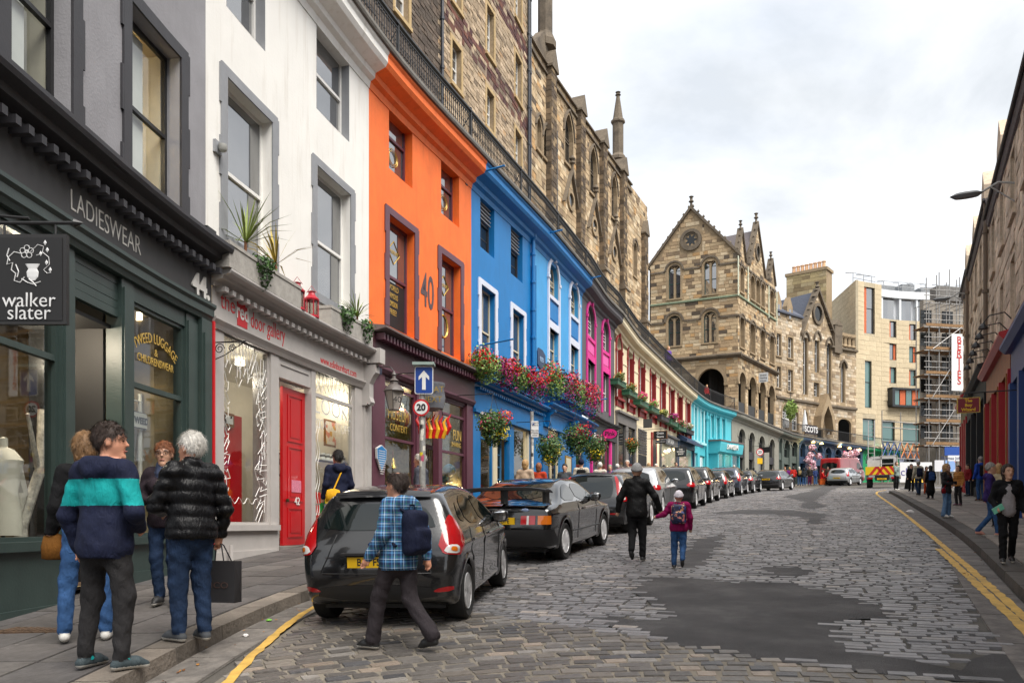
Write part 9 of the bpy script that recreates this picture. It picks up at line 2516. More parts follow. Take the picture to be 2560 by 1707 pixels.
A5=person('person in navy jacket looking into the gallery window',Vector((q[0],q[1],zg_)),ZC+(HY-1127)/FX*q[1]-zg_,-35,NAVYC,CHART,SHOEB,'dark','short',None,-10,0,.016,hem=.84,hood=True)
shoulder_bag(A5,(-.16,-.17,.93),cl('mustard_canvas','#d09a18',.7),'mustard yellow shoulder bag on the back of the person at the gallery window',.15,.12,'r')
p,H=spot_y(1052,1123,15.5);A6=person('white-haired man in profile wearing grey jumper beyond the graphite car',p,1.76,-78,cl('slate_jumper','#4a4c56'),CHART,SHOEB,'white','balding',None,-8,0,.014,SKIN2,collar=True)
def plaid():
 m,t,b_=_mat('blue_plaid');N,L=t.nodes,t.links;b_.inputs['Roughness'].default_value=.9
 tcn=N.new('ShaderNodeTexCoord');sp=N.new('ShaderNodeSeparateXYZ');L.new(tcn.outputs['Object'],sp.inputs[0])
 ad=N.new('ShaderNodeMath');ad.operation='MULTIPLY_ADD';ad.inputs[1].default_value=-1.6;L.new(sp.outputs[1],ad.inputs[0]);L.new(sp.outputs[0],ad.inputs[2])
 cols=[]
 for src,per in((ad.outputs[0],.16),(sp.outputs[2],.085)):
  d=N.new('ShaderNodeMath');d.operation='DIVIDE';d.inputs[1].default_value=per;L.new(src,d.inputs[0]);fr=N.new('ShaderNodeMath');fr.operation='FRACT';L.new(d.outputs[0],fr.inputs[0])
  r=N.new('ShaderNodeValToRGB');r.color_ramp.interpolation='CONSTANT';e=r.color_ramp.elements;e[0].color=(*srgb('#20335c'),1);e[1].position=.30;e[1].color=(*srgb('#4f86b8'),1)
  for p_,c in((.48,'#1b2440'),(.60,'#5f9cc4'),(.66,'#d7dfe0'),(.71,'#2f5a8c'),(.88,'#2c6a62')):x=e.new(p_);x.color=(*srgb(c),1)
  L.new(fr.outputs[0],r.inputs[0]);cols.append(r.outputs[0])
 mx_=N.new('ShaderNodeMix');mx_.data_type='RGBA';mx_.inputs[0].default_value=.5;L.new(cols[0],mx_.inputs[6]);L.new(cols[1],mx_.inputs[7]);L.new(mx_.outputs[2],b_.inputs['Base Color']);return m
p,H=spot(1000,1626,1176,.004)
A7=person('man in blue plaid hooded shirt striding across the setts behind the graphite car',p,H*.99,-58,plaid(),cl('grey_trousers','#342f32'),SHOEB,'brown','balding',dict(hd=(.0,.05,1.615),kl=(-.08,.20,.53),al=(-.08,.28,.09),tl=(-.09,.45,.035),kr=(.08,-.06,.50),ar=(.09,-.33,.15),tr=(.10,-.18,.045),wl=(-.27,.16,.93),el=(-.26,.0,1.14),er=(.26,-.10,1.14),wr=(.25,-.14,.92),pel=(0,.02,.93),hl=(-.09,.03,.92),hr=(.09,-.01,.92)),-6,0,.0125,SKIN2,hem=.80,bulk=1.14,hood=True,cuff=.075)
rucksack(A7,NAVYC,'slouchy navy rucksack with white lettering on the plaid shirt man',sx=1.0,dz=-.06,off=.20)
p,H=spot(1592,1402,1166,.004)
A8=person('woman in black coat and grey beanie walking away hand in hand with a child',p,H*1.02,12,mat('black_wax_coat',(.006,.006,.0065),.55,.2,9,.6,16),BLKT,SHOEB,'brown','beanie',dict(al=(-.08,-.28,.20),tl=(-.07,-.20,.06),kl=(-.08,-.02,.50),wr=(.41,.06,.94),er=(.33,-.02,1.16),el=(-.30,-.02,1.14),wl=(-.34,.02,.92)),0,0,.016,fem=True,hem=.80,bulk=1.12,hatm=cl('grey_knit','#8a8a8a'),collar=True)
p,H=spot(1697,1420,1226,.004)
A9=person('small child in magenta jacket, jeans and pale beanie walking away',p,H,12,cl('magenta_jacket','#8a1450'),DENIM,SHOEB,'brown','beanie',dict(wl=(-.47,.06,1.17),el=(-.32,.0,1.22),hd=(.0,.02,1.60),ar=(.08,-.22,.20),tr=(.08,-.16,.06),kr=(.09,.0,.50)),0,0,.016,hem=.84,bulk=1.12,hatm=cl('pale_lilac_knit','#d6d0d8'))
rucksack(A9,spots_mat('patterned_nylon',srgb('#1d2140'),[srgb('#b8696a'),srgb('#3a4a8a'),srgb('#c9926a'),srgb('#23284a')],26),'navy and peach patterned rucksack on the small child',sx=1.15,off=.19)
p,H=spot(2520,1408,1163)
A10=person('woman in open black jacket and grey tee walking towards the viewer on the right',p,H,205,BLKT,BLKT,SHOEB,'brown','bob',dict(wr=(.20,.18,1.00),er=(.25,.0,1.14),kr=(.09,.14,.52),ar=(.10,.16,.09),tr=(.11,.34,.035),kl=(-.08,-.04,.50),al=(-.08,-.26,.13),tl=(-.09,-.12,.035)),-20,0,.0135,fem=True,hem=.90,shirt=cl('grey_tee','#8f8a8c'))
hp=A10['w'](A10['J']['wr']+np.array((-.02,.07,-.03)));t=thing('mobile_phone','mint green mobile phone in the hand of the woman in the grey tee','phone',hp);mb=MB();mb.box(-.04,.04,-.006,.006,-.075,.075,Matrix.Translation(hp)@Matrix.Rotation(R(60),4,'Y'));mb.mk('case',cl('mint_case','#7fd0b4',.4),t)
p,H=spot(2475,1340,1158);A11=person('person in purple jacket and jeans walking behind the woman with the phone',p,H,120,cl('purple_jacket','#33255c'),DENIM,cl('pink_trainer','#c08a7c'),'grey','short',dict(kr=(.1,.12,.52),ar=(.1,.16,.09),tr=(.1,.33,.035),al=(-.1,-.25,.13),tl=(-.1,-.12,.035)),-10,0,.018,hem=.84,hood=True)
p,H=spot(2452,1252,1142);A13=person('man in bright blue jacket standing by the red shop',p,H,-6,cl('royal_jacket','#2446a0'),DENIM,cl('tan_boot','#5a3a24'),'grey','short',None,0,0,.022,hood=True,hem=.86)
rucksack(A13,BLKT,'black rucksack on the man in the bright blue jacket',dz=-.02)
p,H=spot(2366,1294,1160);A14=person('young woman in charcoal blazer and wide jeans holding a camera',p,H,150,cl('charcoal_blazer','#2c2a2c'),DENIML,SHOEW,'blond','long',dict(er=(.23,.04,1.13),wr=(.08,.22,1.10),el=(-.23,.04,1.13),wl=(-.04,.22,1.10)),-16,0,.018,fem=True,hem=.80,scarf=cl('brown_scarf','#5a4030'),cuff=.085)
hp=A14['w']((.02,.27,1.13));t=thing('hand_camera','small black camera held by the young woman in the blazer','camera',hp);mb=MB();mb.box(-.06,.06,-.025,.025,-.04,.04,Matrix.Translation(hp));mb.mk('body',BLACK,t);mb=MB();mb.lathe(hp,[(.03,.0),(.03,.06)],10,Matrix.Rotation(R(90),3,'X'));mb.mk('lens',BLACK,t)
shoulder_bag(A14,(.24,.06,.88),cl('crimson_bag','#8a1c24'),'crimson shoulder bag on the young woman with the camera',.10,.09,'l')
p,H=spot(2396,1264,1164);person('woman in tan quilted jacket facing left behind the camera holder',p,H,-110,cl('tan_quilt','#a8743c'),CHART,cl('mauve_trainer','#6a4a58'),'brown','long',None,0,0,.022,fem=True,puff=True,hem=.86)
p,H=spot(2326,1247,1164);P_=person('woman in long black skirt and coat walking away',p,H,4,BLKT,BLKT,SHOEB,'dark','long',None,0,0,.022,fem=True,skirt=.42);rucksack(P_,cl('blue_rucksack','#26406e'),'blue rucksack on the woman in the long black skirt',dz=-.04)
p,H=spot(2296,1238,1153);P_=person('man in cream jacket and jeans walking away towards the scaffolding',p,H,6,cl('cream_jacket','#b4ac98'),DENIMD,SHOEB,'grey','short',dict(kr=(.1,.1,.52),ar=(.1,.12,.09),tr=(.1,.3,.035),al=(-.1,-.2,.12),tl=(-.1,-.06,.035)),0,0,.022);rucksack(P_,NAVYC,'navy rucksack on the man in the cream jacket',dz=-.04)
p,H=spot(2241,1226,1154,.0);P_=person('woman in grey-green jumper with hand to her face beside the works truck',p,H,150,cl('sage_jumper','#7c8c88'),BLKT,SHOEW,'dark','bob',dict(er=(.22,.08,1.14),wr=(.06,.16,1.40)),30,0,.024,fem=True);shoulder_bag(P_,(-.22,.04,.86),cl('grey_tote','#6a6c68'),'grey tote bag of the woman beside the works truck',.14,.14,'r')
p,H=spot(2278,1232,1160,.1);person('person in black top standing between the truck and the cream jacket',p,H,180,BLKT,BLKT,SHOEW,'dark','short',None,0,0,.028)
p,H=spot(2316,1236,1166,.1);person('woman with dark curls, tan scarf and orange bag facing the viewer',p,H,180,cl('tan_wrap','#9a6a48'),cl('orange_skirt','#c0481e'),SHOEB,'dark','bob',None,0,0,.028,fem=True)
p,H=spot(2497,1318,1160);person('fair-haired woman in cream coat behind the purple jacket',p,H,20,cl('cream_coat','#b8a888'),BLKT,SHOEB,'blond','bob',None,0,0,.022,fem=True,hem=.6)
p,H=spot(2420,1240,1160);person('man in dark red jacket at the door of the bright red shop',p,H,-90,cl('dark_red_jacket','#7a1c20'),DENIMD,SHOEB,'brown','short',None,0,0,.026)
MID=[(1313,1150,22.0,20,'#b09a84','blond','bob','woman with blond bob and beige coat beyond the black coupe',0),(1347,1158,23.0,15,'#a83a20','red','bob','woman in rust red top beside the leaning parking sign',0),(1453,1148,25.5,5,'#b8b0a0','grey','cap','man in cream jacket and navy cap beyond the red-lit hatch',1),(1500,1156,29,10,'#c4bcb0','white','short','white-haired person in white shirt outside the pink shop',0),(1525,1162,31,190,'#3a4a80','grey','short','grey-haired person in blue facing the viewer outside the pink shop',0),(1543,1160,33,20,'#8a8580','white','short','smaller white-haired person beyond the pink shop sign pole',0),(1568,1150,34,200,'#a89c90','white','balding','tall white-haired man above the silver SUV roof',0),(1594,1157,38,0,'#54463c','brown','short','brown-haired person walking uphill past the louvred door',0),(1622,1158,42,0,'#7a6a58','blond','bob','fair-haired person outside the grey gift shop',0),(1640,1160,44,180,'#4a5464','white','short','white-haired person in slate jacket facing the viewer by the gift shop',0),(1660,1162,46,0,'#6a5040','dark','bob','dark-haired person in brown coat between the gift and navy shops',0),(1755,1166,52,180,'#8a8078','grey','short','grey-haired person before the turquoise shops',0),(1412,1160,25,195,'#44484c','dark','short','dark-haired man facing the viewer near the gilded menu case',0),(1690,1155,48,180,'#6a2c28','brown','short','man in red scarf facing the viewer outside the navy shop',0)]
for px,top,Y,yaw,c,hr2,st_,lb,rk in MID:
 p,H=spot_y(px,top,Y);P_=person(lb,p,H,yaw,cl('cloth_'+c[1:],c),CHART,SHOEB,hr2,st_,None,0,0,.028,hatm=NAVYC if st_=='cap' else None)
 if rk:rucksack(P_,BLKT,'black rucksack on the man in the navy cap',dz=-.02)
FARP=[(1844,1228,1170,0,'#20283c',DENIMD,'white','man in navy jacket with white hair walking by the grey arches',0),(1868,1219,1170,10,'#a87850',BLKT,'dark','woman in camel coat outside the grey arches',.5),(1884,1217,1168,-10,'#2a3448',CHART,'dark','person in dark blue behind the camel coat',0),(1962,1216,1167,180,'#6a3a2c',CHART,'red','red-haired person by the slate green shop',0),(1974,1217,1168,10,'#7a2a80',CHART,'blond','person in bright purple outside the slate green shop',0),(1983,1217,1166,0,'#a8241c',CHART,'brown','person in red jacket outside the slate green shop',0),(1998,1214,1167,0,'#1c1c20',DENIM,'white','person in black with a tan rucksack among the crowd',0),(2010,1214,1170,0,'#23262c',DENIM,'dark','dark-coated person next to the tan rucksack',0),(2024,1213,1166,190,'#2a2420',cl('plum_trousers','#5a1c40'),'dark','person in dark coat and plum trousers by the blossom',0),(2038,1212,1170,0,'#2c3a64',DENIM,'grey','person in blue coat beside the blossom tree pole',0),(2069,1210,1166,180,'#3a2c24',BLKT,'dark','man in brown jacket standing beside the red van',0),(1905,1214,1172,5,'#2c4a8a',CHART,'dark','person in blue cap jacket between the arches',0),(1930,1212,1172,170,'#58504a',CHART,'brown','person in grey-brown coat outside the last grey arch',0),(1716,1225,1163,0,'#5a5450',CHART,'grey','grey-haired person beyond the black SUV',0),(1835,1220,1163,180,'#34304a',CHART,'white','white-haired man at the end of the parked row',0)]
for px,py,top,yaw,c,bt,hr2,lb,sk in FARP:
 p,H=spot(px,py,top,.12);P_=person(lb,p,H,yaw,cl('cloth_'+c[1:],c),bt,SHOEB,hr2,'short' if yaw==180 else 'bob',None,0,0,.034,skirt=sk or None,hem=.5 if sk else.86)
 if px==1998:rucksack(P_,cl('tan_rucksack','#8a7650'),'tan rucksack among the crowd by the blue shops',dz=-.02)
p,H=spot(2055,1211,1172,.12);person('person in bright red jacket sitting on a box by the blue shop',p,H*1.25,100,cl('bright_red','#c01c1c'),BLKT,SHOEB,'dark','short',dict(pel=(0,0,.52),ch=(0,.02,.84),nk=(0,.03,1.03),hd=(0,.06,1.19),sr=(.18,0,.98),sl=(-.18,0,.98),er=(.23,.08,.74),el=(-.23,.08,.74),wr=(.12,.3,.66),wl=(-.12,.3,.66),hr=(.09,.03,.5),hl=(-.09,.03,.5),kr=(.11,.42,.5),kl=(-.11,.42,.5),ar=(.11,.40,.09),al=(-.11,.40,.09),tr=(.12,.57,.035),tl=(-.12,.57,.035)),0,0,.034,hem=.46)
q=p;t=thing('orange_crate','low orange crate under the seated person in red','crate',(q.x,q.y,q.z));mb=MB();mb.box(q.x-.25,q.x+.2,q.y-.2,q.y+.2,q.z,q.z+.48);mb.mk('box',cl('orange_plastic','#b8541c',.6),t);mb=MB();mb.box(q.x-.27,q.x+.22,q.y-.22,q.y+.22,q.z+.44,q.z+.5);mb.mk('rim',cl('orange_plastic','#b8541c',.6),t)
for px,py,c,lb in((1671,866,'#5a3a8a','person in purple leaning on the terrace railing'),(1767,962,'#b81c1c','person in red on the terrace by the arcade')):
 s=X(px,-.1);q=LEFT.m(s,-.1,ZT(s));person(lb,Vector(q),ZC+(HY-py)/FX*q[1]-q[2],150,cl('cloth_'+c[1:],c),CHART,SHOEB,'blond','bob',None,0,0,.04)
 # flowers, planters, signs and poles
LEAFG=[mat('leaf_'+k,srgb(v),.6,.3,20)for k,v in dict(deep='#2c4a1c',mid='#44682a',light='#86a04e',olive='#6a7430').items()]
FLOW={k:mat('petal_'+k,srgb(v),.55,.15,20)for k,v in dict(red='#c8101a',magenta='#98106a',pink='#d04070',yellow='#e8cf1c',lemon='#ece070',orange='#e8701c',white='#e8dcd8',violet='#7a2a90',blossom='#fad0dc').items()}
def foliage(parent,name,m,ells,n,sz,seed,flat=.6,shell=.55):
 r=np.random.RandomState(seed);V=[]
 w_=np.array([e_[1][0]*e_[1][1]*e_[1][2]for e_ in ells])**(2/3);pick=r.choice(len(ells),n,p=w_/w_.sum())
 C=np.array([e_[0]for e_ in ells],float)[pick];Rd=np.array([e_[1]for e_ in ells],float)[pick]
 d=r.normal(size=(n,3));d/=np.linalg.norm(d,axis=1)[:,None];rad=(shell+(1-shell)*r.rand(n))*(1+.12*r.normal(size=n));P=C+d*Rd*rad[:,None]
 a=r.normal(size=(n,3))+d*flat*0;a-=d*(a*d).sum(1)[:,None]*flat;a/=np.linalg.norm(a,axis=1)[:,None];b_=np.cross(d+.5*r.normal(size=(n,3)),a);b_/=np.linalg.norm(b_,axis=1)[:,None]+1e-9
 s=sz*(.7+.6*r.rand(n))[:,None];off=np.array(world_loc(parent));P=P-off
 v=np.stack([P-a*s,P-b_*s*.6,P+a*s,P+b_*s*.6],1).reshape(-1,3);f=np.arange(4*n).reshape(-1,4)
 o=raw_mesh(name,v,f,[m],parent,smooth=False);o['kind']='stuff';return o
def basket(px,py,Y,r_,label,cols,seed,low=1.0,arm=None):
 c=at(px,py,Y);t=thing('hanging_basket',label,'flower basket',(c.x,c.y,c.z-r_))
 E=[((c.x,c.y,c.z),(r_,r_,r_*.85)),((c.x,c.y,c.z-r_*.6*low),(r_*.72,r_*.72,r_*.8*low))]
 mb=MB();mb.lathe((c.x,c.y,c.z-r_*.55),[(.05,0),(r_*.5,.08),(r_*.6,r_*.5),(r_*.58,r_*.5)],12);mb.mk('bowl',LEAFG[0],t)
 for k,n in((0,900),(1,700),(3,260)):foliage(t,'leaves',LEAFG[k],E,n,r_*.085,seed+k)
 for i,(cn,n,dx_,dz_,rr)in enumerate(cols):
  q=(c.x+dx_*r_,c.y-.25*r_,c.z+dz_*r_);foliage(t,cn+'_flowers',FLOW[cn],[(q,(r_*rr,r_*rr*.8,r_*rr*.8))],n,r_*.075,seed+20+i,shell=.6)
 mb=MB()
 for k in range(3):mb.tube([(c.x+r_*.5*math.cos(k*2.1),c.y+r_*.5*math.sin(k*2.1),c.z),(c.x,c.y,c.z+r_*1.7)],.006,4)
 mb.mk('chains',BLACK,t)
 if arm:mb=MB();mb.tube([(c.x,c.y,c.z+r_*1.7),arm],.014,6);mb.mk('bracket',BLACK,t)
 return t
def yat(px,d):return LEFT.pt(X(px,d),d)[1]
MIX=lambda*a:list(a)
for px,py,d,rp,lb,cols in((1233,1058,1.3,44,'hanging basket with pink and yellow flowers on the first blue shop',MIX(('red',60,.6,.3,.6),('pink',80,-.3,-.1,.6),('orange',40,.7,.5,.4),('yellow',120,.5,-.6,.55),('white',40,-.3,.4,.5))),(1375,1115,1.4,37,'hanging basket trailing lemon and yellow flowers beside the parking sign',MIX(('lemon',140,.5,-.2,.6),('yellow',110,-.1,-.9,.5),('pink',30,-.2,.4,.5))),(1440,1090,1.4,38,'full red and pink hanging basket on the second blue shop',MIX(('red',150,.5,.3,.7),('pink',90,.1,-.1,.7),('white',20,-.5,0,.4))),(1487,1115,1.4,32,'yellow hanging basket nearest the pink oval sign',MIX(('yellow',170,.1,-.6,.7),('lemon',60,-.2,-.3,.5),('pink',60,.5,.5,.5),('white',40,.2,.6,.5))),(1580,1110,1.2,19,'small orange hanging basket outside the grey shop',MIX(('orange',220,0,.2,.9),('yellow',60,0,-.1,.7)))):
 Y=yat(px,d);basket(px,py,Y,rp/FX*Y,lb,cols,int(px),arm=LEFT.m(X(px,d),.05,ZC+(HY-py)/FX*Y+rp/FX*Y*1.7))
def flower_bank(px0,px1,py0,py1,hp,label,seed,d=.45):
 t=thing('flower_display',label,'flowers',LEFT.m(X(px0,d),d,Z(px0,py0,d)-.6));n=9;E=[]
 for i in range(n):
  f_=i/(n-1);px=px0+(px1-px0)*f_;py=py0+(py1-py0)*f_;s,z=X(px,d),Z(px,py,d);q=LEFT.pt(s,d);h_=hp/FX*q[1];E.append(((q[0],q[1],z),(.42,.42,h_*(.5 if i%4 else.6))))
 s0,s1=X(px0,.3),X(px1,.3);mb=MB();zz=Z((px0+px1)/2,(py0+py1)/2+hp*.35,.3);mb.bx(LEFT,s0,s1,.1,.45,zz-.1,zz+.2);mb.mk('trough',BLUD,t)
 foliage(t,'leaves',LEAFG[1],E,1500,.055,seed);foliage(t,'pale_leaves',LEAFG[2],E[:2]+E[5:6],1500,.05,seed+1);foliage(t,'dark_leaves',LEAFG[0],E,900,.055,seed+2,shell=.3)
 up_=[((c[0]+.08,c[1]-.1,c[2]+r_[2]*.35),(r_[0],r_[1],r_[2]*.6))for c,r_ in E]
 foliage(t,'magenta_flowers',FLOW['magenta'],E[2:5]+E[6:],1300,.042,seed+3,shell=.75);foliage(t,'red_flowers',FLOW['red'],[up_[0]]+up_[3:5]+up_[6:],900,.05,seed+4,shell=.75);foliage(t,'pink_flowers',FLOW['pink'],E[3:4]+E[7:8],260,.045,seed+5,shell=.75);return t
flower_bank(1203,1345,912,965,76,'long overflowing bank of red and magenta flowers above the first blue shop',301);flower_bank(1377,1482,948,1005,84,'tall overflowing bank of red and magenta flowers above the second blue shop',302)
GRNB=mat('green_box_paint',srgb('#2c5a40'),.5,.1)
for i,(a,c)in enumerate(zip(WL,WR)):
 yb=(940,967,992,1008,1030,1042,1056,1064)[i];s0,s1=X(a-2,.35),X(c+6,.35);z=Z(a,yb+8,.35);q=LEFT.m((s0+s1)/2,.35,z)
 t=thing('window_box','green window box on the cream building, %s arch from the pink shop'%('first','second','third','fourth','fifth','sixth','seventh','eighth')[i],'window box',q,'window boxes on the cream building')
 mb=MB();mb.bx(LEFT,s0,s1,.06,.5,z-.28,z);mb.bx(LEFT,s0-.03,s1+.03,.04,.53,z-.03,z+.04);mb.mk('box',GRNB if i not in(4,7)else CHAR,t);E=[((q[0],q[1],z+.2),(.3,(s1-s0)*.42,.3))]
 foliage(t,'leaves',LEAFG[(3,3,2,2,3,1,1,3)[i]],E,420,.06,340+i);foliage(t,'flowers',FLOW[('orange','orange','pink','pink','lemon','magenta','pink','white')[i]],[((q[0],q[1]-.1,z+.28),(.3,(s1-s0)*.42,.28))],(20,25,140,60,20,260,60,90)[i],.07,350+i,shell=.8)
CONC=mat('concrete_planter',(.36,.34,.31),.85,.2,8,.3)
def planter(px0,px1,label):
 s0,s1=X(px0,.28),X(px1,.28);t=thing('stone_planter',label,'planter',LEFT.m(s0,.28,zcw));mb=MB();mb.bx(LEFT,s0,s1,.1,.42,zcw+.004,zcw+.40);mb.mk('trough',CONC,t);mb=MB();mb.bx(LEFT,s0-.015,s1+.015,.085,.435,zcw+.36,zcw+.42);mb.mk('rim',CONC,t);mb=MB();mb.bx(LEFT,s0+.03,s1-.03,.13,.39,zcw+.42,zcw+.426);mb.mk('soil',mat('soil',(.03,.022,.015),.95,.3),t)
 return t
planter(553,735,'long concrete planter on the gallery ledge under the first window');planter(812,918,'shorter concrete planter on the gallery ledge beside the orange building')
YUC=[mat('yucca_green',srgb('#7c8c3c'),.6,.25,6),mat('yucca_yellow',srgb('#b09a3c'),.6,.25,6)]
def yucca(px,label,h_,seed,m):
 r=random.Random(seed);q=Vector(LEFT.m(X(px,.28),.28,zcw+.40));t=thing('yucca_plant',label,'plant',q);mb=MB();mb.tube([q,q+Vector((0,0,h_*.25))],.025,6);mb.mk('stem',WOOD,t);b0=q+Vector((0,0,h_*.22))
 for i in range(26):
  a=r.uniform(0,2*PI);el=r.uniform(.25,1.35);L_=h_*r.uniform(.65,.95);d=Vector((math.cos(a)*math.cos(el),math.sin(a)*math.cos(el),math.sin(el)));sd=d.cross(Vector((0,0,1))).normalized()*.016;e_=b0+d*L_-Vector((0,0,.25*L_*math.cos(el)));m_=b0+d*L_*.5
  mb=MB();mb.add([tuple(b0-sd*.6),tuple(b0+sd*.6),tuple(m_+sd),tuple(m_-sd),tuple(e_)],[(0,1,2,3),(3,2,4)]);mb.mk('blade_leaf',m,t,fix=False)
yucca(614,'spiky green yucca under the first white-building window',1.15,5,YUC[0]);yucca(690,'yellowish spiky yucca in the middle of the long planter',1.05,6,YUC[1]);yucca(893,'small spiky yucca in the shorter planter',.75,7,YUC[0])
for px,n,lb in((655,260,'trailing ivy in the middle of the long planter'),(862,240,'trailing ivy clump in the shorter planter'),(912,180,'trailing ivy at the end of the ledge by the orange wall')):
 q=LEFT.m(X(px,.4),.42,zcw+.36);t=thing('ivy_plant',lb,'plant',q);foliage(t,'leaves',LEAFG[0],[(q,(.22,.3,.2)),((q[0],q[1],q[2]-.2),(.14,.2,.22))],n,.04,px);foliage(t,'young_leaves',LEAFG[1],[(q,(.22,.34,.2))],n//2,.04,px+1)
LRED=mat('lantern_red',srgb('#a81428'),.4,.1)
for px,lb in((743,'red metal candle lantern nearer the long planter'),(779,'red metal candle lantern nearer the second window')):
 q=LEFT.m(X(px,.3),.3,zcw+.004);t=thing('candle_lantern',lb,'lantern',q);mb=MB();mb.lathe(q,[(.15,0),(.15,.04),(.13,.05)],10);mb.lathe((q[0],q[1],q[2]+.34),[(.15,0),(.155,.03),(.08,.10),(.06,.16),(.08,.18),(.03,.2)],10)
 for k in range(6):mb.tube([(q[0]+.13*math.cos(k*PI/3),q[1]+.13*math.sin(k*PI/3),q[2]+.04),(q[0]+.13*math.cos(k*PI/3),q[1]+.13*math.sin(k*PI/3),q[2]+.35)],.012,5)
 mb.mk('frame',LRED,t);mb=MB();mb.lathe((q[0],q[1],q[2]+.05),[(.12,0),(.12,.29)],10);mb.mk('glass',glass_mat('lantern_glass',(.8,.75,.7),1,1.4,.75),t);mb=MB();mb.tube([(q[0]-.1,q[1],q[2]+.5),(q[0],q[1],q[2]+.64),(q[0]+.1,q[1],q[2]+.5)],.006,5);mb.mk('handle',LRED,t)
 # traffic signs
GALV=mat('galvanised_pole',(.33,.33,.32),.5,.35,14,metal=.2);SBLUE=mat('sign_blue',srgb('#163f8f'),.4,.03);SWH=mat('sign_white',(.72,.72,.71),.45,.03);SRED=mat('sign_red',srgb('#b81620'),.45,.03)
Yp=yat(1056,3.0);pb=at(1056,1300,Yp);g_=gz(pb.x,pb.y)+.12;t=thing('oneway_sign','blue one-way arrow sign with 20 limit roundel on a stickered pole','sign',(pb.x,pb.y,g_));zt_=at(1056,912,Yp).z
mb=MB();mb.tube([(pb.x,pb.y,g_),(pb.x,pb.y,zt_)],.055,12);mb.mk('pole',GALV,t,smooth=True)
zc_=at(1062,952,Yp).z;xx=at(1061,950,Yp).x
def rrect(c,w_,h_,r_,y,n=5):
 o=[]
 for sx_,sz_,a0 in((1,1,0),(-1,1,PI/2),(-1,-1,PI),(1,-1,1.5*PI)):
  for i in range(n+1):a=a0+PI/2*i/n;o.append((c[0]+sx_*(w_-r_)+r_*math.cos(a),y,c[1]+sz_*(h_-r_)+r_*math.sin(a)))
 return o
def plate(pts,th,m,name,par):mb=MB();k=len(pts);mb.add(pts+[(x,y+th,z)for x,y,z in pts],[tuple(range(k)),tuple(reversed(range(k,2*k)))]+[(i,(i+1)%k,k+(i+1)%k,k+i)for i in range(k)]);return mb.mk(name,m,par)
u_=Yp/FX
pl=plate(rrect((xx,zc_),23*u_,34.5*u_,.04,pb.y-.075),.012,SWH,'sign_plate',t);plate(rrect((xx,zc_),21*u_,32.5*u_,.035,pb.y-.079),.003,SBLUE,'sign_face',pl)
plate([(xx+a*u_,pb.y-.084,zc_+b_*u_)for a,b_ in((-4.5,-24),(4.5,-24),(4.5,8),(13,0),(13,9),(0,24),(-13,9),(-13,0),(-4.5,8))],.004,SWH,'arrow',pl)
mb=MB();mb.box(xx-28*u_,xx+26*u_,pb.y-.14,pb.y+.1,zc_+37*u_,zc_+44*u_);mb.mk('sign_lamp',mat('lamp_grey_green',srgb('#8fa09a'),.5,.1),t)
def roundel(x,y,z,r_,par,txt='20'):
 n=24;C=lambda rr,yy:[(x+rr*math.cos(2*PI*i/n),yy,z+rr*math.sin(2*PI*i/n))for i in range(n)]
 p1=plate(C(r_,y-.07),.012,SRED,'roundel',par);plate(C(r_*.78,y-.074),.003,SWH,'roundel_face',p1);lettering(txt,r_*1.05,(x,y-.078,z),(1,0,0),BLACK,p1,bold=.006,extrude=.002)
roundel(at(1054,1020,Yp).x,pb.y,at(1054,1020,Yp).z,21*u_,t)
STK=[mat('sticker_%d'%i,srgb(c),.6,.3,30)for i,c in enumerate(('#d8d4c8','#222222','#e0cc20','#9a9a98','#b04a6a'))]
r=random.Random(9)
for i in range(9):z0=at(1056,1062+i*13,Yp).z;mb=MB();a0=r.uniform(3.6,5);mb.add([(pb.x+.0565*math.cos(a0+k*.25),pb.y+.0565*math.sin(a0+k*.25),z0+dz_)for dz_ in(0,r.uniform(.06,.12))for k in range(5)],[(k,k+1,k+6,k+5)for k in range(4)]);mb.mk('sticker',STK[(2 if i==6 else r.choice((0,0,1,3,4)))],t,fix=False)
Yp=yat(1335,2.6);pb=at(1330,1190,Yp);g_=gz(pb.x,pb.y)+.12;t=thing('parking_sign','white parking hours sign on a stickered grey pole before the blue shops','sign',(pb.x,pb.y,g_));zt_=at(1330,1055,Yp).z;u_=Yp/FX
mb=MB();mb.tube([(pb.x,pb.y,g_),(pb.x,pb.y,zt_+.3)],.05,10);mb.mk('pole',GALV,t,smooth=True);cx_,cz_=at(1337,1073,Yp).x,at(1337,1073,Yp).z;pl=plate(rrect((cx_,cz_),9.2*u_,20*u_,.02,pb.y-.07),.01,SWH,'sign_plate',t);plate(rrect((cx_-4.5*u_,cz_+14*u_),3.2*u_,4*u_,.01,pb.y-.075),.003,SBLUE,'parking_mark',pl);lettering('P',.13,(cx_-4.5*u_,pb.y-.08,cz_+14*u_),(1,0,0),SWH,pl,extrude=.001)
for i,tx in enumerate(('Mon-Sat','8.30-6.30','Max stay','Display','ticket')):lettering(tx,.065,(cx_+(.04 if i<2 else 0),pb.y-.076,cz_+(9-i*6)*u_+(.08 if i<2 else 0)),(1,0,0),BLACK,pl,extrude=.001)
for i in range(8):z0=at(1330,1105+i*9,Yp).z;mb=MB();a0=r.uniform(3.6,5);mb.add([(pb.x+.0515*math.cos(a0+k*.25),pb.y+.0515*math.sin(a0+k*.25),z0+dz_)for dz_ in(0,.1)for k in range(5)],[(k,k+1,k+6,k+5)for k in range(4)]);mb.mk('sticker',STK[r.choice((0,1,3))],t,fix=False)
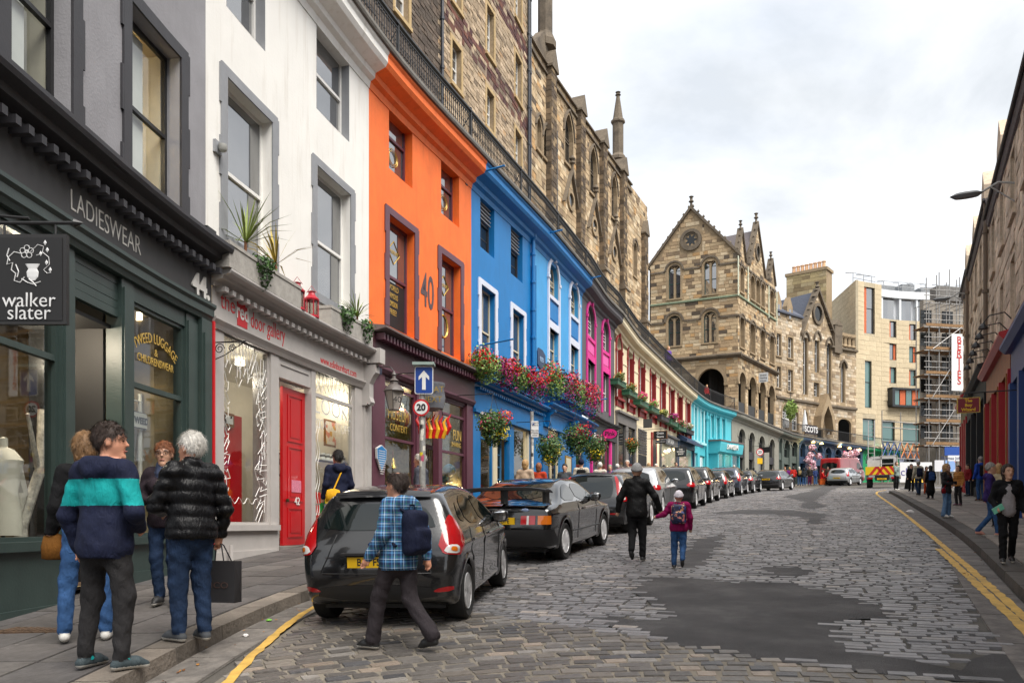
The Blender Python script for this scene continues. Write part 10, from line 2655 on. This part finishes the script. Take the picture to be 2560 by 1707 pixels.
Yp=62;pb=at(1899,1215,Yp);g_=gz(pb.x,pb.y)+.1;t=thing('speed_sign','slim 20 limit sign post with small yellow plate by the grey arches','sign',(pb.x,pb.y,g_));zz=at(1899,1130,Yp).z;mb=MB();mb.tube([(pb.x,pb.y,g_),(pb.x,pb.y,zz+.3)],.06,8);mb.mk('pole',GALV,t);roundel(pb.x,pb.y,zz,.28,t);z2_=at(1899,1152,Yp).z;plate(rrect((pb.x,z2_),.2,.22,.02,pb.y-.08),.02,PLATE,'yellow_notice',t)
# hanging shop signs square to the fronts
def nvec(P,s):n=P.N[min(len(P.N)-1,np.searchsorted(P.S,s))];return(n[0],n[1],0)
def projecting(px,py,w_px,h_px,d,m,edge,name,label,lines,lm,sz,P=LEFT,oval=False,flip=1):
 s=P.s_at(px,d);Y=P.pt(s,d)[1];z=ZC+(HY-py)/FX*Y;u_=Y/FX;n=nvec(P,s);wd=w_px*u_/max(.3,abs(n[0]));h_=h_px*u_;q=P.m(s,d,z);t=thing(name,label,'sign',(q[0],q[1],z-h_/2))
 N_=Vector(n);Tn=Vector((0,0,1)).cross(N_);Q=Vector(q)
 if oval:pts=[Q+N_*(wd/2*math.cos(2*PI*i/24))+Vector((0,0,h_/2*math.sin(2*PI*i/24)))for i in range(24)]
 else:pts=[Q+N_*(a*wd/2)+Vector((0,0,b_*h_/2))for a,b_ in((-1,-1),(1,-1),(1,1),(-1,1))]
 for k,(sc_,th,mm,nm)in enumerate(((1,.03,edge,'frame'),(.9,.036,m,'board'))):
  mb=MB();kk=len(pts);f_=[Q+(p_-Q)*sc_+Tn*th*sg for sg in(-1,1)for p_ in pts];mb.add([tuple(v)for v in f_],[tuple(range(kk)),tuple(reversed(range(kk,2*kk)))]+[(i,(i+1)%kk,kk+(i+1)%kk,kk+i)for i in range(kk)]);mb.mk(nm,mm,t)
 fr_=Q-Tn*.04 if(Q-Tn).length<(Q+Tn).length else Q+Tn*.04
 nx=N_ if N_.x>0 else-N_
 for i,tx in enumerate(lines):lettering(tx,sz*h_,tuple(fr_+Vector((0,0,(len(lines)/2-.5-i)*sz*h_*1.08))),nx,lm,t,extrude=.003,bold=.004)
 mb=MB();mb.tube([P.m(s,0,z+h_/2+.12),P.m(s,d+wd*.55,z+h_/2+.12)],.016,6);mb.tube([P.m(s,d,z+h_/2),P.m(s,d,z+h_/2+.12)],.01,5);mb.mk('bracket',BLACK,t);return t
projecting(1525,1084,38,27,.9,mat('sign_magenta',srgb('#d81a78'),.5,.04),SIGNB,'oval_sign','magenta oval hanging sign with black lettering',['Pink'],SIGNB,.55,oval=True)
projecting(1619,1058,20,22,1.1,mat('slate_board',(.08,.08,.07),.6,.1),CHAR,'slate_sign','small slate hanging sign with gilt lines on the cream building',[],GILT,.13)
projecting(1651,1087,32,20,1.2,SIGNB,WOOD,'chalk_sign','black hanging board with white script on the cream building',['Grain','Store'],SWH,.4)
projecting(1652,1104,24,8,1.2,SIGNB,SIGNB,'small_sign','narrow black board hung below the white script board',['RESTAURANT'],SWH,.5)
projecting(1702,1129,25,24,1.1,mat('ink_board',srgb('#1c2a34'),.5,.05),SIGNB,'whisky_sign','dark hanging board with three lines of white capitals before the navy shop',['THE','WHISKY','SHOP'],SWH,.22)
projecting(1912,1124,22,14,1.2,SIGNB,SIGNB,'black_sign','plain black hanging board over the grey arches',[],LET,.3)
projecting(2421,1013,46,38,1.2,mat('maroon_board',srgb('#7a1420'),.5,.05),GOLD,'maroon_sign','maroon hanging sign with yellow lettering on the right pavement',['The','Boy','Wizard'],mat('sign_yellow',srgb('#e8b81c'),.5,0),.27,P=RP)
d=1.35;s=X(1088,d);Y=LEFT.pt(s,d)[1];u_=Y/FX;c=at(1082,985,Y);t=thing('cauldron_sign','hanging pewter cauldron with red and yellow wooden flames below','sign',(c.x,c.y,c.z-.9));mb=MB();mb.lathe((c.x,c.y,c.z),[(.10,-.42),(.26,-.36),(.31,-.1),(.27,.14),(.30,.2),(.30,.26),(.24,.26)],18);mb.mk('cauldron',mat('pewter',srgb('#6a6c72'),.45,.2,8),t,smooth=True)
for tx,dz_ in(('WHAT',.06),('NEXT',-.18)):lettering(tx,.2,(c.x,c.y-.32,c.z+dz_),(1,0,0),GOLD,t)
for i in range(9):
 x=c.x-.3+.078*i;z=c.z-1.08+(.1 if i in(0,8)else 0);h_=.62-.03*abs(i-4);mb=MB();mb.tube([(x,c.y,z),(x+.05*(i-4)/4+.04,c.y-.02,z+h_*.35),(x-.03+.06*(i-4)/4,c.y,z+h_*.7),(x+.05+.08*(i-4)/4,c.y,z+h_)],[.05,.055,.04,.004],7);mb.mk('flame',(mat('flame_red',srgb('#c01418'),.4,.05),mat('flame_gold',srgb('#d8a020'),.4,.05))[i%2],t,smooth=True)
mb=MB();mb.tube([(c.x,c.y,c.z+.26),(c.x,c.y,c.z+.55),LEFT.m(s,.05,c.z+.55)],.014,6);mb.tube([(c.x-.3,c.y,c.z-.98),(c.x-.22,c.y,c.z-.36)],.01,4);mb.tube([(c.x+.3,c.y,c.z-.98),(c.x+.22,c.y,c.z-.36)],.01,4);mb.mk('hanger',BLACK,t)
for i,(px,py,L_)in enumerate(((1180,437,1.1),(1345,590,1.0),(1450,702,1.0),(1196,864,1.2),(1362,942,.9),(1478,1004,.8))):
 s,z=X(px),Z(px,py);t=thing('flag_arm','blue steel flag arm, %s on the blue fronts'%('high first','high second','high third','low first','low second','low third')[i],'bracket',LEFT.m(s,0,z));mb=MB();mb.tube([LEFT.m(s,0,z),LEFT.m(s,L_,z+.12)],.03,6);mb.mk('arm',BLUD,t);mb=MB();mb.bx(LEFT,s-.06,s+.06,.002,.03,z-.12,z+.12);mb.mk('wall_plate',BLUD,t)
for px,py,tip,lb in((2540,458,2410,'long-armed street lantern high on the nearest right tenement'),(2418,735,2330,'farther street lantern on an arm above the scaffolding')):
 s=rX(px);z=rZ(px,py);q=Vector(RP.m(s,0,z));n=Vector(nvec(RP,s));L_=[l for l in np.linspace(.3,6,80)if CX+(q+n*l).x/(q+n*l).y*FX<=tip+45][0];e_=q+n*L_+Vector((0,0,-.1));t=thing('street_lamp',lb,'street lamp',q);mb=MB();mb.tube([q,q+n*L_*.5+Vector((0,0,.1)),e_],.03,7);mb.tube([q-Vector((0,0,.5)),q+n*.6+Vector((0,0,.02))],.02,6);mb.mk('arm',GALV,t);mb=MB();mb.lathe(tuple(e_+n*.35),[(.001,-.10),(.09,-.09),(.13,0),(.09,.06),(.001,.08)],12,Matrix.Rotation(math.atan2(n.y,n.x),3,'Z')@Matrix.Diagonal((3.2,1,1)).to_3x3());mb.mk('lantern_head',mat('lamp_dark_grey',(.10,.105,.11),.5,.1),t,smooth=True)
for i,(spots,lb)in enumerate(((((2030,1118,8),(2026,1138,9),(2020,1150,9),(2031,1158,9),(2046,1140,8),(2024,1166,8),(2034,1170,8)),'tall pink blossom tree display on the ink blue shopfront'),(((2115,1148,10),(2128,1136,10),(2140,1130,9),(2122,1158,10),(2136,1150,10),(2113,1136,8)),'wide pink blossom display over the blue arch above the red van'))):
 q=LEFT.m(X(spots[0][0],.6),.6,LEFT.ground(X(spots[0][0])));t=thing('blossom_tree',lb,'tree',q);E=[]
 for px,py,rr in spots:c=at(px,py,LEFT.pt(X(px,.7),.7)[1]);k=c.y/FX;E.append(((c.x,c.y,c.z),(rr*k,rr*k,rr*k)))
 foliage(t,'blossom',FLOW['blossom'],E,1500,.11,400+i,shell=.4);foliage(t,'deep_blossom',FLOW['pink'],E,120,.1,410+i,shell=.3);foliage(t,'twigs',LEAFG[0],E,300,.09,420+i,shell=.1);mb=MB();mb.tube([q]+[e_[0]for e_ in sorted(E,key=lambda e_:e_[0][2])],[.12]+[.07]*len(E),6);mb.mk('trunk',WOOD,t)
c=at(2287,1180,52);g_=gz(c.x,c.y);t=thing('sandwich_board','black and yellow pavement board beside the works truck','sign',(c.x,c.y,g_));k=52/FX
for sg,nm in((-1,'front_panel'),(1,'rear_panel')):mb=MB();mb.add([(c.x-20*k,c.y+sg*.35,g_),(c.x+20*k,c.y+sg*.35,g_),(c.x+17*k,c.y+sg*.04,g_+58*k),(c.x-17*k,c.y+sg*.04,g_+58*k)],[(0,1,2,3)]);mb.mk(nm,SIGNB,t,fix=False)
mb=MB();mb.add([(c.x-15*k,c.y-.30,g_+16*k),(c.x+15*k,c.y-.30,g_+16*k),(c.x+14*k,c.y-.13,g_+40*k),(c.x-14*k,c.y-.13,g_+40*k)],[(0,1,2,3)]);mb.mk('yellow_poster',PLATE,t,fix=False)
def hoard(px0,px1,py0,py1,Y,m,name,label,txt=None,lm=BLACK,sz=.5):
 a,e_=at(px0,py1,Y),at(px1,py0,Y);t=thing(name,label,'banner',(a.x,Y,gz(a.x,Y)));mb=MB();mb.box(a.x,e_.x,Y,Y+.06,a.z,e_.z);mb.mk('sheet',m,t)
 for x in(a.x+.05,e_.x-.05):mb=MB();mb.tube([(x,Y+.1,gz(x,Y)),(x,Y+.1,e_.z)],.04,6);mb.mk('post',STEEL,t)
 if txt:lettering(txt,sz,((a.x+e_.x)/2,Y-.01,(a.z+e_.z)/2),(1,0,0),lm,t)
BNR=mat('banner_white',(.72,.72,.72),.7,.04)
hoard(2250,2330,1155,1205,66,BNR,'fence_banner','white fabric banner along the works fence','charles',mat('letter_violet',(.1,.08,.25),.6,0),.9);hoard(2337,2388,1150,1178,60,spots_mat('mural_print',(.7,.7,.72),[(.25,.4,.7),(.7,.25,.3)],.8),'works_poster','pale poster with coloured squiggles on the works fence');hoard(2362,2412,1117,1138,58,mat('hoarding_blue',srgb('#1c4a9a'),.6,.05),'blue_hoarding','solid blue hoarding panel under the scaffolding');hoard(2370,2412,1138,1152,57.5,BNR,'name_board','white name board beneath the blue hoarding','Thomas Johnstone',mat('letter_navy',(.03,.05,.15),.6,0),.3)
s0,s1=X(2013,.42),X(2042,.42);z1,z0=Z(2013,1060,.42),Z(2013,1084,.42);t=thing('terrace_banner','dark banner with white capitals tied to the far terrace railing','banner',LEFT.m(s0,.42,z0));mb=MB();mb.bx(LEFT,s0,s1,.42,.45,z0,z1);mb.mk('sheet',mat('banner_dark',(.03,.025,.03),.7,.1),t);plet(LEFT,'SCOTS',.85,(s0+s1)/2,.46,(z0+z1)/2,SWH,t,bold=.02)
for i,px in enumerate((1965,2012)):
 s=X(px,-1.2);q=LEFT.m(s,-1.2,ZT(s));t=thing('folded_parasol','folded white parasol on the far terrace, %s'%('by the arcade','behind the dark banner')[i],'parasol',q);mb=MB();mb.tube([q,(q[0],q[1],q[2]+3.2)],.04,6);mb.mk('pole',WOOD,t);mb=MB();mb.lathe((q[0],q[1],q[2]+.9),[(.3,0),(.34,.3),(.2,1.4),(.06,2.3)],10);mb.mk('canopy',BNR,t)
s=X(1955,-.6);q=LEFT.m(s,.3,ZT(s)+2.6);t=thing('hanging_fern','leafy hanging plant at the end of the arcade','plant',q);foliage(t,'leaves',LEAFG[2],[(q,(.7,.7,.8)),((q[0],q[1],q[2]-.7),(.5,.5,.7))],600,.14,500);mb=MB();mb.tube([q,(q[0],q[1],q[2]+1.6)],.04,5);mb.mk('hanger',BLACK,t)
s=X(546,.12);t=thing('vent_pipe','short white pipe stub at the foot of the gallery stall riser','pipe',base_of(s,.14));g_=LEFT.ground(s,.14)+.12;mb=MB();mb.tube([LEFT.m(X(578,.14),.14,g_),LEFT.m(X(578,.14),.14,g_+.3)],.035,8);mb.mk('pipe',SHOPG,t)
